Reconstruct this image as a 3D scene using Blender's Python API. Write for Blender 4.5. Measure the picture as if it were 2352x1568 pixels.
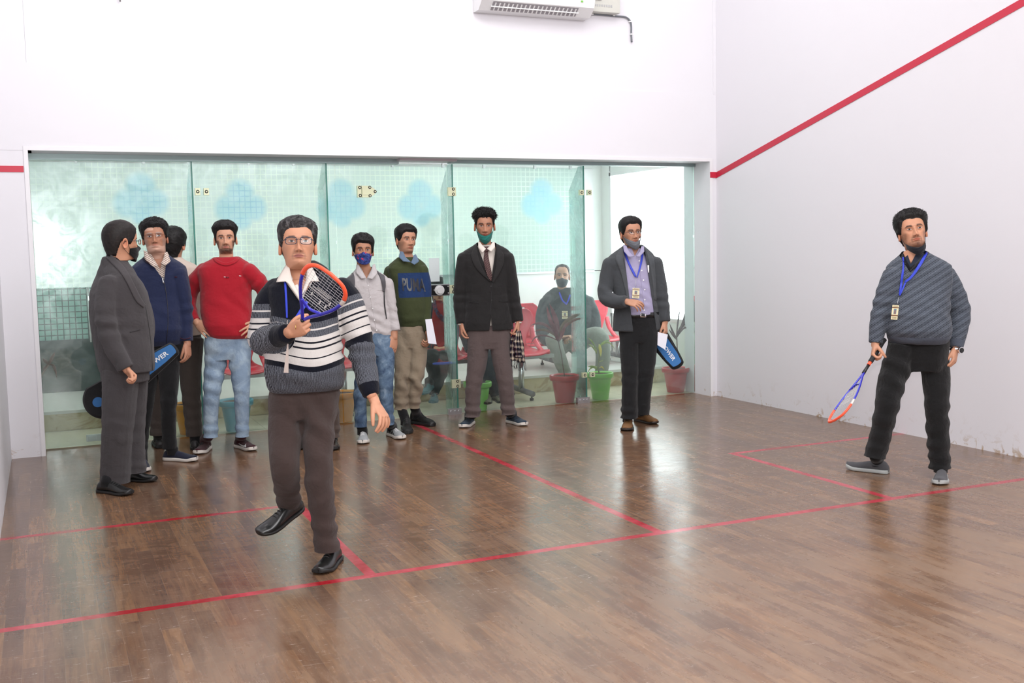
import bpy, bmesh, math, random
import numpy as np
from mathutils import Vector, Matrix
from mathutils.bvhtree import BVHTree
random.seed(7); RNG = np.random.RandomState(7)
for o in list(bpy.data.objects): bpy.data.objects.remove(o)
SC = bpy.context.scene; COL = SC.collection
A = np.array
def nrm(v):
    v = np.asarray(v, float); return v/(np.linalg.norm(v)+1e-12)
# ---------------- camera ----------------
CAM = A([-2.8806, -8.696, 1.4965]); YAW, PITCH, ROLL, FPX = .4156, -.0879, -.0208, 2434.2
FW = A([math.sin(YAW)*math.cos(PITCH), math.cos(YAW)*math.cos(PITCH), math.sin(PITCH)])
_r = nrm(np.cross(FW, [0, 0, 1])); _u = np.cross(_r, FW)
RT = _r*math.cos(ROLL)+_u*math.sin(ROLL); UP = -_r*math.sin(ROLL)+_u*math.cos(ROLL)
cam = bpy.data.cameras.new('camera'); co = bpy.data.objects.new('camera', cam); COL.objects.link(co)
cam.sensor_width = 36; cam.lens = FPX*36/2352; cam.clip_start = .05; cam.clip_end = 100
co.matrix_world = Matrix(((RT[0], UP[0], -FW[0], CAM[0]), (RT[1], UP[1], -FW[1], CAM[1]), (RT[2], UP[2], -FW[2], CAM[2]), (0, 0, 0, 1)))
SC.camera = co
# ---------------- world, lights, exposure ----------------
w = bpy.data.worlds.new('world'); SC.world = w; w.use_nodes = True
bg = w.node_tree.nodes['Background']; bg.inputs[0].default_value = (.9, .95, 1, 1); bg.inputs[1].default_value = 1.0
SC.view_settings.view_transform = 'Standard'; SC.view_settings.look = 'None'
SC.view_settings.exposure = 0.15; SC.view_settings.gamma = 1
def area(name, loc, target, sx, sy, power, col=(1, 1, 1)):
    l = bpy.data.lights.new(name, 'AREA'); l.shape = 'RECTANGLE'; l.size = sx; l.size_y = sy; l.energy = power; l.color = col
    o = bpy.data.objects.new(name, l); COL.objects.link(o); o.location = loc
    o.rotation_euler = (Vector(target)-Vector(loc)).to_track_quat('-Z', 'Y').to_euler(); return o
area('camera_flash', CAM+A([0, 0, .16])+FW*.02, CAM+FW*8+A([0, 0, .2]), .09, .05, 62, (1, .98, .96))
area('court_lamp_and_fill', (-.2, -2.3, 5.3), (0, .2, 2.6), 4.5, 1.6, 88, (1, .99, 1))
area('court_lamp_and_fill', (-.2, -5.2, 5.4), (0, -4.6, 0), 4.5, 2.2, 60, (1, .99, 1))
area('court_lamp_and_fill', (-.2, -8.9, 4.2), (.4, -2.0, 1.2), 4.5, 1.8, 205, (1, .99, 1))  # unseen soft fill above the camera, lowered and boosted to brighten faces
area('gallery_lamp', (-.8, 1.25, 2.7), (-.8, 1.3, 0), 4.2, .5, 26, (1, 1, .97))
area('gallery_lamp', (2.2, 1.4, 2.7), (2.2, 1.4, 0), 1.6, .6, 9, (1, 1, .97))

# ---------------- pixel -> world helpers ----------------
def ray(x, y): return FW+RT*(x-1176)/FPX-UP*(y-784)/FPX
def atz(x, y, z=0.): d = ray(x, y); return CAM+d*(z-CAM[2])/d[2]
def aty(x, y, Y=0.): d = ray(x, y); return CAM+d*(Y-CAM[1])/d[1]
def atx(x, y, X=0.): d = ray(x, y); return CAM+d*(X-CAM[0])/d[0]
def atd(x, y, d): return CAM+ray(x, y)*d
def depth(p): return float((A(p)-CAM)@FW)

# ---------------- tagging / objects ----------------
def tag(o, label=None, cat=None, group=None, kind=None):
    if label: o['label'] = label
    if cat: o['category'] = cat
    if group: o['group'] = group
    if kind: o['kind'] = kind
    return o
def empty(name, loc, label=None, cat=None, group=None):
    o = bpy.data.objects.new(name, None); COL.objects.link(o); o.location = tuple(loc); o.empty_display_size = .1
    return tag(o, label, cat, group)
def mk(name, V, F, mat, parent=None, smooth=True, attrs=None):
    me = bpy.data.meshes.new(name)
    V = np.asarray(V, float)
    me.from_pydata([tuple(v) for v in V], [], [tuple(int(i) for i in f) for f in F])
    mats = mat if isinstance(mat, (list, tuple)) else [mat]
    for m in mats:
        if m: me.materials.append(m)
    if smooth: me.polygons.foreach_set('use_smooth', [True]*len(me.polygons))
    if attrs:
        for k, a in attrs.items():
            a = np.asarray(a, float)
            if a.ndim == 2:
                at = me.color_attributes.new(k, 'FLOAT_COLOR', 'POINT')
                c = np.ones((len(V), 4)); c[:, :3] = a[:, :3]; at.data.foreach_set('color', c.ravel())
            else:
                at = me.attributes.new(k, 'FLOAT', 'POINT'); at.data.foreach_set('value', a)
    me.update()
    o = bpy.data.objects.new(name, me); COL.objects.link(o)
    if parent:
        o.parent = parent
        o.matrix_parent_inverse = Matrix.Translation(tuple(-A(parent_loc(parent))))
    return o
def parent_loc(p):
    return A(p.location)      # meshes carry world coordinates (location 0), things' empties sit at their base
class MB:
    def __init__(s): s.V = []; s.F = []; s.M = []; s.n = 0
    def add(s, V, F, m=0):
        V = np.asarray(V, float).reshape(-1, 3)
        s.V.append(V); s.F += [[i+s.n for i in f] for f in F]; s.M += [m]*len(F); s.n += len(V); return s
    def box(s, a, b, m=0, R=None, c=None):
        a = A(a, float); b = A(b, float)
        P = A([[x, y, z] for x in (a[0], b[0]) for y in (a[1], b[1]) for z in (a[2], b[2])])
        if R is not None:
            c = A(c, float) if c is not None else (a+b)/2
            P = (P-c)@A(R).T+c
        return s.add(P, [(0, 1, 3, 2), (4, 6, 7, 5), (0, 4, 5, 1), (2, 3, 7, 6), (0, 2, 6, 4), (1, 5, 7, 3)], m)
    def tube(s, P, r, n=10, m=0, cap=True):
        V, F = tube(P, r, n, cap=cap); return s.add(V, F, m)
    def build(s, name, mat, parent=None, smooth=False, bevel=0, seg=2):
        o = mk(name, np.concatenate(s.V), s.F, mat, parent, smooth)
        o.data.polygons.foreach_set('material_index', s.M)
        if bevel:
            b = o.modifiers.new('bevel', 'BEVEL'); b.width = bevel; b.segments = seg; b.limit_method = 'ANGLE'
            o.data.polygons.foreach_set('use_smooth', [True]*len(o.data.polygons))
            b.harden_normals = True
        return o
def frames(P):
    P = np.asarray(P, float); n = len(P)
    T = np.gradient(P, axis=0); T = T/(np.linalg.norm(T, axis=1)[:, None]+1e-12)
    up = A([0, 0, 1.]) if abs(T[0][2]) < .9 else A([0, 1., 0])
    N = [nrm(np.cross(np.cross(T[0], up), T[0]))]
    for i in range(1, n):
        v = N[-1]-T[i]*(N[-1]@T[i]); N.append(nrm(v))
    N = A(N); B = np.cross(T, N); return T, N, B
def catmull(P, k=6):
    P = np.asarray(P, float); out = []
    Q = np.vstack([2*P[0]-P[1], P, 2*P[-1]-P[-2]])
    for i in range(1, len(Q)-2):
        for j in range(k):
            t = j/k
            out.append(.5*((2*Q[i])+(-Q[i-1]+Q[i+1])*t+(2*Q[i-1]-5*Q[i]+4*Q[i+1]-Q[i+2])*t*t+(-Q[i-1]+3*Q[i]-3*Q[i+1]+Q[i+2])*t**3))
    out.append(P[-1]); return A(out)
def loft(rings, cap=True, closed=False):
    n = len(rings[0]); V = np.vstack(rings); F = []
    m = len(rings)
    for i in range(m if closed else m-1):
        a = i*n; b = ((i+1) % m)*n
        for j in range(n):
            k = (j+1) % n; F.append((a+j, a+k, b+k, b+j))
    if cap and not closed:
        V = np.vstack([V, rings[0].mean(0), rings[-1].mean(0)]); c0 = m*n; c1 = c0+1
        for j in range(n):
            k = (j+1) % n; F.append((c0, k, j)); F.append((c1, (m-1)*n+j, (m-1)*n+k))
    return V, F
def tube(P, r, n=12, cap=True, round_=False, ref=None, asp=1., closed=False):
    P = np.asarray(P, float); r = np.ones(len(P))*r if np.isscalar(r) else np.asarray(r, float)
    if round_:
        T0 = nrm(P[0]-P[1]); T1 = nrm(P[-1]-P[-2]); a = []; ra = []; b = []; rb = []
        for q in (.98, .8, .5):
            a.append(P[0]+T0*r[0]*q); ra.append(r[0]*math.sqrt(1-q*q)); b.insert(0, P[-1]+T1*r[-1]*q); rb.insert(0, r[-1]*math.sqrt(1-q*q))
        if round_ == 'start': b = np.zeros((0, 3)); rb = []; a = [P[0]+(x-P[0])*.72 for x in a]
        P = np.vstack([a, P, b]); r = np.concatenate([ra, r, rb])
    T, N, B = frames(P)
    if ref is not None:
        N = A([nrm(A(ref)-t*(A(ref)@t)) for t in T]); B = np.cross(T, N)
    th = np.arange(n)*2*math.pi/n
    rings = [P[i]+r[i]*(np.cos(th)[:, None]*N[i]*asp+np.sin(th)[:, None]*B[i]) for i in range(len(P))]
    return loft(rings, cap, closed)
def sph(c, r, n=12, m=8, R=None):
    r = A(r)*np.ones(3); rings = []
    for i in range(m+1):
        p = math.pi*(i+.001)/(m+.002); th = np.arange(n)*2*math.pi/n
        q = np.stack([np.cos(th)*math.sin(p), np.sin(th)*math.sin(p), np.ones(n)*math.cos(p)], 1)*r
        if R is not None: q = q@A(R).T
        rings.append(q[::-1]+A(c))
    return loft(rings, True)

# ---------------- materials ----------------
class NT:
    def __init__(s, name):
        s.m = bpy.data.materials.new(name); s.m.use_nodes = True; s.t = s.m.node_tree; s.t.nodes.clear()
        s.out = s.n('ShaderNodeOutputMaterial')
    def n(s, typ, **k):
        nd = s.t.nodes.new(typ)
        for a, b in k.items(): setattr(nd, a, b)
        return nd
    def set(s, sock, v):
        if isinstance(v, bpy.types.NodeSocket): s.t.links.new(v, sock)
        elif v is not None:
            if hasattr(sock, 'default_value') and not np.isscalar(v) and len(v) == 3 and sock.type == 'RGBA': v = (*v, 1)
            sock.default_value = v
    def math(s, op, a, b=0., c=None):
        nd = s.n('ShaderNodeMath', operation=op); s.set(nd.inputs[0], a); s.set(nd.inputs[1], b)
        if c is not None: s.set(nd.inputs[2], c)
        return nd.outputs[0]
    def mix(s, f, a, b, blend='MIX'):
        nd = s.n('ShaderNodeMix', data_type='RGBA', blend_type=blend); s.set(nd.inputs[0], f); s.set(nd.inputs[6], a); s.set(nd.inputs[7], b); return nd.outputs[2]
    def noise(s, vec=None, scale=5., detail=4., rough=.55, dist=0., out=0):
        nd = s.n('ShaderNodeTexNoise'); s.set(nd.inputs['Vector'], vec); s.set(nd.inputs['Scale'], scale); s.set(nd.inputs['Detail'], detail)
        s.set(nd.inputs['Roughness'], rough); s.set(nd.inputs['Distortion'], dist); return nd.outputs[out]
    def ramp(s, f, stops, interp='LINEAR'):
        nd = s.n('ShaderNodeValToRGB'); cr = nd.color_ramp; cr.interpolation = interp
        while len(cr.elements) < len(stops): cr.elements.new(.5)
        for e, (p, c) in zip(cr.elements, stops):
            e.position = p; e.color = (*c, 1) if not np.isscalar(c) else (c, c, c, 1)
        s.set(nd.inputs[0], f); return nd.outputs[0]
    def geo(s): return s.n('ShaderNodeNewGeometry').outputs['Position']
    def attr(s, name, out='Fac'): return s.n('ShaderNodeAttribute', attribute_name=name).outputs[out]
    def xyz(s, v):
        nd = s.n('ShaderNodeSeparateXYZ'); s.set(nd.inputs[0], v); return nd.outputs
    def comb(s, x=0., y=0., z=0.):
        nd = s.n('ShaderNodeCombineXYZ'); s.set(nd.inputs[0], x); s.set(nd.inputs[1], y); s.set(nd.inputs[2], z); return nd.outputs[0]
    def bump(s, h, st=.3, d=.01):
        nd = s.n('ShaderNodeBump'); s.set(nd.inputs['Height'], h); s.set(nd.inputs['Strength'], st); s.set(nd.inputs['Distance'], d); return nd.outputs[0]
    def bsdf(s, col, rough=.6, nor=None, spec=.5, metal=0., sheen=0., emis=None, est=0., coat=0., sss=0.):
        b = s.n('ShaderNodeBsdfPrincipled'); s.set(b.inputs['Base Color'], col); s.set(b.inputs['Roughness'], rough)
        if nor is not None: s.set(b.inputs['Normal'], nor)
        s.set(b.inputs['Specular IOR Level'], spec); s.set(b.inputs['Metallic'], metal); s.set(b.inputs['Sheen Weight'], sheen)
        s.set(b.inputs['Coat Weight'], coat)
        if emis is not None: s.set(b.inputs['Emission Color'], emis); s.set(b.inputs['Emission Strength'], est)
        if sss: s.set(b.inputs['Subsurface Weight'], sss); b.inputs['Subsurface Radius'].default_value = (.012, .005, .003)
        return b.outputs[0]
    def fin(s, sh): s.t.links.new(sh, s.out.inputs[0]); return s.m
def srgb(r, g, b):
    f = lambda c: c/255/12.92 if c/255 <= .04045 else ((c/255+.055)/1.055)**2.4
    return (f(r), f(g), f(b))
_mc = {}
def plain(name, col, rough=.5, metal=0., spec=.5, coat=0.):
    if name in _mc: return _mc[name]
    t = NT(name); n = t.noise(t.geo(), 40., 3.)
    c = t.mix(t.math('MULTIPLY', n, .18), col, tuple(x*.75 for x in col))
    _mc[name] = t.fin(t.bsdf(c, rough, None, spec, metal, 0, coat=coat)); return _mc[name]
def fabric(name, col, rough=.9, weave=900., wr=.35, sheen=.15, var=.25, spec=.25):
    if name in _mc: return _mc[name]
    lum = sum(col)/3; col = tuple(x*(.62 if lum < .1 else .74 if lum < .35 else .84) for x in col)
    t = NT(name); g = t.geo(); n = t.noise(g, 14., 5., .6); n2 = t.noise(g, weave, 2.); n3 = t.noise(g, 5., 4., .6, .8)
    c = t.mix(t.math('MULTIPLY', n2, var), col, tuple(x*.55 for x in col))
    c = t.mix(t.math('MULTIPLY', n, .15), c, tuple(min(1, x*1.5+.01) for x in col))
    n4 = t.noise(t.comb(t.math('MULTIPLY', t.xyz(g)[0], 7.), t.math('MULTIPLY', t.xyz(g)[1], 7.), t.math('MULTIPLY', t.xyz(g)[2], 16.)), 1., 3., .5, .6)
    h = t.math('ADD', t.math('MULTIPLY', n2, .08), t.math('ADD', t.math('MULTIPLY', n, .3), t.math('ADD', t.math('MULTIPLY', n3, 1.), t.math('MULTIPLY', n4, .3))))
    _mc[name] = t.fin(t.bsdf(c, rough, t.bump(h, min(1., wr*1.5), .03), spec, 0, sheen)); return _mc[name]
def wall_mat(name, col, rough=.45, stain=.0):
    t = NT(name); g = t.geo(); n = t.noise(g, 3., 5., .6); n2 = t.noise(g, 60., 3.)
    c = t.mix(t.math('MULTIPLY', n, .1), col, tuple(x*.88 for x in col))
    if stain:
        z = t.xyz(g)[2]; lo = t.ramp(t.math('MULTIPLY', z, 4.), [(0., 1.), (.35, .15), (1., 0.)])
        sp = t.ramp(t.noise(g, 7., 5., .7, 1.2), [(.0, 0.), (.56, 0.), (.62, 1.), (1., 1.)])
        c = t.mix(t.math('MULTIPLY', t.math('MULTIPLY', lo, sp), stain), c, srgb(176, 150, 118))
    return t.fin(t.bsdf(c, rough, t.bump(t.math('ADD', n, t.math('MULTIPLY', n2, .2)), .08, .01), .3))
M_WALL = wall_mat('white_plaster', (.80, .79, .825), .5, .9)
M_WALL2 = wall_mat('gallery_plaster', (.80, .83, .80), .5, .0)
M_CEIL = wall_mat('ceiling_paint', (.85, .85, .85), .7)
def floor_mat():
    t = NT('varnished_wood_floor'); g = t.geo(); X, Y_, Z_ = t.xyz(g)
    bw = .072
    # boards run along y
    col = t.math('FLOOR', t.math('DIVIDE', X, bw)); fx = t.math('FRACT', t.math('DIVIDE', X, bw))
    wn = t.n('ShaderNodeTexWhiteNoise', noise_dimensions='1D'); t.set(wn.inputs['W'], col)
    yy = t.math('ADD', t.math('DIVIDE', Y_, .62), t.math('MULTIPLY', wn.outputs['Value'], 7.3))
    row = t.math('FLOOR', yy); fy = t.math('FRACT', yy)
    wn2 = t.n('ShaderNodeTexWhiteNoise', noise_dimensions='2D'); t.set(wn2.inputs['Vector'], t.comb(col, row))
    r = wn2.outputs['Value']
    base = t.ramp(r, [(0., srgb(96, 65, 43)), (.25, srgb(120, 84, 56)), (.5, srgb(92, 66, 52)), (.75, srgb(134, 97, 65)), (1., srgb(86, 60, 48))])
    gv = t.comb(t.math('MULTIPLY', X, 30.), t.math('MULTIPLY', Y_, 2.2), t.math('MULTIPLY', r, 9.))
    gr = t.noise(gv, 1.6, 6., .6, .6)
    base = t.mix(t.ramp(gr, [(0, 0.), (.4, 0.), (.6, .6), (1, .7)]), base, srgb(70, 44, 32), 'MIX')
    # dust film: chalky scuffs, swept in arcs where people play
    d1 = t.noise(t.comb(X, t.math('MULTIPLY', Y_, 1.3), 0.), 1.1, 5., .6, .7)
    d2 = t.mix(t.ramp(t.math('DIVIDE', t.math('ADD', Y_, 9.), 9.), [(0, 0.), (.45, 0.), (.65, 1.), (1, 1.)]), t.noise(t.comb(t.math('MULTIPLY', X, 5.), t.math('MULTIPLY', Y_, .8), 0.), 2.2, 7., .7, .3), t.noise(t.comb(t.math('MULTIPLY', X, 1.6), t.math('MULTIPLY', Y_, 3.2), 0.), 3.2, 7., .72, .9))
    near = t.ramp(t.math('DIVIDE', t.math('ADD', Y_, 9.), 9.), [(0., .95), (.42, .8), (.56, .45), (.8, .38), (1., .45)])
    dd = t.ramp(t.math('ADD', t.math('MULTIPLY', d1, .35), t.math('MULTIPLY', d2, .65)), [(0., 0.), (.43, .08), (.55, .8), (1., 1.)])
    dust = t.math('MULTIPLY', t.math('ADD', t.math('MULTIPLY', dd, .8), .4), near)
    side = t.ramp(t.math('DIVIDE', t.math('ADD', X, 3.2), 6.4), [(0., .5), (.1, .85), (.6, 1.), (.85, 1.25), (1., 1.15)])
    dust = t.math('MINIMUM', t.math('MULTIPLY', dust, side), 1.)
    c = t.mix(t.math('MULTIPLY', dust, .6), base, srgb(166, 140, 116))
    # red-brown smears where the dust was rubbed off
    sm = t.ramp(t.noise(t.comb(t.math('MULTIPLY', X, 2.), Y_, 3.), 2.6, 6., .7, 2.), [(0., 0.), (.57, 0.), (.66, .4), (1., .45)])
    c = t.mix(t.math('MULTIPLY', sm, .8), c, srgb(108, 70, 44))
    e1 = t.math('LESS_THAN', t.math('MINIMUM', fx, t.math('SUBTRACT', 1., fx)), .016)
    e2 = t.math('LESS_THAN', t.math('MINIMUM', fy, t.math('SUBTRACT', 1., fy)), .0035)
    edge = t.math('MULTIPLY', t.math('MAXIMUM', e1, e2), t.ramp(t.noise(g, 2.4, 3.), [(0, 0.), (.45, .15), (.7, .8), (1, .8)]))
    c = t.mix(t.math('MULTIPLY', edge, .5), c, t.mix(t.noise(g, 1.5, 2.), srgb(50, 34, 26), srgb(190, 170, 150)))
    scr = t.ramp(t.noise(t.comb(t.math('MULTIPLY', X, 3.), t.math('MULTIPLY', Y_, 14.), 1.), 2., 8., .8, 3.), [(0, 0.), (.60, 0.), (.66, .7), (.72, 0.), (1, 0.)])
    c = t.mix(t.math('MULTIPLY', scr, .7), c, srgb(205, 190, 175))
    # painted red court lines
    def box(x0, x1, y0, y1):
        a = t.math('MULTIPLY', t.math('GREATER_THAN', X, x0), t.math('LESS_THAN', X, x1))
        return t.math('MULTIPLY', a, t.math('MULTIPLY', t.math('GREATER_THAN', Y_, y0), t.math('LESS_THAN', Y_, y1)))
    L = .026
    ln = box(-3.3, 3.3, -4.04-L, -4.04+L)
    for b in (box(-L, L, -4.04, .25), box(-1.56-L, -1.56+L, -4.04, -2.49+L), box(-3.3, -1.56, -2.49-L*.0-L, -2.49+L), box(1.57-L, 1.57+L, -4.04, -2.48+L), box(1.57, 3.3, -2.48-L, -2.48+L)):
        ln = t.math('MAXIMUM', ln, b)
    red = t.mix(t.ramp(t.noise(g, 2.3, 5., .7), [(0, 0.), (.42, .0), (.6, 1.), (1, 1.)]), srgb(158, 8, 26), srgb(196, 70, 84))
    c = t.mix(t.math('MULTIPLY', ln, .95), c, red)
    rough = t.math('ADD', t.math('ADD', .15, t.math('MULTIPLY', dust, .22)), t.math('MULTIPLY', scr, .1))
    hb = t.math('ADD', t.math('MULTIPLY', gr, .25), t.math('MULTIPLY', t.noise(t.comb(t.math('MULTIPLY', X, 7.), t.math('MULTIPLY', Y_, 22.), 0.), 1., 4., .6), 1.))
    hb = t.math('SUBTRACT', hb, t.math('MULTIPLY', edge, .6))
    return t.fin(t.bsdf(c, rough, t.bump(hb, .16, .004), .55))
M_FLOOR = floor_mat()
def glass_mat(name, tint=(.93, .978, .965), refl=1., haze=0.03, rough=.0, smudge=0.):
    t = NT(name); tr = t.n('ShaderNodeBsdfTransparent'); t.set(tr.inputs[0], tint)
    gl = t.n('ShaderNodeBsdfGlossy'); gl.inputs['Roughness'].default_value = rough; t.set(gl.inputs[0], (.92, 1, .98))
    fr = t.n('ShaderNodeFresnel'); fr.inputs[0].default_value = 1.5
    mx = t.n('ShaderNodeMixShader'); t.set(mx.inputs[0], t.math('MULTIPLY', fr.outputs[0], refl)); t.set(mx.inputs[1], tr.outputs[0]); t.set(mx.inputs[2], gl.outputs[0])
    o = mx.outputs[0]
    if smudge:      # finger grease: a weak, broad reflection
        g2 = t.n('ShaderNodeBsdfGlossy'); g2.inputs['Roughness'].default_value = .2; t.set(g2.inputs[0], (.9, 1, 1))
        m3 = t.n('ShaderNodeMixShader'); t.set(m3.inputs[0], t.math('MULTIPLY', t.ramp(t.noise(t.geo(), 6., 8., .75, .8), [(0, .25), (.42, .3), (.6, 1.6), (1, 2.)]), smudge)); t.set(m3.inputs[1], o); t.set(m3.inputs[2], g2.outputs[0]); o = m3.outputs[0]
    if haze:
        df = t.n('ShaderNodeBsdfDiffuse'); t.set(df.inputs[0], (.8, .95, .93))
        m2 = t.n('ShaderNodeMixShader'); t.set(m2.inputs[0], t.math('MULTIPLY', t.ramp(t.noise(t.geo(), 2.2, 6., .7, 1.), [(0, .3), (.45, .4), (.7, 1.6), (1, 2.)]), haze)); t.set(m2.inputs[1], o); t.set(m2.inputs[2], df.outputs[0]); o = m2.outputs[0]
    return t.fin(o)
M_GLASS = glass_mat('clear_green_glass', haze=.028, smudge=.05)
M_FIN = glass_mat('fin_glass', (.86, .945, .93), 1.2, .42)
M_GEDGE = plain('glass_edge', srgb(64, 140, 126), .2)
M_STEEL = plain('brushed_steel', (.55, .56, .57), .3, .9)
M_CHROME = plain('chrome', (.8, .8, .82), .08, 1.)
M_RED = plain('red_line_paint', srgb(200, 40, 66), .4)
M_WHITE = plain('white_plastic', (.8, .8, .8), .35)
M_BLACK = plain('black_plastic', (.012, .012, .013), .3)
M_RUB = plain('black_rubber', (.02, .02, .02), .7)
M_TILE = None
def tile_mat():
    t = NT('cream_floor_tile'); g = t.geo(); b = t.n('ShaderNodeTexBrick'); t.set(b.inputs['Vector'], g); b.offset = 0
    b.inputs['Scale'].default_value = 1.; b.inputs['Brick Width'].default_value = .6; b.inputs['Row Height'].default_value = .6; b.inputs['Mortar Size'].default_value = .003
    n = t.noise(g, 4., 5.)
    c1 = t.mix(n, srgb(206, 202, 178), srgb(186, 182, 156)); t.set(b.inputs[1], c1); t.set(b.inputs[2], c1); t.set(b.inputs[3], srgb(150, 145, 125))
    return t.fin(t.bsdf(b.outputs[0], .28, None, .5))
M_TILE = tile_mat()
def riser_mat():
    t = NT('beige_marble'); g = t.geo(); n = t.noise(g, 2.5, 8., .7, 2.)
    return t.fin(t.bsdf(t.ramp(n, [(0, srgb(176, 158, 122)), (.5, srgb(198, 184, 150)), (.62, srgb(160, 138, 100)), (1, srgb(205, 192, 160))]), .3))
M_RISER = riser_mat()
def mosaic_mat():
    # frosted film of small squares on daylit glass, with pale blue flower shapes
    t = NT('frosted_square_film'); g = t.geo(); X, Y_, Z_ = t.xyz(g)
    c = .0565
    u = t.math('FRACT', t.math('DIVIDE', X, c)); v = t.math('FRACT', t.math('DIVIDE', Z_, c))
    e = t.math('MINIMUM', t.math('MINIMUM', u, t.math('SUBTRACT', 1., u)), t.math('MINIMUM', v, t.math('SUBTRACT', 1., v)))
    line = t.ramp(e, [(0, 1.), (.06, 1.), (.1, 0.), (1, 0.)])
    fade = t.ramp(t.noise(t.comb(X, 0., Z_), .9, 2.), [(0, .15), (.42, .2), (.6, .75), (1, .75)])
    fl = None
    for cx, cz in ((-1.93, 2.08), (-.95, 2.02), (.12, 2.03), (1.02, 2.03), (2.52, 2.05)):
        for dx, dz, r in ((0, .1, .15), (-.12, -.06, .15), (.13, -.05, .14), (0, -.16, .12)):
            dist = t.math('SQRT', t.math('ADD', t.math('POWER', t.math('SUBTRACT', X, cx+dx), 2.), t.math('POWER', t.math('SUBTRACT', Z_, cz+dz), 2.)))
            k = t.ramp(dist, [(0, 1.), (r*.75, .85), (r*1.15, 0.), (1, 0.)])
            fl = k if fl is None else t.math('MAXIMUM', fl, k)
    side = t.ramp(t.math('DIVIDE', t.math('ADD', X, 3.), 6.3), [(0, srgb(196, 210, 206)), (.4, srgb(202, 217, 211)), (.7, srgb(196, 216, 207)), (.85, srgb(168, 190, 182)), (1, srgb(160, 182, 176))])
    sq = t.mix(t.math('MULTIPLY', fl, .6), side, srgb(128, 196, 214))
    lc = t.mix(t.math('MULTIPLY', fl, .9), srgb(226, 238, 222), srgb(92, 166, 200))
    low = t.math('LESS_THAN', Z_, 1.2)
    lc = t.mix(low, lc, srgb(60, 74, 70)); sq = t.mix(low, sq, srgb(128, 168, 158))  # lower part: unlit look painted in, dark lines and duller cells
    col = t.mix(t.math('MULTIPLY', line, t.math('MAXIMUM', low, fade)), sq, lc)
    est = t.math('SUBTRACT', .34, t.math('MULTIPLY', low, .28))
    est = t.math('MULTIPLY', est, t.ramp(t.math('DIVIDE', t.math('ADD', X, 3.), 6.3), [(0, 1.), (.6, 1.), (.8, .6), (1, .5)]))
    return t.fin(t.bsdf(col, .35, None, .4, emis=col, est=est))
M_MOSAIC = mosaic_mat()
def emis(name, col, s):
    t = NT(name); e = t.n('ShaderNodeEmission'); t.set(e.inputs[0], col); e.inputs[1].default_value = s; return t.fin(e.outputs[0])
M_SKYW = emis('daylit_sky', (.93, .97, 1), 5.)

# ---------------- room ----------------
W = 3.161; YG = .27; OL, OR = -2.925, 3.085; OZ = 2.29
def struct(name, mb, mat, bevel=0):
    return tag(mb.build(name, mat, None, bevel=bevel), kind='structure')
struct('floor', MB().box((-W-.05, -9.8, -.1), (W+.05, YG+.035, 0)), M_FLOOR)
struct('wall_left', MB().box((-W-.2, -9.8, 0), (-W, .35, 5.7)), M_WALL)
mbw = MB().box((W, -9.8, 0), (W+.14, YG+.1, 5.7))
struct('wall_right', mbw, M_WALL)
struct('wall_front', MB().box((-W-.2, -10., 0), (W+.2, -9.8, 5.7)), M_WALL)
mb = MB(); mb.box((-W, 0, 0), (OL, .45, OZ)); mb.box((OR, 0, 0), (W, .45, OZ)); mb.box((-W, 0, OZ), (W, .45, 2.93))
mb.box((-W, -.003, 2.29), (-2.9, .45, 5.7)); mb.box((-2.8985, .005, 2.9306), (W-.03, .45, 5.7)); mb.box((W-.03, -.003, 2.93), (W, .45, 5.7))
struct('wall_back', mb, M_WALL)
struct('ceiling', MB().box((-W-.2, -10., 5.7), (W+.2, .45, 5.8)), M_CEIL)
# plaster reveal line round the opening
mb = MB(); mb.box((OL-.03, -.007, OZ), (OR+.03, .0, OZ+.03)); mb.box((OL-.03, -.007, 0), (OL, .0, OZ)); mb.box((OR, -.007, 0), (OR+.03, .0, OZ))
struct('trim_1', mb, wall_mat('reveal_plaster', (.84, .83, .85), .4))
# out line (red) on walls
mb = MB(); S_ = .2536
a0 = A([W-.006, 0, 2.13]); a1 = A([W-.006, -9.7, 2.13+9.7*S_])
V = [a0, a1, a1+A([0, 0, .055]), a0+A([0, 0, .055])]
mb.add(V+[p+A([.01, 0, 0]) for p in V], [(0, 1, 2, 3), (7, 6, 5, 4), (0, 3, 7, 4), (1, 5, 6, 2), (0, 4, 5, 1), (3, 2, 6, 7)])
mb.box((W-.075, -.010, 2.135), (W-.004, -.0, 2.19))
struct('trim_2', mb, M_RED)
mb = MB(); mb.box((-W, -.006, 2.13), (OL-.035, .0, 2.175)); struct('trim_3', mb, M_RED)
# aluminium header channel above glass
mb = MB(); mb.box((OL, YG-.03, OZ-.045), (.02, YG+.05, OZ)); mb.box((.5, YG-.03, OZ-.03), (OR, YG+.05, OZ)); struct('trim_4', mb, plain('anodised_channel', srgb(150, 168, 168), .35, .5))
mb = MB(); mb.box((.0, YG-.12, OZ-.02), (.53, YG+.08, OZ+.03)); struct('trim_5', mb, plain('door_header', srgb(190, 180, 186), .5))
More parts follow.
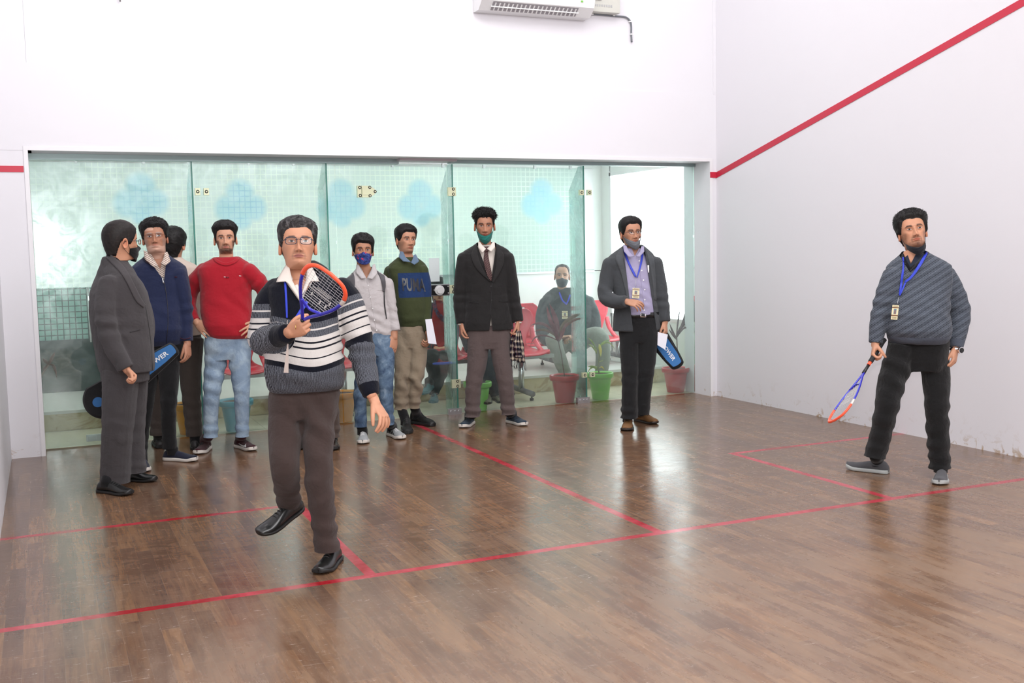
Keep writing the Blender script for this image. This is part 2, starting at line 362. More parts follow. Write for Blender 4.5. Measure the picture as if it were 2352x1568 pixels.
# gallery shell
GY = 2.6; GX = 3.32
struct('floor_gallery', MB().box((-3.4, YG+.035, -.1), (GX+.1, GY+.1, -.001)), M_TILE)
mb = MB(); mb.box((-3.4, 1.2, 0), (GX, GY, .15)); struct('trim_6', mb, M_RISER)
mb = MB(); mb.box((-3.4, 1.18, .15), (GX, GY, .176)); struct('floor_platform', mb, wall_mat('pale_step_top', (.62, .62, .58), .35))
mb = MB(); mb.box((-3.4, GY, 0), (GX+.1, GY+.12, 1.21)); mb.box((-3.4, GY, 2.42), (GX+.1, GY+.12, 3.)); mb.box((3.2, GY, 1.2), (GX+.1, GY+.12, 2.42)); mb.box((-3.4, GY, 1.2), (-2.95, GY+.12, 2.42))
struct('wall_gallery_back', mb, M_WALL2)
struct('wall_gallery_left', MB().box((-3.45, .45, 0), (-3.3, GY+.1, 3.)), M_WALL2)
mb = MB(); mb.box((GX, .37, 0), (GX+.1, .55, 3.)); mb.box((GX, 2.38, 0), (GX+.1, GY+.1, 3.)); mb.box((GX, .5, 0), (GX+.1, 2.4, .68)); mb.box((GX, .5, 2.34), (GX+.1, 2.4, 3.))
mb.box((W, .37, 0), (GX+.05, .45, 3.))
struct('wall_gallery_right', mb, M_WALL2)
struct('ceiling_gallery', MB().box((-3.4, .45, 2.75), (GX+.1, GY+.1, 2.85)), M_CEIL)
mb = MB(); mb.box((GX-.005, .5, .66), (GX+.05, 2.42, .7)); mb.box((GX-.005, 2.37, .66), (GX+.03, 2.41, 2.37)); mb.box((GX-.005, .5, 2.32), (GX+.03, 2.41, 2.36))
wf = tag(mb.build('window_1', M_WHITE), kind='structure')
mb = MB().box((GX+.06, .5, .68), (GX+.07, 2.4, 2.34)); tag(mb.build('window_pane', M_SKYW, wf), 'overexposed daylight in the window')
mb = MB().box((-2.95, GY-.004, .69), (-2.25, GY+.0, 1.22)); mb.box((-2.95, GY-.006, 1.2), (3.2, GY+.004, 2.42))
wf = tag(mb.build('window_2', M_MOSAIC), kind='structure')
mb = MB().box((-2.2, GY-.02, 1.19), (3.2, GY-.002, 1.212)); mb.build('window_sill', M_STEEL, wf)
mb = MB().box((3.0, GY-.012, 1.22), (3.2, GY-.0, 2.42)); mb.build('window_frame', M_WHITE, wf)
# far-left door leaf and pull handle; dimness behind its clear glass painted dark
d = tag(MB().box((-2.98, GY-.03, .0), (-2.24, GY-.008, .69)).build('door_1', plain('dim_behind_door_glass', srgb(52, 66, 64), .25)), kind='structure')
hx = aty(204, 700, GY-.09)[0]
mb = MB(); mb.tube([(hx, GY-.09, .66), (hx, GY-.09, 1.2)], .014); mb.tube([(hx, GY-.09, .72), (hx, GY-.01, .72)], .009); mb.tube([(hx, GY-.09, 1.14), (hx, GY-.01, 1.14)], .009)
mb.build('door_handle', M_CHROME, d, smooth=True)
struct('trim_7', MB().box((-2.1, YG+.1, .0), (-1.2, YG+.12, .001)), M_TILE)
# curtain rail above the frosted glass
rail = empty('stay_rail', (0, GY-.12, 2.47), 'long steel rail with clips running above the frosted windows', 'rail')
mb = MB(); mb.box((-2.9, GY-.13, 2.44), (3.15, GY-.105, 2.48)); mb.build('rail_bar', M_STEEL, rail)
for px in (175, 330, 433, 571, 674, 901, 1017, 1111, 1228, 1310):
    x = aty(px, 385, GY-.12)[0]; MB().box((x-.012, GY-.14, 2.40), (x+.012, GY-.1, 2.485)).build('rail_clip', M_STEEL, rail)
for px in (255, 740, 1170):
    x = aty(px, 375, GY-.12)[0]; mb = MB(); mb.tube([(x, GY-.13, 2.46), (x+.35, GY-1.0, 2.74)], .014, 8); mb.build('brace', M_STEEL, rail, smooth=True)
# ---------------- glass front ----------------
XS = [OL, -1.727, -.62, -.545, .475, .525, 1.85, OR]
def pane(x0, x1, z0=.012, z1=OZ-.03, y=YG, name='glass_screen', label='', g=None):
    gap = .004
    o = MB().box((x0+gap, y-.005, z0), (x1-gap, y+.005, z1)).build(name, M_GLASS)
    return tag(o, label, 'glass screen', g)
pane(XS[0], XS[1], label='leftmost large glass wall panel with the flash flare on it')
pane(XS[1], XS[2], label='clear glass wall panel behind the man in the red sweater')
pane(XS[2], XS[3], label='narrow glass strip carrying the door hinges beside the masked man')
dr = empty('glass_door', (XS[3], YG, 0), 'frameless glass door with round lock, between hinge and fin', 'door')
MB().box((XS[3]+.004, YG-.005, .015), (XS[4]-.004, YG+.005, OZ-.045)).build('door_pane', M_GLASS, dr)
pane(XS[4], XS[5], label='slim glass strip right of the door lock')
pane(XS[5], XS[6], label='clear glass wall panel behind the man in the black blazer')
pane(XS[6], XS[7], label='rightmost glass wall panel behind the grey blazer man')
for x, lab in ((XS[1], 'upright glass fin behind the red sweater man'), (XS[2], 'upright glass fin left of the door hinges'), (XS[5], 'upright glass fin right of the door lock'), (XS[6], 'upright glass fin between red and green pots')):
    pf = [(YG+.008, .012), (YG+.30, .012), (YG+.30, OZ-.25), (YG+.10, OZ-.035), (YG+.008, OZ-.035)]
    V = [(x-.006, a, b) for a, b in pf]+[(x+.006, a, b) for a, b in pf]
    F = [(4, 3, 2, 1, 0), (5, 6, 7, 8, 9)]+[(i, (i+1) % 5, (i+1) % 5+5, i+5) for i in range(5)]
    f = mk('glass_fin', V, F, M_FIN, None, False); tag(f, lab, 'glass fin')
    MB().box((x-.0065, YG-.001, .012), (x+.0065, YG+.006, OZ-.035)).build('fin_edge', M_GEDGE, f)
def bolt(mb, x, z, y=YG-.018):
    mb.tube([(x, y+.008, z), (x, y-.002, z)], .0135, 14, 1); mb.tube([(x, y-.001, z), (x, y-.004, z)], .007, 10, 0)
M_PATCH = plain('pale_patch_fitting', srgb(222, 226, 190), .35, .2)
def fitting(px, py, w_, h_, bolts, label, hinge=False):
    p = aty(px, py, YG-.012); mb = MB(); mb.box((p[0]-w_/2, YG-.017, p[2]-h_/2), (p[0]+w_/2, YG+.017, p[2]+h_/2))
    for bx, bz in bolts: bolt(mb, p[0]+bx, p[2]+bz)
    o = mb.build('patch_fitting', [M_PATCH, M_RUB], None, bevel=.002); o.data.polygons.foreach_set('use_smooth', [False]*len(o.data.polygons)); return tag(o, label, 'glass clamp')
fitting(454, 440, .042, .056, [(0, 0)], 'small pale clamp left of the fin behind red sweater man, upper')
fitting(474, 440, .042, .056, [(0, 0)], 'small pale clamp right of the fin behind red sweater man, upper')
fitting(1038, 440, .075, .078, [(.012, .022), (.012, -.022)], 'upper pale two-bolt clamp on the fin right of the door')
fitting(1038, 664, .075, .078, [(.012, .022), (.012, -.022)], 'middle pale two-bolt clamp beside the door lock')
fitting(1048, 881, .085, .078, [(.012, .022), (.012, -.022)], 'lower pale two-bolt clamp beside the green pot')
fitting(1336, 442, .042, .05, [(0, 0)], 'upper small clamp left of the fin near the bright window')
fitting(1354, 442, .042, .05, [(0, 0)], 'upper small clamp right of the fin near the bright window')
fitting(1343, 861, .05, .048, [(0, 0)], 'lower small clamp left of fin above the red pot')
fitting(1361, 860, .05, .048, [(0, 0)], 'lower small clamp on the rim of the green pot')
fitting(1364, 448, .0001+.05, .05, [(0, 0)], 'spider bolt plate') if False else None
# door hinge
p = aty(829, 440, YG); hg = dr
mb = MB(); mb.box((p[0]-.035, YG-.017, p[2]-.05), (p[0]+.0, YG+.017, p[2]+.05)); bolt(mb, p[0]-.014, p[2]+.034); bolt(mb, p[0]-.012, p[2]-.034)
mb.build('hinge_plate', [M_PATCH, M_RUB], hg)
V = [(p[0]+.004, p[2]-.05), (p[0]+.075, p[2]-.05), (p[0]+.115, p[2]-.025), (p[0]+.132, p[2]), (p[0]+.115, p[2]+.025), (p[0]+.075, p[2]+.05), (p[0]+.004, p[2]+.05)]
mb = MB(); n = len(V); mb.add([(a, YG-.017, b) for a, b in V]+[(a, YG+.017, b) for a, b in V], [tuple(range(n)), tuple(range(2*n-1, n-1, -1))]+[(i, i+n, (i+1) % n+n, (i+1) % n) for i in range(n)])
bolt(mb, p[0]+.075, p[2]+.036); bolt(mb, p[0]+.075, p[2]-.036); bolt(mb, p[0]+.122, p[2])
mb.box((p[0]+.01, YG-.022, p[2]-.028), (p[0]+.062, YG-.016, p[2]+.028)); mb.build('hinge_plate', [M_PATCH, M_RUB], hg)
# door lock
p = aty(1011, 666, YG-.03); 
lk = MB().box((p[0]-.092, YG-.028, p[2]-.052), (p[0]+.092, YG+.028, p[2]+.052)).build('lock_body', M_STEEL, dr, bevel=.003)
MB().box((p[0]-.084, YG-.031, p[2]-.043), (p[0]+.084, YG-.02, p[2]+.043)).build('lock_face', M_BLACK, lk)
mb = MB(); q = p[0]-.01; mb.tube([(q, YG-.03, p[2]), (q, YG-.05, p[2])], .044, 24); mb.tube([(q, YG-.05, p[2]), (q, YG-.062, p[2])], .03, 24); mb.build('knob', M_WHITE, lk, smooth=False)
for dx, dz in ((.075, .03), (.075, -.03), (-.058, 0)):
    mb = MB(); mb.tube([(p[0]+dx, YG-.03, p[2]+dz), (p[0]+dx, YG-.036, p[2]+dz)], .006, 10); mb.build('screw', M_CHROME, lk, smooth=True)
a = aty(985, 593, YG-.009); b = aty(1010, 646, YG-.009)
tag(MB().box((a[0], YG-.009, b[2]), (b[0], YG-.0055, a[2])).build('paper_notice', plain('blank_notice', srgb(214, 224, 224), .5)), 'blank white notice sheet taped to the glass above the lock', 'notice')
# floor bolt plates
for px, py, lab in ((1045, 948, 'steel floor bracket at the foot of the door fin'), (1340, 924, 'steel floor bracket at the foot of the fin beside red pot')):
    p = aty(px, py, YG); mb = MB(); mb.box((p[0]-.07, YG-.02, 0), (p[0]+.06, YG+.02, .055))
    for dx in (-.04, .0, .035): mb.tube([(p[0]+dx, YG-.02, .03), (p[0]+dx, YG-.03, .03)], .011, 10)
    tag(mb.build('floor_bracket', M_STEEL), lab, 'bracket')
p = aty(215, 1003, YG+.06); so = empty('socket_outlet', (p[0], YG+.05, p[2]), 'white electrical socket plate near the floor behind the glass', 'socket')
MB().box((p[0]-.055, YG+.04, .03), (p[0]+.085, YG+.062, .085)).build('plate', M_WHITE, so, bevel=.002)
MB().box((p[0]-.04, YG+.034, .04), (p[0]+.02, YG+.041, .075)).build('socket_face', M_WHITE, so, bevel=.002)
# ---------------- air conditioner, breaker box, cable ----------------
al = aty(1087, 30); ar = aty(1345, 50); zb = 3.53
ac = empty('air_conditioner', ((al[0]+ar[0])/2, -.1, zb), 'white split air conditioner high on the back wall, louvres facing down', 'air conditioner')
x0, x1 = al[0]+.0, ar[0]-.02
pf = [(0, zb+.0), (-.12, zb-.0), (-.205, zb+.07), (-.22, zb+.12), (-.215, zb+.29), (0, zb+.29)]
n = len(pf); V = [(x0, a, b) for a, b in pf]+[(x1, a, b) for a, b in pf]
mk('ac_body', V, [tuple(range(n)), tuple(range(2*n-1, n-1, -1))]+[(i, i+n, (i+1) % n+n, (i+1) % n) for i in range(n)], M_WHITE, ac, False)
mb = MB(); ux = lambda t: x0+(x1-x0)*t
mb.add([(ux(.1), -.126, zb-.003+.006), (ux(.86), -.126, zb+.003), (ux(.86), -.198, zb+.062), (ux(.1), -.198, zb+.062)], [(0, 1, 2, 3)]); mb.build('air_outlet', plain('ac_shadow_plastic', srgb(150, 146, 150), .5), ac)
for i in range(20):
    x = ux(.12+.0375*i); mb = MB(); mb.add([(x, -.13, zb+.001), (x+.012, -.13, zb+.001), (x+.012, -.196, zb+.054), (x, -.196, zb+.054), (x, -.14, zb+.02), (x, -.19, zb+.06)], [(0, 1, 2, 3), (0, 3, 5, 4)]); mb.build('louvre', M_WHITE, ac)
mb = MB(); mb.tube([(ux(.09), -.166, zb+.026), (ux(.87), -.166, zb+.026)], .006, 6); mb.build('flap_bar', M_WHITE, ac)
mb = MB(); mb.box((ux(.87), -.222, zb+.11), (ux(.89), -.219, zb+.125)); mb.build('badge', plain('green_badge', srgb(120, 190, 80), .4), ac)
b0 = aty(1349, 30); b1 = aty(1412, 30)
bb = empty('breaker_box', (b0[0], -.05, 3.6), 'pale grey breaker box beside the air conditioner', 'breaker box')
MB().box((b0[0], -.1, 3.60), (b1[0], 0, 3.86)).build('box_body', plain('putty_plastic', srgb(205, 205, 196), .45), bb, bevel=.004)
MB().box((b0[0]+.03, -.112, 3.7), (b0[0]+.09, -.1, 3.8)).build('switch', M_STEEL, bb)
MB().box((b0[0]-.02, -.06, 3.63), (b0[0], -.02, 3.72)).build('gland', M_BLACK, bb)
for i in range(10): MB().box((b0[0]+.03+i*.018, -.103, 3.645), (b0[0]+.038+i*.018, -.1, 3.665)).build('vent_mark', M_STEEL, bb)
cp = [aty(x, y, -.012) for x, y in ((1330, 38), (1342, 41), (1355, 33), (1385, 34), (1412, 37), (1436, 39), (1447, 48), (1450, 60), (1450, 78), (1451, 97))]
mb = MB(); mb.tube(catmull(cp, 4), .0085, 8); cb = tag(mb.build('power_cable', plain('grey_cable', srgb(112, 116, 122), .5), smooth=True), 'grey cable clipped to the wall, hanging down right of the breaker box', 'cable')
for px, py in ((1359, 33), (1409, 36), (1447, 50), (1450, 79)):
    p = aty(px, py, -.01); MB().box((p[0]-.012, -.024, p[2]-.006), (p[0]+.012, 0, p[2]+.006)).build('cable_clip', M_WHITE, cb)
p = aty(275, 3, 0); mb = MB(); mb.tube([(p[0], -.002, p[2]+.06), (p[0], -.03, p[2]+.04), (p[0], -.03, p[2]-.01)], .007, 8); tag(mb.build('wall_hook', M_STEEL, smooth=True), 'tiny dark hook at the top edge of the back wall, upper left', 'hook')
# =====================================================================
# people library
# =====================================================================
def snoise(P, f, seed=0):
    """cheap smooth noise in [-1,1] from warped sines"""
    P = np.asarray(P)*f; r = np.random.RandomState(seed+11); s = np.zeros(len(P)); Q = P.copy()
    for k in range(4):
        Mx = r.normal(size=(3, 3)); Mx /= np.linalg.norm(Mx, axis=0); ph = r.uniform(0, 6.28, 3)
        w = np.sin(Q@Mx*(1+.6*k)+ph); s += w.sum(1)/3/(1+.4*k); Q = P+w*.7
    return s/2.2
def voxel(parts, size=.007, smooth=3, fac=.5):
    V = []; F = []; n = 0
    for v, f in parts:
        V.append(np.asarray(v)); F += [tuple(i+n for i in q) for q in f]; n += len(v)
    me = bpy.data.meshes.new('tmp'); me.from_pydata([tuple(v) for v in np.vstack(V)], [], F)
    bm = bmesh.new(); bm.from_mesh(me)
    bmesh.ops.recalc_face_normals(bm, faces=bm.faces); bm.to_mesh(me); bm.free()
    o = bpy.data.objects.new('tmp', me); COL.objects.link(o)
    m = o.modifiers.new('r', 'REMESH'); m.mode = 'VOXEL'; m.voxel_size = size; m.use_smooth_shade = True
    if smooth: s = o.modifiers.new('s', 'SMOOTH'); s.factor = fac; s.iterations = smooth
    dg = bpy.context.evaluated_depsgraph_get(); ev = o.evaluated_get(dg); m2 = ev.to_mesh()
    n = len(m2.vertices); V = np.empty(n*3); m2.vertices.foreach_get('co', V); V = V.reshape(-1, 3)
    F = [tuple(p.vertices) for p in m2.polygons]
    ev.to_mesh_clear(); bpy.data.objects.remove(o); bpy.data.meshes.remove(me)
    return V, F
def vnormals(V, F):
    me = bpy.data.meshes.new('t'); me.from_pydata([tuple(v) for v in V], [], F); N = np.empty(len(V)*3)
    me.vertex_normals.foreach_get('vector', N); bpy.data.meshes.remove(me); return N.reshape(-1, 3)
def tess(F):
    T = []
    for f in F:
        for i in range(1, len(f)-1): T.append((f[0], f[i], f[i+1]))
    return T
def smooth01(x, a, b):
    t = np.clip((x-a)/(b-a+1e-9), 0, 1); return t*t*(3-2*t)
def gau(x, s): return np.exp(-(x/s)**2)

# ---- head ----
HZ = A([-.17, -.14, -.10, -.06, -.03, -.012, 0.0, .008, .018, .03, .05, .07, .09, .11, .13, .15, .17, .19, .208, .222, .231, .2355])
HW = A([.062, .056, .0525, .0515, .0515, .0515, .0515, .0515, .052, .0535, .0585, .0645, .0695, .0735, .0755, .0765, .0758, .072, .0635, .048, .028, .004])
HF = A([.036, .034, .032, .032, .036, .046, .070, .082, .087, .087, .086, .085, .084, .085, .090, .0905, .087, .078, .063, .043, .022, .002])
HB = A([-.072, -.070, -.069, -.068, -.068, -.070, -.072, -.074, -.076, -.079, -.085, -.092, -.098, -.102, -.105, -.105, -.102, -.094, -.079, -.057, -.033, -.006])
HN = A([2., 2., 2., 2., 1.9, 1.7, 1.5, 1.5, 1.6, 1.7, 1.85, 1.95, 2.05, 2.15, 2.25, 2.3, 2.3, 2.2, 2.1, 2., 2., 2.])
def head_grid(jaw=1., fat=1., nose=1.):
    z = np.concatenate([np.linspace(-.17, -.02, 10), np.linspace(-.014, .005, 8), np.linspace(.009, .135, 56), np.linspace(.14, .2, 14), np.linspace(.205, .2355, 10)])
    na = 112; t = np.linspace(0, 1, na, endpoint=False)
    # azimuth 0 = back, denser at the front (pi)
    az = 2*np.pi*t+.42*np.sin(2*np.pi*t)
    w = np.interp(z, HZ, HW)*fat; f = np.interp(z, HZ, HF); b = np.interp(z, HZ, HB); nn = np.interp(z, HZ, HN)
    lowj = smooth01(z, -.01, .01)*(1-smooth01(z, .02, .07)); w = w*(1+(jaw-1)*lowj)
    V = []
    for i in range(len(z)):
        c = -np.cos(az); s = np.sin(az)
        n = nn[i]; x = w[i]*np.sign(s)*np.abs(s)**(2/n if True else 1)
        y = np.where(c > 0, f[i]*np.abs(c)**(2/n), b[i]*np.abs(c)**(2/2.2))
        V.append(np.stack([x, y, np.full(na, z[i])], 1))
    V = np.vstack(V); x, y, zz = V.T
    fr = smooth01(y, .0, .045)                      # front mask
    d = np.zeros(len(V))
    ax = np.abs(x)
    # nose
    prof = np.interp(zz, [.053, .059, .0635, .068, .076, .089, .103, .114, .124], [0, .006, .024, .033, .032, .0225, .0145, .009, 0])*nose
    wid = np.interp(zz, [.055, .063, .071, .088, .11, .12], [.0175, .0165, .0145, .0105, .0092, .011])
    d += prof*gau(x, wid)*1.0
    d += .0085*gau(ax-.0150, .0052)*gau(zz-.0665, .0065)*nose      # wings
    # sockets, brows, cheeks
    d -= .0105*gau(ax-.031, .018)*gau(zz-.1115, .0125)
    d -= .004*gau(ax-.014, .007)*gau(zz-.113, .010)
    d += .0045*gau(ax-.031, .022)*gau(zz-.1295, .007)
    d += .0045*gau(ax-.045, .016)*gau(zz-.088, .015)
    d -= .003*gau(ax-.05, .012)*gau(zz-.055, .02)
    # lips
    lw = gau(x, .0225)
    d += .0085*lw*gau(zz-.0462, .0046)+.0098*gau(x, .019)*gau(zz-.0372, .0048)
    d -= .0075*gau(x, .024)*gau(zz-.0420, .0018)
    d += .0035*gau(x, .03)*gau(zz-.043, .017)
    d -= .0016*gau(x, .004)*gau(zz-.0545, .004)
    d -= .0055*gau(x, .02)*gau(zz-.0275, .006)
    d -= .003*gau(ax-.0235-.35*(.069-zz), .0045)*gau(zz-.056, .014)
    d += .006*gau(x, .020)*gau(zz-.014, .011)      # chin
    V[:, 1] += d*fr
    nz = len(z); F = []
    for i in range(nz-1):
        for j in range(na):
            k = (j+1) % na; F.append((i*na+j, i*na+k, (i+1)*na+k, (i+1)*na+j))
    V = np.vstack([V, [[0, 0, .2362]], [[0, -.01, -.17]]]); c = nz*na
    for j in range(na):
        k = (j+1) % na; F.append(((nz-1)*na+j, (nz-1)*na+k, c)); F.append((k, j, c+1))
    return V, F
def ear_mesh(sx):
    rings = []; n = 18
    th = np.arange(n)*2*np.pi/n
    for q, off in ((1.0, 0), (1.06, .006), (1.0, .012), (.82, .013), (.62, .007), (.3, .004)):
        yy = np.cos(th)*.0165*q+.002*np.sin(th); zz = np.sin(th)*.031*q*(1+.12*np.sin(th))+.007; yy = yy*(1-.25*(np.sin(th) < 0)*np.abs(np.sin(th)))
        rings.append(np.stack([sx*(.0705+off+.0035*(1-np.cos(th-2.6))*q), -.012+yy-.25*off, .088+zz], 1))
    return loft(rings)
HV0, HF0 = head_grid()
def skin_mat(name, rough=.5):
    if name in _mc: return _mc[name]
    t = NT(name); c = t.attr('skin', 'Color'); n = t.noise(t.geo(), 320., 3.); n1 = t.noise(t.geo(), 45., 4.)
    c = t.mix(t.math('MULTIPLY', n1, .22), c, t.mix(.5, c, (.32, .09, .05)))
    _mc[name] = t.fin(t.bsdf(c, rough, t.bump(n, .12, .002), .4, sss=.06)); return _mc[name]
M_SKIN = skin_mat('skin')
def hair_mat(name, col, grey=0., gcol=(.35, .34, .33)):
    t = NT(name); g = t.attr('hs'); n = t.noise(t.comb(t.math('MULTIPLY', g, 1.), 0., 0.), 60., 3.); n2 = t.noise(t.geo(), 60., 4.)
    f = t.ramp(t.math('ADD', t.math('MULTIPLY', n, .5), t.math('MULTIPLY', n2, .5)), [(0, 0.), (.5, 0.), (.62, 1.), (1, 1.)])
    c = t.mix(t.math('MULTIPLY', f, grey), col, gcol)
    return t.fin(t.bsdf(c, .55, t.bump(n2, .5, .004), .3))
M_HAIR = hair_mat('black_hair', (.009, .008, .008)); M_HAIRG = hair_mat('greying_hair', (.014, .012, .012), .55, (.16, .15, .15)); M_HAIRB = hair_mat('short_brown_black_hair', (.012, .009, .008), .35, (.05, .035, .03))
def eye_mat():
    t = NT('eye'); return t.fin(t.bsdf(t.attr('skin', 'Color'), .4, None, .2))
M_EYE = eye_mat()

class Head:
    """eye_px = pixel of the point between the eyes; yaw/pitch/roll in degrees seen from the camera"""
    def __init__(s, P, eye_px, yaw=0, pitch=0, roll=0, scale=1., dd=0., neck=None, anchor=(0, .088, .112), jaw=1., fat=1., nose=1.):
        y, p, r = map(math.radians, (yaw, pitch, roll))
        X0, Z0 = P.right, A([0, 0, 1.]); Y0 = -P.h
        Yv = Y0*math.cos(y)+X0*math.sin(y); Xv = X0*math.cos(y)-Y0*math.sin(y)
        Y2 = Yv*math.cos(p)+Z0*math.sin(p); Z2 = Z0*math.cos(p)-Yv*math.sin(p)
        # roll about the view axis
        vx = P.h
        def rot(v): return v*math.cos(r)+np.cross(vx, v)*math.sin(r)+vx*(v@vx)*(1-math.cos(r))
        s.X, s.Y, s.Z = rot(Xv), rot(Y2), rot(Z2)
        s.R = np.stack([s.X, s.Y, s.Z], 1)*scale; s.scale = scale
        s.o = P.P(eye_px[0], eye_px[1], dd)-s.R@A(anchor)
        s.V, s.F = head_grid(jaw, fat, nose); s.P = P
        s.neck = A(neck) if neck is not None else s.o+s.R@A([0, -.02, -.12])
        # neck axes: upright, half the head's yaw
        yy = (y+P.a)/2 if neck is not None else y
        Yn = Y0*math.cos(yy)+X0*math.sin(yy); Xn = X0*math.cos(yy)-Y0*math.sin(yy); s.Rn = np.stack([Xn, Yn, Z0], 1)*scale
    def w(s, V):
        V = np.atleast_2d(V); A1 = V@s.R.T+s.o
        B1 = (V-A([0, -.018, -.13]))@s.Rn.T+s.neck
        t = (1-smooth01(V[:, 2], -.11, .012))*1.0
        back = 1-smooth01(V[:, 1], -.08, .05)*0
        t = t[:, None]*1.0
        return A1*(1-t)+B1*t
    def skin_cols(s, base, beard=0., must=0., bcol=(.02, .015, .013), lips=None, brow=1., patches=None, goatee=0.):
        V = s.V; x, y, z = V.T; ax = np.abs(x); n = len(V); fr = smooth01(y, .0, .04)
        c = np.tile(A(base, float), (n, 1)); n1 = snoise(V, 60, 3); n2 = snoise(V, 220, 5)
        c *= (1+.05*n1)[:, None]
        def mixc(c, m, col): return c*(1-m[:, None])+A(col)*m[:, None]
        c = mixc(c, .25*gau(ax-.031, .02)*gau(z-.108, .012)*fr, A(base)*.55)  # slight eye-socket shadow painted into the skin colour
        c = mixc(c, .3*gau(ax-.03, .02)*gau(z-.09, .02)*fr, A(base)*A([1.12, .95, .85]))
        c = mixc(c, .3*gau(x, .014)*gau(z-.070, .012)*fr, A(base)*A([1.1, .9, .8]))
        lp = lips if lips is not None else A(base)*A([.72, .42, .42])
        lh = .0088*np.clip(1-(ax/.0245)**2, 0, 1)
        m = smooth01(lh-np.abs(z-.0420+.0006), -.0015, .0012)*(ax < .026)*fr
        if beard > 0 or must > 0 or goatee > 0:
            zl = .075-.02*smooth01(ax, .045, .07)*0
            bm = (1-smooth01(z, .027, .040))*smooth01(z, -.03, .0)*fr       # chin and jaw
            bm = np.maximum(bm, smooth01(ax, .043, .056)*(1-smooth01(z, .085, .105))*smooth01(z, -.02, .01)*smooth01(y, -.035, .0))
            mm = gau(z-.0545, .0046)*(1-smooth01(ax, .024, .031))*fr
            mm = np.maximum(mm, gau(ax-.028, .004)*gau(z-.044, .011)*fr)
            gm = gau(x, .018)*gau(z-.017, .012)*fr
            k = np.clip(.75+.35*n2, 0, 1.1)
            c = mixc(c, np.clip(bm*beard*k, 0, 1), bcol); c = mixc(c, np.clip(mm*must*k, 0, 1), bcol); c = mixc(c, np.clip(gm*goatee*k, 0, 1), bcol)
        c = mixc(c, m*.9, lp)
        c = mixc(c, gau(x, .021)*gau(z-.042, .0011)*fr*.8, A(lp)*.3)
        c = mixc(c, gau(ax-.0080, .0038)*gau(z-.0615, .0026)*fr*.9, A(base)*.12); c = mixc(c, gau(ax-.0185, .003)*gau(z-.0655, .008)*fr*.35, A(base)*.45)     # nostrils
        bz = .1285+.0045*gau(ax-.034, .016)-.004*smooth01(ax, .042, .056)
        bw = .0054*(1-smooth01(ax, .036, .056)*.6)
        m = smooth01(bw-np.abs(z-bz), -.0018, .0015)*smooth01(ax, .011, .017)*(1-smooth01(ax, .05, .057))*fr*brow
        c = mixc(c, np.clip(m*(.85+.2*n2), 0, 1), bcol)
        if patches is not None:
            q = snoise(V, 26, 8); m = smooth01(q+patches[1](x, y, z), .0, .12)*fr
            c = mixc(c, m*.95, patches[0])
        return np.clip(c, 0, 1)
    def eyes(s, parent, skin, look=(0, 0), open_=.86, name='eye'):
        for sx in (-1, 1):
            nu, nv = 25, 13; V = []; C = []
            for j in range(nv):
                for i in range(nu):
                    u = i/(nu-1)*2-1; v = j/(nv-1)*2-1
                    hu = .0072*open_*(1-abs(u)**2.2); hl = .0052*open_*(1-abs(u)**2.0)
                    zz = v*(hu if v > 0 else hl)+.0012*u*1
                    xx = .0155*u; r2 = (xx/.0165)**2+(zz/.011)**2
                    V.append((sx*(.0315+xx), .0018*0+.0815-.0030+.0066*math.sqrt(max(0, 1-r2*.8)), .1115+zz))
                    ix, iz = look[0]*.006*sx*1, look[1]*.003
                    dx = xx*1-look[0]*.006*sx; dz = zz-iz; d = math.hypot(dx, dz)
                    if d < .0023: c = (.004, .004, .004)
                    elif d < .0062: c = (.018, .009, .006)
                    else: c = (.46, .40, .37)
                    if v > .80: c = (.02, .013, .011)
                    if v < -.9: c = tuple(.55*k for k in skin)
                    C.append(c)
            F = [(j*nu+i, j*nu+i+1, (j+1)*nu+i+1, (j+1)*nu+i) for j in range(nv-1) for i in range(nu-1)]
            mk(name, s.w(V), F, M_EYE, parent, attrs={'skin': A(C)})
    def shell(s, name, fn, mat, parent, extra=None, noise=None):
        """offset copy of the scalp; fn(x,y,z)->thickness (negative = no hair)"""
        V = s.V; x, y, z = V.T; N = vnormals(V, s.F)
        if (N[5000]@A([V[5000][0], V[5000][1], 0])) < 0: N = -N
        t = fn(x, y, z)
        if noise: t = np.where(t > 0, t+np.minimum(t, .02)*noise(V), t)
        keep = t > -.0032; V2 = V+N*np.maximum(t, -.0032)[:, None]
        F = [f for f in s.F if all(keep[i] for i in f)]
        used = sorted({i for f in F for i in f}); mp = {u: k for k, u in enumerate(used)}
        Vw = s.w(V2[used]); F = [tuple(mp[i] for i in f) for f in F]
        hs = x[used]*1.0+.25*snoise(V[used], 30, 2)*.05
        return Vw, F, hs
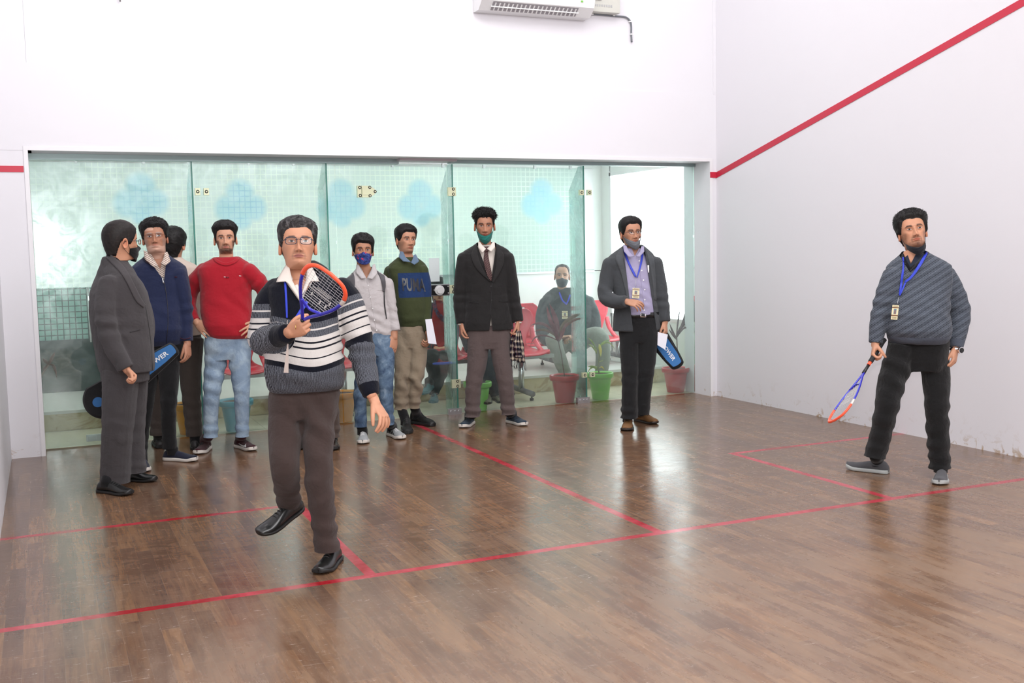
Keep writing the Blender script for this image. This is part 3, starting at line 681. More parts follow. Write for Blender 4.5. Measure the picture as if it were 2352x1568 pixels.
    def hair(s, parent, mat, line=.165, side=.085, back=.03, top=.022, sidet=.008, part=0., messy=0., seed=1, tufts=260, tl=.02, sweep=(0, 0, 0), fringe=0., puff=None, temple=.062, thin=0.):
        def fn(x, y, z):
            ax = np.abs(x)
            # hairline height as a function of azimuth (front high, sides low, nape lowest)
            a = np.arctan2(ax, y)                 # 0 front .. pi back
            fl = line-.006*np.cos(ax/.05*3.1)*0+fringe*np.clip(x*part*12, -1, 1)
            h = np.interp(a, [0, .45, .72, .9, 1.2, 1.55, 1.7, 2.0, 2.5, 3.15], [0, .002, -.010, -.045, side-line+.004, side-line+.004, side-line+.03, side-line+.02, back-line, back-line])+fl
            # temple corner
            m = z-h+.0025*snoise(np.stack([x, y, z], 1), 160, seed)
            e = smooth01(m, 0, .016)
            tp = smooth01(z, .13, .20)
            th = (sidet*(1-tp)+top*tp)*e
            if puff is not None: th = th+puff(x, y, z)*e
            back_f = smooth01(-y, .0, .09)*(1-tp); th = th+.004*back_f*e
            return np.where(m > 0, th+.0012, np.maximum(m*.35, -.01))
        def nz(V):
            q = V.copy(); q[:, 1] *= .35; q[:, 2] *= .6
            return .16*snoise(q, 190, seed)+.12*snoise(V, 60, seed+3)+messy*.5*snoise(V, 75, seed+4)
        Vw, F, hs = s.shell('hair', fn, mat, parent, noise=nz)
        Ns = vnormals(Vw, F); c = Vw.mean(0)
        if np.mean(np.einsum('ij,ij->i', Ns, Vw-c)) < 0: Ns = -Ns
        r = np.random.RandomState(seed); k = len(Vw); VV = [Vw]; FF = list(F); HS = [hs]; sw = s.R@A(sweep)/s.scale
        loc = (Vw-s.o)@s.R/s.scale**2
        ok = np.where((loc[:, 2] > line-.01) | (loc[:, 1] < .02))[0]
        idx = r.choice(ok, min(tufts*4, len(ok)), replace=len(ok) < tufts*4)
        for i in idx:
            tp = float(smooth01(loc[i, 2], .12, .19)); L = tl*r.uniform(.5, 1.15)*(.45+.55*tp)
            d = sw*(.3+tp)-s.Y*.25*(1-tp)-s.Z*.8*(1-tp)+r.normal(size=3)*(.28+messy)
            d = nrm(d-Ns[i]*(d@Ns[i])); d = nrm(d+Ns[i]*(.10+messy*r.uniform(.2, 1.2))*tp); p = Vw[i]-Ns[i]*.0022
            d2 = nrm(d-Ns[i]*(.22-.1*messy)+r.normal(size=3)*(.1+messy*.6))
            rr = (.0015+.0016*messy)*s.scale
            P3 = [p, p+d*L*.5, p+d*L*.5+d2*L*.5]; a, f = tube(P3, [rr, rr*.85, .0004], 4)
            n0 = sum(len(q) for q in VV); VV.append(a); FF += [tuple(j+n0 for j in q) for q in f]; HS.append(np.full(len(a), r.uniform(-.1, .1)))
        o = mk('hair', np.vstack(VV), FF, mat, parent, attrs={'hs': np.concatenate(HS)}); return o
    def mask(s, parent, mat, zt=.078, zb=-.012, ears=True, nosecover=True, t=.004, width=.1, name='face_mask', loops=None, tilt=0.):
        # a cloth cup from ear to ear: over nose and mouth, or pulled down under the chin
        n, m = 45, 18; V = []; ph = np.linspace(-1.42, 1.42, n)
        HVx = s.V; zs = np.unique(HVx[:, 2].round(5))
        for i, a in enumerate(ph):
            q = abs(a)/1.42; sa, ca = math.sin(a), math.cos(a)
            if nosecover: top = zt+.013*math.exp(-(a/.22)**2)-.012*q**2; bot = zb+.045*q**2.2
            else: top = zt+.050*q**1.7; bot = zb+.062*q**1.5
            for j in range(m):
                v = j/(m-1); z = top+(bot-top)*v
                w_ = np.interp(max(z, .004), HZ, HW); f = np.interp(max(z, .012), HZ, HF)
                if nosecover: bul = .010*math.sin(math.pi*min(1, v*1.1+.05))*ca+.024*math.exp(-((z-.072)/.016)**2)*math.exp(-(a/.30)**2)+.006
                else: bul = .006+.012*math.sin(math.pi*v)*ca
                bul += .0015*math.sin(v*19+3*math.sin(a*2.3))*(1 if not nosecover else .5)
                neck = 1-.16*smooth01(-z, -.005, .05)
                V.append(((w_+.003+.35*bul)*sa*neck, (f+bul)*ca**.8*neck*1.0+.002 if ca > 0 else 0, z))
        F = [(i*m+j, i*m+j+1, (i+1)*m+j+1, (i+1)*m+j) for i in range(n-1) for j in range(m-1)]
        V = A(V); Vw = V@s.R.T+s.o
        mo = mk(name, Vw, F, mat, parent); sd = mo.modifiers.new('s', 'SOLIDIFY'); sd.thickness = .0018; sd.offset = 0
        if ears:
            for sx, i in ((-1, 0), (1, n-1)):
                e1 = V[i*m+1]; e2 = V[i*m+m-2]
                P3 = [e1, (sx*.080, -.004, .112), (sx*.083, -.028, .100), (sx*.079, -.022, .070), e2+A([0, -.004, .0])] if nosecover else [e1, (sx*.079, -.004, .085), (sx*.083, -.024, .092), (sx*.079, -.02, .07)]
                Vt, Ft = tube((catmull(P3, 4))@s.R.T+s.o, .0013, 6); mk('ear_loop', Vt, Ft, loops or mat, mo)
        return mo
    def glasses(s, parent, frame, w_=.021, h_=.0145, zc=.110, rimless=False, rad=.0013, lens=True, refl=1.):
        g = None; mb = MB(); y0 = .104
        for sx in (-1, 1):
            th = np.linspace(0, 2*np.pi, 33)[:-1]; c = np.cos(th); q = np.sin(th)
            px = sx*.0335+w_*np.sign(c)*np.abs(c)**.5; pz = zc+h_*np.sign(q)*np.abs(q)**.5; py = y0-.12*(np.abs(px)-.02)**1*.9-(np.abs(px) > .05)*0
            L = np.stack([px, py, pz], 1)
            Vt, Ft = tube(s.w(L), rad*s.scale, 6, closed=True, cap=False); mb.add(Vt, Ft)
            mb.add(*tube(s.w(catmull([(sx*.0545, y0-.004, zc+.006), (sx*.066, y0-.02, zc+.006), (sx*.0775, .03, zc+.004), (sx*.079, -.008, zc+.0), (sx*.077, -.022, zc-.016)], 4)), rad*1.05*s.scale, 6))
            if lens: 
                mb2 = MB(); mb2.add(s.w(np.vstack([L+A([0, .0006, 0]), [[sx*.0335, y0-.002, zc]]])), [(i, (i+1) % 32, 32) for i in range(32)])
                s_l = (sx, mb2)
                if sx == -1: l1 = s_l
                else: l2 = s_l
        mb.add(*tube(s.w(catmull([(-.0135, y0+.0005, zc+.004), (0, y0+.003, zc+.0065), (.0135, y0+.0005, zc+.004)], 4)), rad*s.scale, 6))
        g = mb.build('glasses', frame, parent, smooth=True)
        if lens:
            for sx, m2 in (l1, l2): m2.build('lens', M_LENS, g, smooth=False)
        return g
M_LENS = glass_mat('spectacle_lens', (.97, .975, 1.), .8, .0, .04)

# ---- hand ----
def hand(wrist, d, palm, thumb, curls=(25, 30, 32, 35), spread=6, size=1., thumb_out=35, thumb_curl=20, vox=.0028, fore=None, fr=.027, thumb_in=0.):
    """d: direction wrist->knuckles, palm: outward palm normal, thumb: direction of the thumb side"""
    d = nrm(d); palm = nrm(A(palm)-d*(A(palm)@d)); lat = nrm(np.cross(palm, d)); lat = lat if lat@A(thumb) > 0 else -lat
    S = size; W0 = A(wrist, float); parts = []
    if fore is not None:
        fd = nrm(W0-A(fore)); parts.append(tube([A(fore), W0-fd*.03*S, W0+d*.012*S], [fr*1.15*S, fr*S*.95, fr*.92*S], 14, round_=True, ref=lat, asp=1.12))
    # palm: lofted
    rings = []
    for t, hw, th in ((-.005, .025, .017), (.02, .033, .0165), (.05, .0395, .0145), (.078, .0405, .0125), (.094, .036, .0095)):
        a = np.arange(16)*2*np.pi/16; c = W0+d*t*S-palm*.0*S
        rings.append(c+S*(np.cos(a)[:, None]*lat*hw+np.sin(a)[:, None]*palm*th))
    parts.append(loft(rings))
    parts.append(sph(W0+(d*.035+lat*.022+palm*.008)*S, A([.019, .026, .014])*S, 12, 8, np.stack([lat, d, palm], 1)))
    lens = (.072, .079, .074, .058); offs = (.028, .0095, -.0095, -.0275); back = (.088, .092, .089, .082)
    tips = []
    for i in range(4):
        base = W0+(d*(back[i]-.012)+lat*offs[i])*S; sp = math.radians(spread*(1.5-i))
        dd = nrm(d*math.cos(sp)+lat*math.sin(sp)); P3 = [base]; p = base+dd*.012*S; P3.append(p); ang = 0
        c = curls[i] if np.isscalar(curls[i]) else curls[i]
        for k, seg in enumerate((.44, .31, .25)):
            ang += math.radians(c if np.isscalar(c) else c[k])*(1., 1.1, .8)[k]
            v = dd*math.cos(ang)+palm*math.sin(ang); p = p+v*lens[i]*seg*S*1.0; P3.append(p)
        r = A([.0095, .0098, .0086, .0078, .0066])*S*(1 if i < 3 else .88)
        parts.append(tube(catmull(P3, 3), np.interp(np.linspace(0, 1, 13), np.linspace(0, 1, 5), r), 10, round_=True)); tips.append(P3[-1])
    to = math.radians(thumb_out); b = W0+(d*.022+lat*.024+palm*.006)*S
    v1 = nrm(d*math.cos(to)+lat*math.sin(to)+palm*(.25+thumb_in)); p1 = b+v1*.038*S
    tc = math.radians(thumb_curl); v2 = nrm(v1*math.cos(tc)+(palm*.5-lat*.5+d*.3)*math.sin(tc)); p2 = p1+v2*.032*S; v3 = nrm(v2*math.cos(tc)+(palm*.5-lat*.5+d*.3)*math.sin(tc)); p3 = p2+v3*.026*S
    parts.append(tube(catmull([b-v1*.012*S, b, p1, p2, p3], 3), np.interp(np.linspace(0, 1, 13), np.linspace(0, 1, 5), A([.012, .0135, .0115, .0102, .0075])*S), 10, round_=True)); tips.append(p3)
    V, F = voxel(parts, vox, 3)
    return V, F, tips

# ---- cloth building ----
def ring_pts(c, hw, hd, L, Fv, n=36, ex=2.3, tilt=None, belly=0.):
    th = np.arange(n)*2*np.pi/n; co_, si = np.cos(th), np.sin(th)
    x = hw*np.sign(co_)*np.abs(co_)**(2/ex); y = hd*np.sign(si)*np.abs(si)**(2/ex)
    y = np.where(y > 0, y*(1+belly), y)
    Pn = A(c)+x[:, None]*A(L)+y[:, None]*A(Fv)
    if tilt is not None: Pn[:, 2] += (Pn-A(c))@A(tilt)
    return Pn
def segdist(V, segs):
    """nearest bone, param t along it, for every vertex"""
    best = np.full(len(V), 1e9); bi = np.zeros(len(V), int); bt = np.zeros(len(V))
    for k, (a, b, r) in enumerate(segs):
        a = A(a); b = A(b); ab = b-a; t = np.clip(((V-a)@ab)/(ab@ab), 0, 1); dd = np.linalg.norm(V-(a+t[:, None]*ab), axis=1)/r
        m = dd < best; best[m] = dd[m]; bi[m] = k; bt[m] = t[m]
    return bi, bt, best
class Person:
    def __init__(s, foot_px, label, yaw=0, d=None, z=0., name='person'):
        if d is None: s.base = atz(*foot_px, z); s.d0 = depth(s.base)
        else: s.d0 = d; s.base = atd(*foot_px, d); s.base[2] = z
        s.k = s.d0/FPX; s.h = nrm([FW[0], FW[1], 0]); rr = ray(foot_px[0], foot_px[1]); s.h = nrm([rr[0], rr[1], 0])
        s.right = A([s.h[1], -s.h[0], 0]); s.a = math.radians(yaw)
        s.front = -s.h*math.cos(s.a)+s.right*math.sin(s.a); s.L = s.right*math.cos(s.a)+s.h*math.sin(s.a)
        s.root = empty(name, s.base, label, 'person'); s.bodyparts = []; s.surf = {}
    def P(s, x, y, dd=0.): return atd(x, y, s.d0-dd)
    def J(s, j): return s.P(*j)
    def torso_rings(s, spec, L=None, Fv=None):
        """spec rows: (cx, cy, halfwidth_px, halfdepth_m, dd[, belly])"""
        L = s.L if L is None else L; Fv = s.front if Fv is None else Fv; R = []
        sa = abs(math.sin(s.a)); ca = max(.35, abs(math.cos(s.a)))
        for r in spec:
            cx, cy, hw, hd, dd = r[:5]; w_ = hw*s.k
            if sa > .8:      # seen from the side: hd is the half width, the silhouette gives the depth
                wd = hd; hd = math.sqrt(max(w_**2-(wd*math.cos(s.a))**2, (w_*.5)**2))/sa; R.append(ring_pts(s.P(cx, cy, dd), wd, hd, L, Fv, belly=0)); continue
            if hw > 0: w_ = math.sqrt(max((w_)**2-(hd*sa)**2, (w_*.45)**2))/ca
            R.append(ring_pts(s.P(cx, cy, dd), w_, hd, L, Fv, belly=r[5] if len(r) > 5 else 0.))
        return R
    def limb(s, joints, radii, k=5, n=18, round_=False, asp=1.):
        P_ = catmull([s.J(j) for j in joints], k); r = np.interp(np.linspace(0, 1, len(P_)), np.linspace(0, 1, len(radii)), radii)
        return tube(P_, r, n, round_=round_, asp=asp)
    def garment(s, name, parts, mat, folds=(), vox=.0075, smooth=4, wr=.0035, seed=0, hfun=None, parent=None, thick=0, cuts=None, attrs=None, label=None):
        V, F = voxel(parts, vox, smooth); N = vnormals(V, F)
        q = V.copy(); q[:, 2] *= .55
        d = wr*1.3*snoise(q, 17, seed)+wr*.8*snoise(V, 42, seed+1)
        for c, r, amp, ax, fq in folds:         # centre, radius, amplitude, axis of repetition, folds per metre
            c = A(c); m = np.exp(-(np.linalg.norm(V-c, axis=1)/r)**2)
            ph = (V-c)@nrm(ax)*fq*2*np.pi+1.7*snoise(V, 13, seed+5)
            w_ = np.sin(ph*.7); d += 1.7*amp*m*w_*(.15+.85*np.clip(.5+1.1*snoise(V, 11, seed+8), 0, 1))
        V = V+N*d[:, None]
        at = dict(attrs(V) if attrs else {})
        if hfun: at['h'] = hfun(V)
        o = mk(name, V, F, mat, parent or s.root, attrs=at)
        if label: o['label'] = label
        if cuts:
            bm = bmesh.new(); bm.from_mesh(o.data)
            for planes in cuts:     # each: list of (point, normal): remove geometry on the positive side of all
                for p, nn_ in planes:
                    bmesh.ops.bisect_plane(bm, geom=bm.verts[:]+bm.edges[:]+bm.faces[:], plane_co=Vector(p), plane_no=Vector(nn_), dist=1e-5)
                dl = [f for f in bm.faces if all((f.calc_center_median()-Vector(p)).dot(Vector(nn_)) > 0 for p, nn_ in planes)]
                bmesh.ops.delete(bm, geom=dl, context='FACES')
            bm.to_mesh(o.data); bm.free()
            o.data.polygons.foreach_set('use_smooth', [True]*len(o.data.polygons))
        if thick: m = o.modifiers.new('thick', 'SOLIDIFY'); m.thickness = thick; m.offset = 1
        V2 = np.empty(len(o.data.vertices)*3); o.data.vertices.foreach_get('co', V2)
        s.surf[name] = BVHTree.FromPolygons([tuple(v) for v in V2.reshape(-1, 3)], [tuple(p.vertices) for p in o.data.polygons])
        return o
    def pxplane(s, p1, p2, flip=1, dd=0.):
        """plane through the camera and two pixels; normal to the right of p1->p2 as seen (flip to change)"""
        a = ray(*p1); b = ray(*p2); n = nrm(np.cross(a, b))*flip
        return (CAM, n)
    def cast(s, bvh, x, y, off=0.):
        d = nrm(ray(x, y)); best = None
        for b in (bvh if isinstance(bvh, (list, tuple)) else [bvh]):
            h = b.ray_cast(Vector(CAM), Vector(d), 30)
            if h[0] is not None:
                dist = (A(h[0])-CAM)@d
                if best is None or dist < best: best = dist
        return None if best is None else CAM+d*(best-off)
    def flap(s, ea, eb, mat, name='collar', n=14, m=4, thick=.004):
        def lin(e):
            e = A(e, float); L = np.concatenate([[0], np.cumsum(np.linalg.norm(np.diff(e[:, :2], axis=0), axis=1))]); t = np.linspace(0, L[-1], n)
            return np.stack([np.interp(t, L, e[:, k]) for k in range(3)], 1)
        ea = lin(ea); eb = lin(eb)
        V = [s.P(*(ea[i]+(eb[i]-ea[i])*j/m+A([0, 0, .004*math.sin(math.pi*j/m)]))) for i in range(n) for j in range(m+1)]; w_ = m+1
        F = [(i*w_+j, i*w_+j+1, (i+1)*w_+j+1, (i+1)*w_+j) for i in range(n-1) for j in range(m)]
        o = mk(name, V, F, mat, s.root); sd = o.modifiers.new('t', 'SOLIDIFY'); sd.thickness = thick; sd.offset = 0; return o
    def strip(s, bvh, ea, eb, mat, name='strip', n=28, m=4, off=.004, thick=.003, parent=None, smooth=True, clip=True):
        if parent is None: bvh = list(s.surf.values())+(list(bvh) if isinstance(bvh, (list, tuple)) else [bvh])
        ea = catmull(np.hstack([A(ea, float), np.zeros((len(ea), 1))]), 8)[:, :2]; eb = catmull(np.hstack([A(eb, float), np.zeros((len(eb), 1))]), 8)[:, :2]
        def res(e, n):
            L = np.concatenate([[0], np.cumsum(np.linalg.norm(np.diff(e, axis=0), axis=1))]); t = np.linspace(0, L[-1], n)
            return np.stack([np.interp(t, L, e[:, 0]), np.interp(t, L, e[:, 1])], 1)
        a = res(ea, n); b = res(eb, n); G = []; last = None
        for i in range(n):
            for j in range(m+1):
                q = a[i]+(b[i]-a[i])*j/m; G.append(s.cast(bvh, q[0], q[1], off))
        ok = [g for g in G if g is not None]
        if not ok: return None
        md = np.median([depth(g) for g in ok])
        D = A([depth(g) if g is not None else np.nan for g in G]).reshape(n, m+1); miss = np.isnan(D).ravel(); D[np.abs(D-md) > .45] = np.nan
        for i in range(n):
            row = D[i]; row[np.isnan(row)] = np.nanmean(row) if not np.all(np.isnan(row)) else md
        for _ in range(2):
            Dp = np.pad(D, 1, mode='edge'); D = np.minimum(D, (Dp[:-2, 1:-1]+Dp[2:, 1:-1]+Dp[1:-1, :-2]+Dp[1:-1, 2:])/4*.5+D*.5)
        V = [];
        for i in range(n):
            for j in range(m+1):
                q = a[i]+(b[i]-a[i])*j/m; V.append(atd(q[0], q[1], D[i, j]))
        k = len(V); V2 = [v+nrm(v-CAM)*(thick) for v in V]; w_ = m+1
        F = [(i*w_+j, i*w_+j+1, (i+1)*w_+j+1, (i+1)*w_+j) for i in range(n-1) for j in range(m)]
        if clip and miss.any():
            F = [f for f in F if not any(miss[i] for i in f)]
            if not F: return None
            us = sorted({i for f in F for i in f}); mp = {u: i for i, u in enumerate(us)}
            o = mk(name, [V[u] for u in us], [tuple(mp[i] for i in f) for f in F], mat, parent or s.root, smooth)
            sd = o.modifiers.new('t', 'SOLIDIFY'); sd.thickness = thick; sd.offset = 0; return o
        F += [tuple(q+k for q in f[::-1]) for f in F]
        bd = [i*w_ for i in range(n)]+[(n-1)*w_+j for j in range(1, w_)]+[i*w_+m for i in range(n-2, -1, -1)]+[j for j in range(m-1, 0, -1)]
        F += [(bd[i], bd[(i+1) % len(bd)], bd[(i+1) % len(bd)]+k, bd[i]+k) for i in range(len(bd))]
        return mk(name, V+V2, F, mat, parent or s.root, smooth)
    def dot(s, bvh, x, y, r, mat, name='button', off=.002, parent=None):
        p = s.cast(bvh, x, y, off)
        if p is None: return
        d = nrm(CAM-p); mb = MB(); mb.tube([p-d*.002, p+d*.002], r, 12); return mb.build(name, mat, parent or s.root, smooth=False)
    def line(s, bvh, pts, w_, mat, name='seam', off=.002, parent=None):
        P3 = [s.cast(bvh, x, y, off) for x, y in catmull(np.hstack([A(pts, float), np.zeros((len(pts), 1))]), 5)[:, :2]]
        P3 = [p for p in P3 if p is not None]
        if len(P3) < 2: return
        V, F = tube(P3, w_, 6); return mk(name, V, F, mat, parent or s.root)
    def body(s, head, hands, skin, cols, legs=(), extra=()):
        """one continuous skin mesh: head+neck and torso core, arms and legs under the clothes, hands"""
        parts = list(extra)
        hv = head.w(head.V); F = list(head.F); V = [hv]; n = len(hv); C = [cols]; FF = [tuple(f) for f in F]
        for sx in (-1, 1):
            ev, ef = ear_mesh(sx); ev = head.w(ev); V.append(ev); FF += [tuple(i+n for i in f) for f in ef]; n += len(ev)
            C.append(np.tile(A(skin)*A([1.05, .9, .85]), (len(ev), 1)))
        if parts:
            cv, cf = voxel(parts, .014, 2); V.append(cv); FF += [tuple(i+n for i in f) for f in cf]; n += len(cv); C.append(np.tile(A(skin), (len(cv), 1)))
        for hd in hands:
            vv, ff = hd[0], hd[1]; V.append(vv); FF += [tuple(i+n for i in f) for f in ff]; n += len(vv)
            cc = np.tile(A(skin), (len(vv), 1))*(1+.08*snoise(vv, 90, 3))[:, None]
            for tp in hd[2]:
                m = gau(np.linalg.norm(vv-tp, axis=1), .007)*.5; cc = cc*(1-m[:, None])+A(skin)*A([1.25, 1.1, 1.1])*m[:, None]
            C.append(np.clip(cc, 0, 1))
        o = mk('body', np.vstack(V), FF, M_SKIN, s.root, attrs={'skin': np.vstack(C)})
        bm = bmesh.new(); bm.from_mesh(o.data); bmesh.ops.recalc_face_normals(bm, faces=bm.faces); bm.to_mesh(o.data); bm.free()
        s.surf['body'] = BVHTree.FromPolygons([tuple(v) for v in np.vstack(V)[:len(head.V)]], head.F)
        return o
    def core(s, spec, limbs):
        """under-clothes body volumes"""
        out = [loft(s.torso_rings(spec))]
        for js, rs in limbs: out.append(s.limb(js, rs, 4, 10, True))
        return out

# ---- shoes ----
def shoe(parent, heel, toe, mat, sole_mat, up=(0, 0, 1), kind='sneaker', length=None, sc=1., label=None, toe_mat=None, name='shoe', wide=1.):
    heel = A(heel, float); toe = A(toe, float); X = nrm(toe-heel); up = nrm(A(up)-X*(A(up)@X)); Y_ = np.cross(up, X); Ln = np.linalg.norm(toe-heel)
    if length: toe = heel+X*length; Ln = length
    S = Ln/.29
    T = A([0, .03, .1, .22, .35, .5, .62, .75, .87, .95, 1.]); ue = .99
    HWd = A([.020, .030, .036, .037, .036, .040, .046, .048, .044, .034, .008])*wide*S
    if kind == 'dress': HT = A([.045, .062, .074, .082, .082, .070, .058, .048, .040, .031, .018]); st = .018
    elif kind == 'boot': HT = A([.10, .12, .13, .135, .125, .085, .068, .062, .056, .046, .026]); st = .03
    else: HT = A([.05, .068, .082, .088, .080, .070, .060, .052, .046, .038, .024]); st = .026
    HT = HT*S*sc; tt = np.concatenate([np.linspace(0, .92, 20), [.945, .965, .98, .99, .996, 1.]]); hw = np.interp(tt, T, HWd); hw[-6:] = np.interp(.92, T, HWd)*np.sqrt(np.clip(1-((tt[-6:]-.92)/.081)**2, .02, 1)); ht = np.interp(tt, T, HT)
    bend = .006*S*np.sin(tt*np.pi*1.2)
    def rings(hw, z0, z1, ex, ins=0.):
        R = []
        for i, t in enumerate(tt):
            a = np.arange(24)*2*np.pi/24; c = np.cos(a); q = np.sin(a)
            x = hw[i]*np.sign(c)*np.abs(c)**(2/ex); zz = z0[i]+(z1[i]-z0[i])*(.5+.5*np.sign(q)*np.abs(q)**(2/ex))
            x = x*(1-ins*((zz-z0[i])/(z1[i]-z0[i]+1e-9))**1.5)
            R.append(heel+X*(t*Ln)+Y_*x[:, None]+Y_*bend[i]+up*zz[:, None])
        return R
    z0 = np.zeros(26)+.004; sr = np.zeros(26)+st*S; spring = .012*S*smooth01(tt, .75, 1.)*(kind != 'boot')
    root = None
    V, F = loft(rings(hw, sr*.5+spring, np.maximum(ht, sr+.012)+spring, 2.3, .38))
    o = mk(name, V, F, mat, parent)
    if label: o['label'] = label
    V, F = loft(rings(hw*1.07+.001, spring, sr+spring+.001, 5.))
    so = mk('sole', V, F, sole_mat, o); 
    if kind != 'slip':
        mb = MB()
        for i in range(5):
            t = .38+.06*i; w_ = .017*S; z = np.interp(t, tt, ht)+.001; c = heel+X*t*Ln+up*z
            mb.tube(catmull([c-Y_*w_-up*.005, c+up*.0025, c+Y_*w_-up*.005], 3), .0022*S, 6)
        mb.build('laces', M_RUB if kind != 'sneaker_w' else M_WHITE, o, smooth=True)
    return o
# =====================================================================
# people
# =====================================================================
SK = dict(tan=srgb(202, 148, 118), brown=srgb(192, 142, 114), deep=srgb(180, 130, 104), light=srgb(206, 158, 134))
M_SOLEW = plain('white_sole', srgb(214, 208, 200), .6); M_SOLEB = plain('black_sole', (.012, .012, .012), .5)
M_LEATH = plain('black_polished_leather', (.012, .013, .013), .3, 0, .5, .25)
M_GOLD = plain('gold', (.8, .55, .2), .2, 1.)
M_LAN = plain('blue_lanyard', srgb(38, 60, 190), .5)
M_SHIRTW = fabric('off_white_shirt', srgb(236, 226, 216), .8, 1200, .2)
def stripes(name, stops, knit=None, base_scale=1., weave=700., fore=None):
    """knit cloth coloured by the height attribute h (pixels of garment height, 0..1)"""
    t = NT(name); h = t.attr('h'); g = t.geo()
    c = t.ramp(h, stops, 'CONSTANT')
    n = t.noise(g, weave, 2.); n2 = t.noise(g, 16., 5., .6)
    kn = t.ramp(h, [(p, (1. if k else 0.)) for p, k in knit], 'CONSTANT')
    if fore:
        fm = t.math('GREATER_THAN', t.attr('fore'), .5); cm = t.math('LESS_THAN', t.attr('cuff'), .74)
        c = t.mix(fm, c, t.mix(cm, fore[0], fore[1])); nf = t.n('ShaderNodeMix'); t.set(nf.inputs[0], fm); t.set(nf.inputs[2], kn); t.set(nf.inputs[3], cm); kn = nf.outputs[0]
    g2 = t.mix(.012, g, t.noise(g, 30., 2., out=1), 'ADD')
    X, Y_, Z_ = t.xyz(g2)
    wv = t.math('MULTIPLY', t.math('SINE', t.math('MULTIPLY', t.math('ADD', Z_, t.math('MULTIPLY', X, .55)), 1150.)), t.math('SINE', t.math('MULTIPLY', t.math('SUBTRACT', Z_, t.math('MULTIPLY', X, .55)), 1150.)))
    c = t.mix(t.math('MULTIPLY', kn, t.ramp(t.math('ADD', t.math('MULTIPLY', wv, .5), t.math('MULTIPLY', n, .5)), [(0, 0.), (.25, 0.), (.55, .85), (1, 1.)])), c, srgb(146, 150, 160))
    c = t.mix(t.math('MULTIPLY', n, .12), c, (.02, .02, .03))
    hb = t.math('ADD', t.math('MULTIPLY', n2, 1.), t.math('MULTIPLY', wv, .08))
    return t.fin(t.bsdf(c, .95, t.bump(hb, .4, .02), .15, 0, .1))

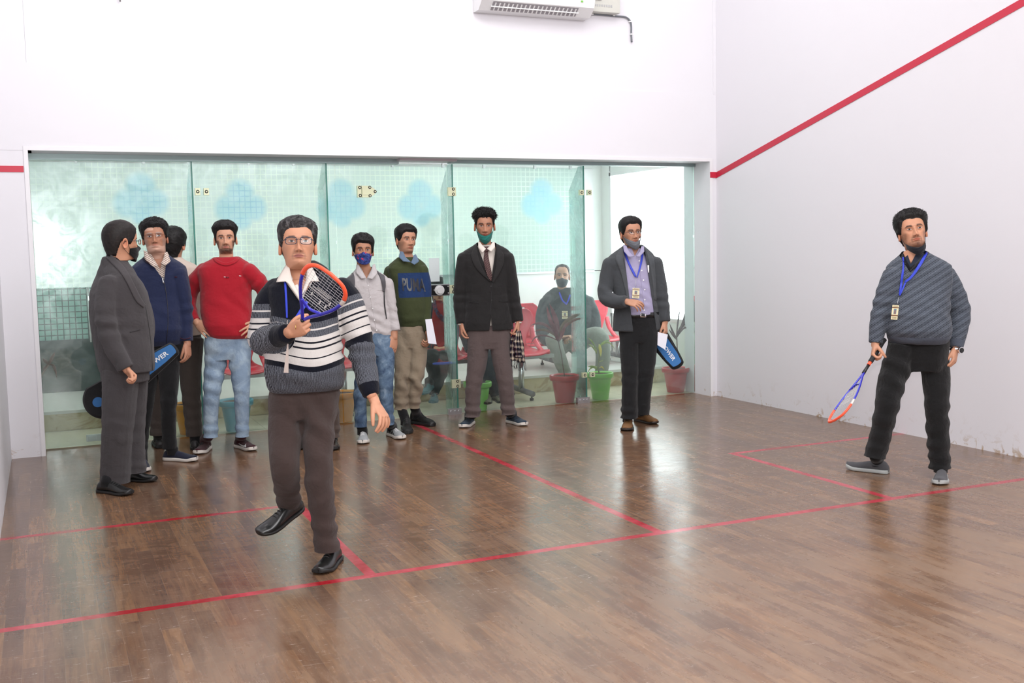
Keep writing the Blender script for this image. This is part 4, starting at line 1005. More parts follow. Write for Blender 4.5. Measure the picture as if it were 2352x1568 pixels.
UZ_ = A([0, 0, 1.])
def jumper_man():
    p = Person((745, 1300), 'person playing a shot: navy sweater with white stripes, racket raised, one foot lifted', 0, name='person')
    k = p.k; R = p.root
    neck = p.P(690, 640, -.03)
    hd = Head(p, (685.5, 553), yaw=3, pitch=12, roll=1, scale=1.02, dd=.1, neck=neck, jaw=1.04, fat=1.05)
    skin = SK['tan']
    cols = hd.skin_cols(skin, beard=.12, must=.55, bcol=(.06, .045, .04), lips=srgb(150, 92, 88))
    # hands
    wl = p.P(664, 764, .28); hl = hand(wl, p.P(704, 746, .34)-wl, A([0, 0, 0])+p.right*.25+p.h*.9+A([0, 0, .2]), A([0, 0, 1])+p.right*.3, curls=(62, 66, 68, 70), spread=1, thumb_out=30, thumb_curl=45, thumb_in=.5, fore=p.P(643, 771, .2), fr=.026, size=1.0)
    wr = p.P(860, 922, .10); hr = hand(wr, p.P(884, 960, .13)-wr, -p.right*.45+p.h*.2-A([0, 0, .8]), -p.right*.9-A([0, 0, .3]), curls=((30, 25, 20), (38, 28, 20), (30, 30, 20), (22, 22, 20)), spread=11, thumb_out=32, thumb_curl=25, fore=p.P(848, 890, .07), fr=.025)
    core = p.core([(695, 640, 34, .07, 0), (700, 690, 66, .09, 0), (702, 800, 70, .11, 0), (702, 890, 60, .09, 0), (702, 925, 42, .06, -.02)],
                  [([(655, 715, 0), (612, 775, .02), (640, 772, .2)], (.03, .035, .03)), ([(765, 715, 0), (825, 800, 0), (852, 905, .1)], (.03, .035, .03)),
                   ([(735, 930, 0), (735, 1090, .08), (755, 1250, 0)], (.06, .045, .03)), ([(660, 930, 0), (652, 1075, .1), (660, 1150, -.2)], (.06, .045, .03))])
    p.body(hd, [hl, hr], skin, cols, extra=core)
    hd.eyes(R, skin, look=(.1, .5))
    hd.hair(R, M_HAIRG, line=.176, side=.098, top=.016, sidet=.007, part=1, fringe=.004, tufts=420, tl=.022, sweep=p.right*.8+A([0, 0, .2]), seed=4)
    hd.glasses(R, plain('navy_spectacle_frame', srgb(26, 28, 52), .25), .0250, .0165, .110, rad=.0018)
    # sweater
    def tr(y): return
    torso = loft(p.torso_rings([(702, 896, 80, .115, .01, .1), (702, 884, 87, .125, .02, .15), (700, 850, 90, .135, .03, .25), (698, 800, 86, .13, .03, .2), (702, 750, 82, .125, .01, .12), (706, 710, 84, .12, 0, .1), (706, 675, 90, .108, 0), (704, 655, 88, .095, 0), (701, 642, 74, .082, -.005), (696, 630, 52, .07, -.01), (693, 621, 33, .062, -.015), (692, 616, 29, .058, -.015)]))
    lsl = p.limb([(640, 664, 0), (616, 700, 0), (605, 772, .0), (616, 782, .06), (640, 772, .2), (660, 765, .27)], (.066, .067, .068, .074, .072, .062, .046, .042), round_='start')
    rsl = p.limb([(778, 664, 0), (803, 700, 0), (825, 780, .0), (838, 840, .02), (849, 893, .08), (854, 908, .09)], (.07, .072, .07, .064, .055, .042, .038), round_='start')
    joints = [(p.J((640, 664, 0)), p.J((605, 775, 0)), .07), (p.J((605, 780, 0)), p.J((660, 765, .27)), .065), (p.J((778, 664, 0)), p.J((825, 780, 0)), .07), (p.J((825, 780, 0)), p.J((855, 908, .09)), .06), (p.J((700, 660, 0)), p.J((700, 900, 0)), .16)]
    zt = p.P(700, 600)[2]; zb = p.P(700, 920)[2]
    def hf(V):
        # pixel-height like coordinate; sag in the middle, own offsets on the sleeves
        bi, bt, bd = segdist(V, joints); xc = (V-p.P(700, 700))@p.right
        y = 600+(zt-V[:, 2])/(zt-zb)*320
        yt = y-18*np.exp(-((xc-.03)/.13)**2)+4
        ya = y-16*(xc < 0)+2+7; yl = y+28
        out = np.where(bi == 4, yt, 0)
        out = np.where((bi == 0) | (bi == 1), yl, out); out = np.where(bi == 2, 690+bt*132+4*(xc > 0), out)
        out = np.where(bi == 3, 822+bt*98, out)
        return (out-600)/330
    def af(V):
        D = []
        for a_, b_, r_ in joints:
            ab = b_-a_; t = np.clip(((V-a_)@ab)/(ab@ab), 0, 1); D.append(np.linalg.norm(V-(a_+t[:, None]*ab), axis=1)/r_)
            if len(D) == 2: t1 = t
        f = .5+(np.minimum(D[0], D[4])-D[1])*2
        return {'fore': np.clip(f, 0, 1), 'cuff': t1}
    q = lambda y: (y-600)/330
    navy = srgb(11, 14, 25); kg = srgb(30, 32, 39); wh = srgb(205, 200, 196)
    sweater = stripes('striped_sweater_knit', [(0, navy), (q(722), kg), (q(736), wh), (q(739.5), kg), (q(754), wh), (q(764), navy), (q(768), wh), (q(777), navy), (q(781), wh), (q(799), navy), (q(801.5), wh), (q(818), navy), (q(830), kg), (q(900), navy)],
                      [(0, 0), (q(722), 1), (q(736), 0), (q(739.5), 1), (q(754), 0), (q(830), 1), (q(900), 0)], fore=(navy, kg))
    el = p.J((606, 785, .02)); er = p.J((822, 800, 0)); be = p.J((702, 880, .1))
    # V neck cut: two planes through the camera
    vcut = [p.pxplane((640, 600), (690, 698), 1), p.pxplane((690, 698), (738, 600), 1), ]
    c1 = p.pxplane((655, 645), (688, 692)); c2 = p.pxplane((688, 692), (722, 640))
    def side(pl, pt):
        P0, n = pl; return (P0, n) if (p.P(*pt)-P0)@n > 0 else (P0, -n)
    inside = (690, 650)
    cut = [side(c1, inside), side(c2, inside), (p.P(690, 700, -.02), p.front)]
    sw = p.garment('sweater', [torso, lsl, rsl], sweater, [(el, .09, .006, p.P(640, 772, .2)-el, 28), (er, .09, .006, A([0, 0, 1.]), 26), (be, .16, .004, A([.2, 0, 1.]), 14), (p.J((760, 720, .05)), .1, .005, A([.8, 0, .6]), 16)], vox=.006, hfun=hf, attrs=af, cuts=[cut], seed=2, wr=.003)
    ss = p.surf['sweater']
    # shirt under it
    sh = loft(p.torso_rings([(700, 740, 62, .1, -.005), (702, 700, 72, .105, -.01), (700, 660, 62, .085, -.01), (695, 640, 34, .066, -.02), (692, 622, 26, .054, -.02)]))
    scut = [side(p.pxplane((664, 620), (690, 680)), (700, 640)), side(p.pxplane((690, 680), (708, 620)), (685, 640)), (p.P(690, 700, -.02), p.front)]
    p.garment('shirt', [sh], M_SHIRTW, vox=.006, wr=.002, cuts=[scut])
    cl = [p.surf['sweater'], p.surf['shirt']]
    p.flap([(664, 610, .055), (671, 644, .10), (690, 682, .135)], [(657, 608, .04), (633, 648, .105), (658, 645, .11), (688, 690, .135)], M_SHIRTW)
    p.flap([(706, 612, .055), (703, 644, .10), (691, 682, .135)], [(714, 609, .04), (734, 646, .105), (712, 645, .11), (693, 690, .135)], M_SHIRTW)
    p.flap([(676, 656, .105), (689, 683, .132)], [(683, 653, .10), (693, 672, .125)], M_SHIRTW, 'placket')
    # chest skin seen in the V
    # trousers
    M_TR = fabric('dark_brown_trousers', srgb(82, 66, 62), .85, 900, .45)
    hips = loft(p.torso_rings([(700, 880, 76, .11, 0), (700, 905, 82, .115, 0), (697, 935, 80, .11, 0), (697, 962, 74, .1, 0)]))
    r1 = p.limb([(735, 925, 0), (732, 1000, .05), (733, 1100, .08), (744, 1200, .03), (753, 1276, 0)], (.088, .078, .069, .065, .060, .058, .064), n=22)
    l1 = p.limb([(662, 925, 0), (654, 1000, .05), (655, 1075, .1), (659, 1120, -.05), (665, 1164, -.235)], (.088, .08, .068, .062, .06), n=22)
    e1, e2 = p.J((752, 1262, 0)), p.J((664, 1158, -.2)); ax2 = nrm(e2-p.J((659, 1120, -.05))); hemc = [[(e1, A([0, 0, -1.])), (e1-p.right*.09, p.right)], [(e2-ax2*.012, ax2*.6-UZ_*.4), (e2+p.right*.075, -p.right)]]
    p.garment('trousers', [hips, r1, l1], M_TR, [(p.J((735, 1000, .1)), .16, .007, A([.7, 0, .7]), 12), (p.J((748, 1215, .0)), .09, .008, A([.3, 0, 1]), 17), (p.J((735, 1110, .1)), .12, .004, A([-.5, 0, 1]), 14), (p.J((700, 950, .1)), .1, .006, A([1, 0, .5]), 14), (p.J((656, 1130, -.05)), .12, .006, A([0, 0, 1]), 18)], vox=.0065, wr=.003, seed=3, smooth=3, cuts=hemc)
    for c, r in ((p.P(754, 1248, 0), .063), (p.P(664, 1150, -.18), .061)):
        pass
    # shoes
    ht = atz(772, 1284); tt = atz(733, 1322)
    d = nrm(tt-ht); shoe(R, tt-d*.285, tt, M_LEATH, M_SOLEB, kind='dress', sc=1.0)
    h2 = p.P(694, 1163, -.24); t2 = p.P(610, 1222, .02-.1)
    upv = A(p.P(664, 1130, -.12))-(h2+t2)/2
    d2 = nrm(t2-h2); shoe(R, h2, h2+d2*.28, M_LEATH, M_SOLEB, up=upv, kind='dress')
    # lanyard and pen-like whistle card hanging edge-on
    la = p.strip(ss, [(652, 643), (655, 690), (657, 730)], [(657, 643), (660, 690), (661, 730)], M_LAN, 'lanyard', off=.006)
    p.strip(ss, [(703, 690), (690, 708), (676, 730)], [(708, 694), (696, 714), (680, 731)], M_LAN, 'lanyard', off=.008)
    a = p.P(661, 790, .24); b = p.P(657, 856, .22)
    mb = MB(); n_ = nrm(np.cross(b-a, p.h)); mb.add([a-n_*.003, a+n_*.003, b+n_*.011, b-n_*.011, a-n_*.003+p.h*.004, a+n_*.003+p.h*.004, b+n_*.011+p.h*.004, b-n_*.011+p.h*.004], [(0, 1, 2, 3), (7, 6, 5, 4), (0, 4, 5, 1), (1, 5, 6, 2), (2, 6, 7, 3), (3, 7, 4, 0)])
    mb.tube([p.P(660, 735, .17), p.P(661, 790, .24)], .0015, 6)
    mb.build('hanging_card', plain('card_edge', srgb(190, 176, 168), .4), R)
    # ring
    c = p.P(679, 751, .335); th = np.linspace(0, 2*np.pi, 17)[:-1]; V, F = tube([c+UZ_*math.cos(a)*.0095+p.h*math.sin(a)*.0105 for a in th], .0017, 6, closed=True, cap=False); mk('finger_ring', V, F, M_GOLD, R)
    return p
JM = jumper_man()
def man(foot, label, yaw, head, torso, arms, legs, shoes, top, bottom, skin='brown', hips=None, folds_t=(), folds_l=(), cuts=None, core=None, d=None, shadow=None, hfun=None, attrs=None, vox=.0065, thick=0, top_name='shirt', top_wr=.003, z=0., leg_wr=.003, look=(0, .2), eyes=True, tsm=4):
    p = Person(foot, label, yaw, d=d, z=z); R = p.root; sk = SK[skin] if isinstance(skin, str) else skin; p.sk = sk
    h = dict(head); neck = h.pop('neck'); cols = h.pop('cols', {}); hair = h.pop('hair', None)
    p.hd = hd = Head(p, h.pop('eye'), neck=p.P(*neck), **h)
    hands = []; parts = []; limbs = []
    for a in arms:
        j = a['j']; limbs.append(([j[0], j[len(j)//2], j[-1]], (.022, .024, .018)))
        parts.append(p.limb(j, a['r'], round_='start'))
        if 'hand' in a:
            q = dict(a['hand']); w_ = p.P(*j[-1]); k = p.P(*q.pop('to'))
            fore = p.P(*(A(j[-1])*.65+A(j[-2])*.35)); hs = hand(w_+nrm(k-w_)*q.pop('out', .0), k-w_, fore=fore, **q); hands.append(hs)
    t = p.torso_rings(torso); parts.insert(0, loft(t))
    cs = core or [(r[0], r[1], r[2]*.58, r[3]*.58, r[4]-.01) for r in torso]
    lg = [([l['j'][0], l['j'][len(l['j'])//2], l['j'][-2]], (.05, .04, .03)) for l in legs]
    p.body(hd, hands, sk, hd.skin_cols(sk, **cols), extra=[loft(p.torso_rings(cs))]+[p.limb(a_, b_, 4, 10, True) for a_, b_ in limbs+lg])
    if eyes: hd.eyes(R, sk, look=look)
    if hair: hd.hair(R, **hair)
    p.garment(top_name, parts, top, folds_t and [(p.P(*f[0]), *f[1:]) for f in folds_t], vox=vox, cuts=cuts(p) if cuts else None, hfun=hfun(p) if hfun else None, attrs=attrs(p) if attrs else None, thick=thick, wr=top_wr, seed=int(foot[0]), smooth=tsm)
    if legs:
        lp = [loft(p.torso_rings(hips))] if hips else []
        auto = []; hemcuts = []; seated = z > 0 or d is not None
        for l in legs:
            J = [p.P(*q) for q in l['j']];
            jl = list(l['j'][-1]); jp = l['j'][-2]; ext = [jl[i]+(jl[i]-jp[i])*.035/max(.05, np.linalg.norm(p.P(*jl)-p.P(*jp))) for i in range(3)]
            lp.append(p.limb(l['j'][:-1]+[tuple(ext)] if not seated else l['j'], l['r'], n=20, asp=l.get('asp', 1.))); m = J[len(J)//2]
            if len(legs) == 2 and not seated:
                o_ = legs[0] if l is legs[1] else legs[1]; oe = p.P(*o_['j'][-1]); sp = J[-1]-oe; sp[2] = 0; ax_ = nrm(J[-1]-J[-2]); hemcuts.append([(J[-1]-ax_*.004, ax_*.55+A([0, 0, -.45])), ((J[-1]+oe)/2, nrm(sp))])
            auto += [(m, .11, .0035, A([.25, 0, 1.]), 15), (J[-1]*.7+J[-2]*.3, .09, l.get('bunch', .006), A([.15, 0, 1.]), 19)]
        p.garment('trousers', lp, bottom, list(auto)+[(p.P(*f[0]), *f[1:]) for f in folds_l], vox=vox, seed=int(foot[0])+9, wr=leg_wr, smooth=3, cuts=hemcuts or None)
    for l, s_ in zip(legs, shoes):
        s_ = dict(s_); e = p.P(*l['j'][-1]); b_ = e*.8+p.P(*l['j'][-2])*.2; toe = s_.pop('toe'); heel = s_.pop('heel'); zz = s_.pop('zz', z)
        T_ = atz(toe[0], toe[1], zz) if len(toe) == 2 else p.P(*toe); H_ = atz(heel[0], heel[1], zz) if len(heel) == 2 else p.P(*heel)
        L_ = s_.pop('len', .28); keep = s_.pop('keep', 'toe'); dd = nrm(T_-H_)
        if keep == 'toe': H_ = T_-dd*L_
        else: T_ = H_+dd*L_
        an = H_+dd*.075*L_/.28+UZ*.045; V_, F_ = tube([an, an+UZ*.04, e*.5+an*.5+UZ*.03, b_*.8+e*.2], [.042, .041, .040, .038], 16, ref=dd); mk('sock', V_, F_, fabric('maroon_sock' if 'sock' in s_ else 'dark_sock', s_.pop('sock', (.012, .012, .014)), .9, 900, .2), R)
        o = shoe(R, H_, T_, s_.pop('mat'), s_.pop('sole'), **s_)
        p.shoes = getattr(p, 'shoes', [])+[o]
    return p
def side_planes(p, segs, inside, front_pt=None):
    """cut region bounded by camera planes through pixel pairs, keeping 'inside' pixel inside the removed part"""
    out = []
    for a, b in segs:
        P0, n = p.pxplane(a, b); out.append((P0, n) if (p.P(*inside)-P0)@n > 0 else (P0, -n))
    out.append((p.P(*front_pt) if front_pt else p.P(inside[0], inside[1], -.02), p.front)); return out
def badge(p, surf, tl, tr, bl, name='id_card', strapmat=None, ribbon=None, off=.012):
    a, b, c = [p.cast(surf, *q, off) for q in (tl, tr, bl)]
    if a is None or b is None or c is None: return
    mxd = min(depth(a), depth(b), depth(c))-.012; a, b, c = [atd(q[0], q[1], mxd) for q in (tl, tr, bl)]; d = c+(b-a); n = p.h*.003; V = [a, b, d, c]; V2 = [v+n for v in V]
    o = mk(name, V+V2, [(0, 1, 2, 3), (7, 6, 5, 4), (0, 4, 5, 1), (1, 5, 6, 2), (2, 6, 7, 3), (3, 7, 4, 0)], plain('id_card_cream', srgb(226, 216, 176), .3), p.root, False)
    def rect(u0, u1, v0, v1, mat, nm, dz=.0006):
        q = [a+(b-a)*u+(c-a)*v-nrm(p.h)*dz for u, v in ((u0, v0), (u1, v0), (u1, v1), (u0, v1))]; mk(nm, q, [(0, 1, 2, 3)], mat, o, False)
    rect(.0, 1., .14, .2, plain('card_band', srgb(110, 66, 34), .4), 'band'); rect(0, 1, .68, .76, plain('card_band', srgb(110, 66, 34), .4), 'band')
    rect(.3, .7, .26, .62, plain('card_photo', srgb(96, 130, 150), .4), 'photo'); rect(.4, .6, .34, .62, plain('card_face', srgb(140, 96, 80), .4), 'photo_face', .001)
    for v in (.05, .82, .9): rect(.15, .85, v, v+.035, plain('card_print', srgb(120, 100, 70), .4), 'print_line')
    return o
def text_on(p, surf, txt, quad, mat, name='lettering', off=.004, ext=.0012, bold=0., parent=None, mirror=False):
    """built-in font lettering laid on a surface inside a pixel quad (tl, tr, bl)"""
    cu = bpy.data.curves.new('t', 'FONT'); cu.body = txt; cu.offset = bold; cu.extrude = 0; cu.resolution_u = 3
    o = bpy.data.objects.new('t', cu); COL.objects.link(o); dg = bpy.context.evaluated_depsgraph_get(); me = o.evaluated_get(dg).to_mesh()
    bm = bmesh.new(); bm.from_mesh(me); o.evaluated_get(dg).to_mesh_clear(); bpy.data.objects.remove(o)
    bmesh.ops.triangulate(bm, faces=bm.faces); bmesh.ops.subdivide_edges(bm, edges=bm.edges[:], cuts=3, use_grid_fill=True)
    bmesh.ops.triangulate(bm, faces=bm.faces)
    V = A([v.co[:] for v in bm.verts]); F = [tuple(v.index for v in f.verts) for f in bm.faces]; bm.free()
    lo = V.min(0); hi = V.max(0); u = (V[:, 0]-lo[0])/(hi[0]-lo[0]); v = 1-(V[:, 1]-lo[1])/(hi[1]-lo[1])
    tl, tr, bl = [A(q, float) for q in quad]; P2 = tl+(tr-tl)*u[:, None]+(bl-tl)*v[:, None]; out = []
    for q in P2:
        c = p.cast(surf, q[0], q[1], off); out.append(c if c is not None else p.P(q[0], q[1], .1))
    return mk(name, out, F, mat, parent or p.root, False)
FH = lambda to, palm, thumb, **k: dict(to=to, palm=palm, thumb=thumb, **k)
RTv, HV = A([.914, -.405, 0.]), A([.405, .914, 0.]); UZ = A([0, 0, 1.])

# ---------- man in herringbone sweater, right ----------
def herring():
    t = NT('herringbone_knit'); g = t.geo(); X, Y_, Z_ = t.xyz(g)
    s = t.math('SUBTRACT', t.math('MULTIPLY', X, .75), t.math('MULTIPLY', Y_, .66))
    d1 = t.math('ADD', t.math('MULTIPLY', Z_, 1.), t.math('MULTIPLY', s, -.62))
    zig = t.math('PINGPONG', t.math('MULTIPLY', s, 1.), .009)
    v = t.math('SINE', t.math('MULTIPLY', t.math('ADD', t.math('MULTIPLY', zig, 1.5), d1), 620.))
    v2 = t.math('SINE', t.math('MULTIPLY', d1, 150.))
    f = t.math('ADD', t.math('MULTIPLY', v, .38), t.math('ADD', .42, t.math('MULTIPLY', v2, .12)))
    c = t.mix(t.math('MINIMUM', t.math('MAXIMUM', f, 0.), 1.), srgb(28, 31, 39), srgb(116, 124, 136))
    band = t.attr('band'); c = t.mix(t.math('GREATER_THAN', band, .5), c, srgb(80, 86, 98))
    n = t.noise(g, 15., 5.)
    return t.fin(t.bsdf(c, .95, t.bump(t.math('ADD', n, t.math('MULTIPLY', f, .15)), .4, .02), .15, 0, .1))
def right_man():
    def at(p):
        wl, wr_ = p.P(2011, 786, .02), p.P(2196, 796, .05); lo = p.P(2110, 770, .0)[2]
        el, er = p.P(2024, 715, 0), p.P(2204, 715, 0)
        def f(V):
            a = (lo-V[:, 2])*60; tors = np.abs((V-p.P(2110, 700))@p.right) < .185
            for w_, e in ((wl, el), (wr_, er)):
                ax = nrm(w_-e); tt = (V-w_)@ax; near = np.linalg.norm(V-w_, axis=1) < .09
                a = np.where(near & ~(tors & (V[:, 2] > lo)), np.maximum(a*(tors), (tt+.035)*60), a*np.where(near, 1, tors))
            return {'band': np.clip(a+.5, 0, 1)}
        return f
    p = man((2095, 1100), 'person in grey herringbone sweater and black trousers with racket lowered, at the right wall', -8,
        dict(eye=(2101, 524), yaw=12, pitch=12, roll=-9, scale=1.0, dd=.06, neck=(2096, 590, -.02), fat=1.06, jaw=1.1,
             cols=dict(beard=.5, must=.85, goatee=.7, bcol=(.02, .014, .012)), hair=dict(mat=M_HAIR, line=.178, side=.09, top=.026, sidet=.013, tl=.03, tufts=420, sweep=RTv*.7+UZ*.3, seed=3, messy=.12, part=-1, fringe=.006)),
        [(2110, 788, 60, .105, .02, .1), (2110, 776, 68, .125, .03, .2), (2110, 755, 72, .14, .03, .3), (2108, 720, 70, .14, .02, .3), (2108, 680, 70, .13, .01, .15), (2110, 645, 72, .12, 0), (2110, 625, 73, .11, 0), (2110, 610, 70, .10, 0), (2108, 600, 59, .09, -.005), (2105, 591, 45, .08, -.01), (2102, 583, 33, .07, -.015), (2099, 576, 25, .062, -.02)],
        [dict(j=[(2055, 634, 0), (2036, 675, 0), (2024, 715, 0), (2016, 752, .01), (2011, 788, .02)], r=(.075, .066, .06, .052, .042), hand=FH((2003, 823, .05), RTv-HV*.2, -HV-UZ*.1, curls=(62, 68, 70, 72), thumb_out=25, thumb_curl=50, thumb_in=.6, spread=2)),
         dict(j=[(2166, 634, 0), (2190, 672, 0), (2204, 715, 0), (2202, 755, .03), (2196, 798, .05)], r=(.078, .07, .066, .058, .043), hand=FH((2190, 835, .07), -RTv*.8+HV*.6, -HV-RTv*.4, curls=(24, 30, 34, 36), thumb_out=18, thumb_curl=25, spread=2))],
        [dict(j=[(2074, 800, 0), (2048, 880, .03), (2036, 940, .05), (2022, 1000, .02), (2008, 1050, 0)], r=(.095, .084, .072, .066, .066), bunch=.010),
         dict(j=[(2142, 800, 0), (2150, 870, .03), (2152, 940, .05), (2155, 1010, .03), (2160, 1075, 0)], r=(.095, .084, .072, .066, .066), bunch=.010)],
        [dict(toe=(1944, 1076), heel=(2028, 1086), mat=fabric('grey_shoe_knit', srgb(96, 96, 100), .9, 1500), sole=M_SOLEG, kind='slip'),
         dict(toe=(2158, 1116), heel=(2163, 1080), mat=fabric('grey_shoe_knit', srgb(96, 96, 100), .9, 1500), sole=M_SOLEG, kind='slip', keep='toe')],
        herring(), fabric('black_trousers', srgb(24, 24, 25), .85, 900, .5), skin='tan', hips=[(2110, 765, 64, .11, 0), (2110, 790, 67, .12, 0), (2108, 830, 64, .11, 0), (2108, 850, 56, .1, 0)],
        cuts=lambda p: [side_planes(p, [((2068, 590), (2090, 625)), ((2090, 625), (2135, 572))], (2092, 600))], attrs=at, top_name='sweater',
        folds_t=[((2035, 700, .02), .1, .006, A([0, 0, 1]), 20), ((2200, 712, .02), .11, .009, A([.1, 0, 1]), 17), ((2140, 730, .12), .14, .004, A([.6, 0, .8]), 15), ((2110, 770, .12), .12, .004, A([0, 0, 1]), 25)], folds_l=[((2070, 850, .1), .16, .007, A([.6, 0, .8]), 13), ((2040, 980, .05), .14, .007, A([.3, 0, 1]), 14), ((2152, 990, .05), .15, .007, A([-.2, 0, 1]), 13)])
    R = p.root; S = p.surf['sweater']
    sh = loft(p.torso_rings([(2100, 680, 50, .085, -.01), (2104, 640, 56, .085, -.01), (2102, 608, 40, .07, -.015), (2098, 590, 26, .058, -.02), (2097, 578, 21, .055, -.02)]))
    p.garment('polo_shirt', [sh], fabric('slate_polo', srgb(50, 58, 76), .85, 1200, .2), vox=.006, wr=.001, cuts=[side_planes(p, [((2080, 570), (2092, 606)), ((2092, 606), (2110, 570))], (2094, 590))])
    bl = fabric('navy_rib', srgb(20, 22, 32), .9, 1500, .2)
    both = [S, p.surf['polo_shirt']]
    p.strip(both, [(2068, 586), (2076, 603), (2091, 624)], [(2075, 582), (2082, 598), (2092, 615)], bl, 'neckband', off=.006)
    p.strip(both, [(2091, 624), (2115, 605), (2139, 574)], [(2091, 614), (2110, 597), (2131, 570)], bl, 'neckband', off=.006)
    p.strip(both, [(2072, 590), (2073, 610), (2069, 640), (2064, 676)], [(2076, 590), (2077, 612), (2074, 642), (2069, 676)], M_LAN, 'lanyard', off=.009)
    p.strip(both, [(2128, 574), (2110, 606), (2091, 634), (2078, 645)], [(2133, 578), (2115, 611), (2095, 638), (2079, 650)], M_LAN, 'lanyard', off=.011) if True else None
    p.strip(both, [(2079, 645), (2072, 662), (2064, 678)], [(2084, 643), (2076, 662), (2068, 679)], M_LAN, 'lanyard', off=.012)
    p.line(S, [(2065, 680), (2060, 700)], .0012, M_STEEL, 'clip_cord', off=.01)
    badge(p, S, (2050, 700), (2065, 701), (2046, 733))
    p.hd.mask(R, fabric('black_mask_cloth', srgb(30, 32, 42), .9, 1500, .3), zt=-.012, zb=-.06, nosecover=False)
    # wrist watch
    w_ = p.P(2196, 803, .05); ax = nrm(p.P(2196, 798, .05)-p.P(2202, 755, .03)); V, F = tube([w_-ax*.009, w_-ax*.003, w_+ax*.003, w_+ax*.009], [.0335, .0352, .0352, .0335], 24, ref=RTv, asp=1.1)
    wt = mk('wrist_watch', V, F, M_CHROME, R)
    c = w_-p.h*.026+p.right*.024; n_ = nrm(-p.h+p.right*.8); mb = MB(); mb.tube([c, c+n_*.011], .021, 24); mb.build('watch_case', M_CHROME, wt, smooth=False); mb = MB(); mb.tube([c+n_*.0105, c+n_*.012], .0165, 24); mb.build('watch_face', M_BLACK, wt)
    dark = fabric('grey_shoe_strap', srgb(112, 112, 116), .9, 1500)
    return p
M_SOLEG = plain('pale_grey_sole', srgb(176, 180, 178), .6)
RM = right_man()

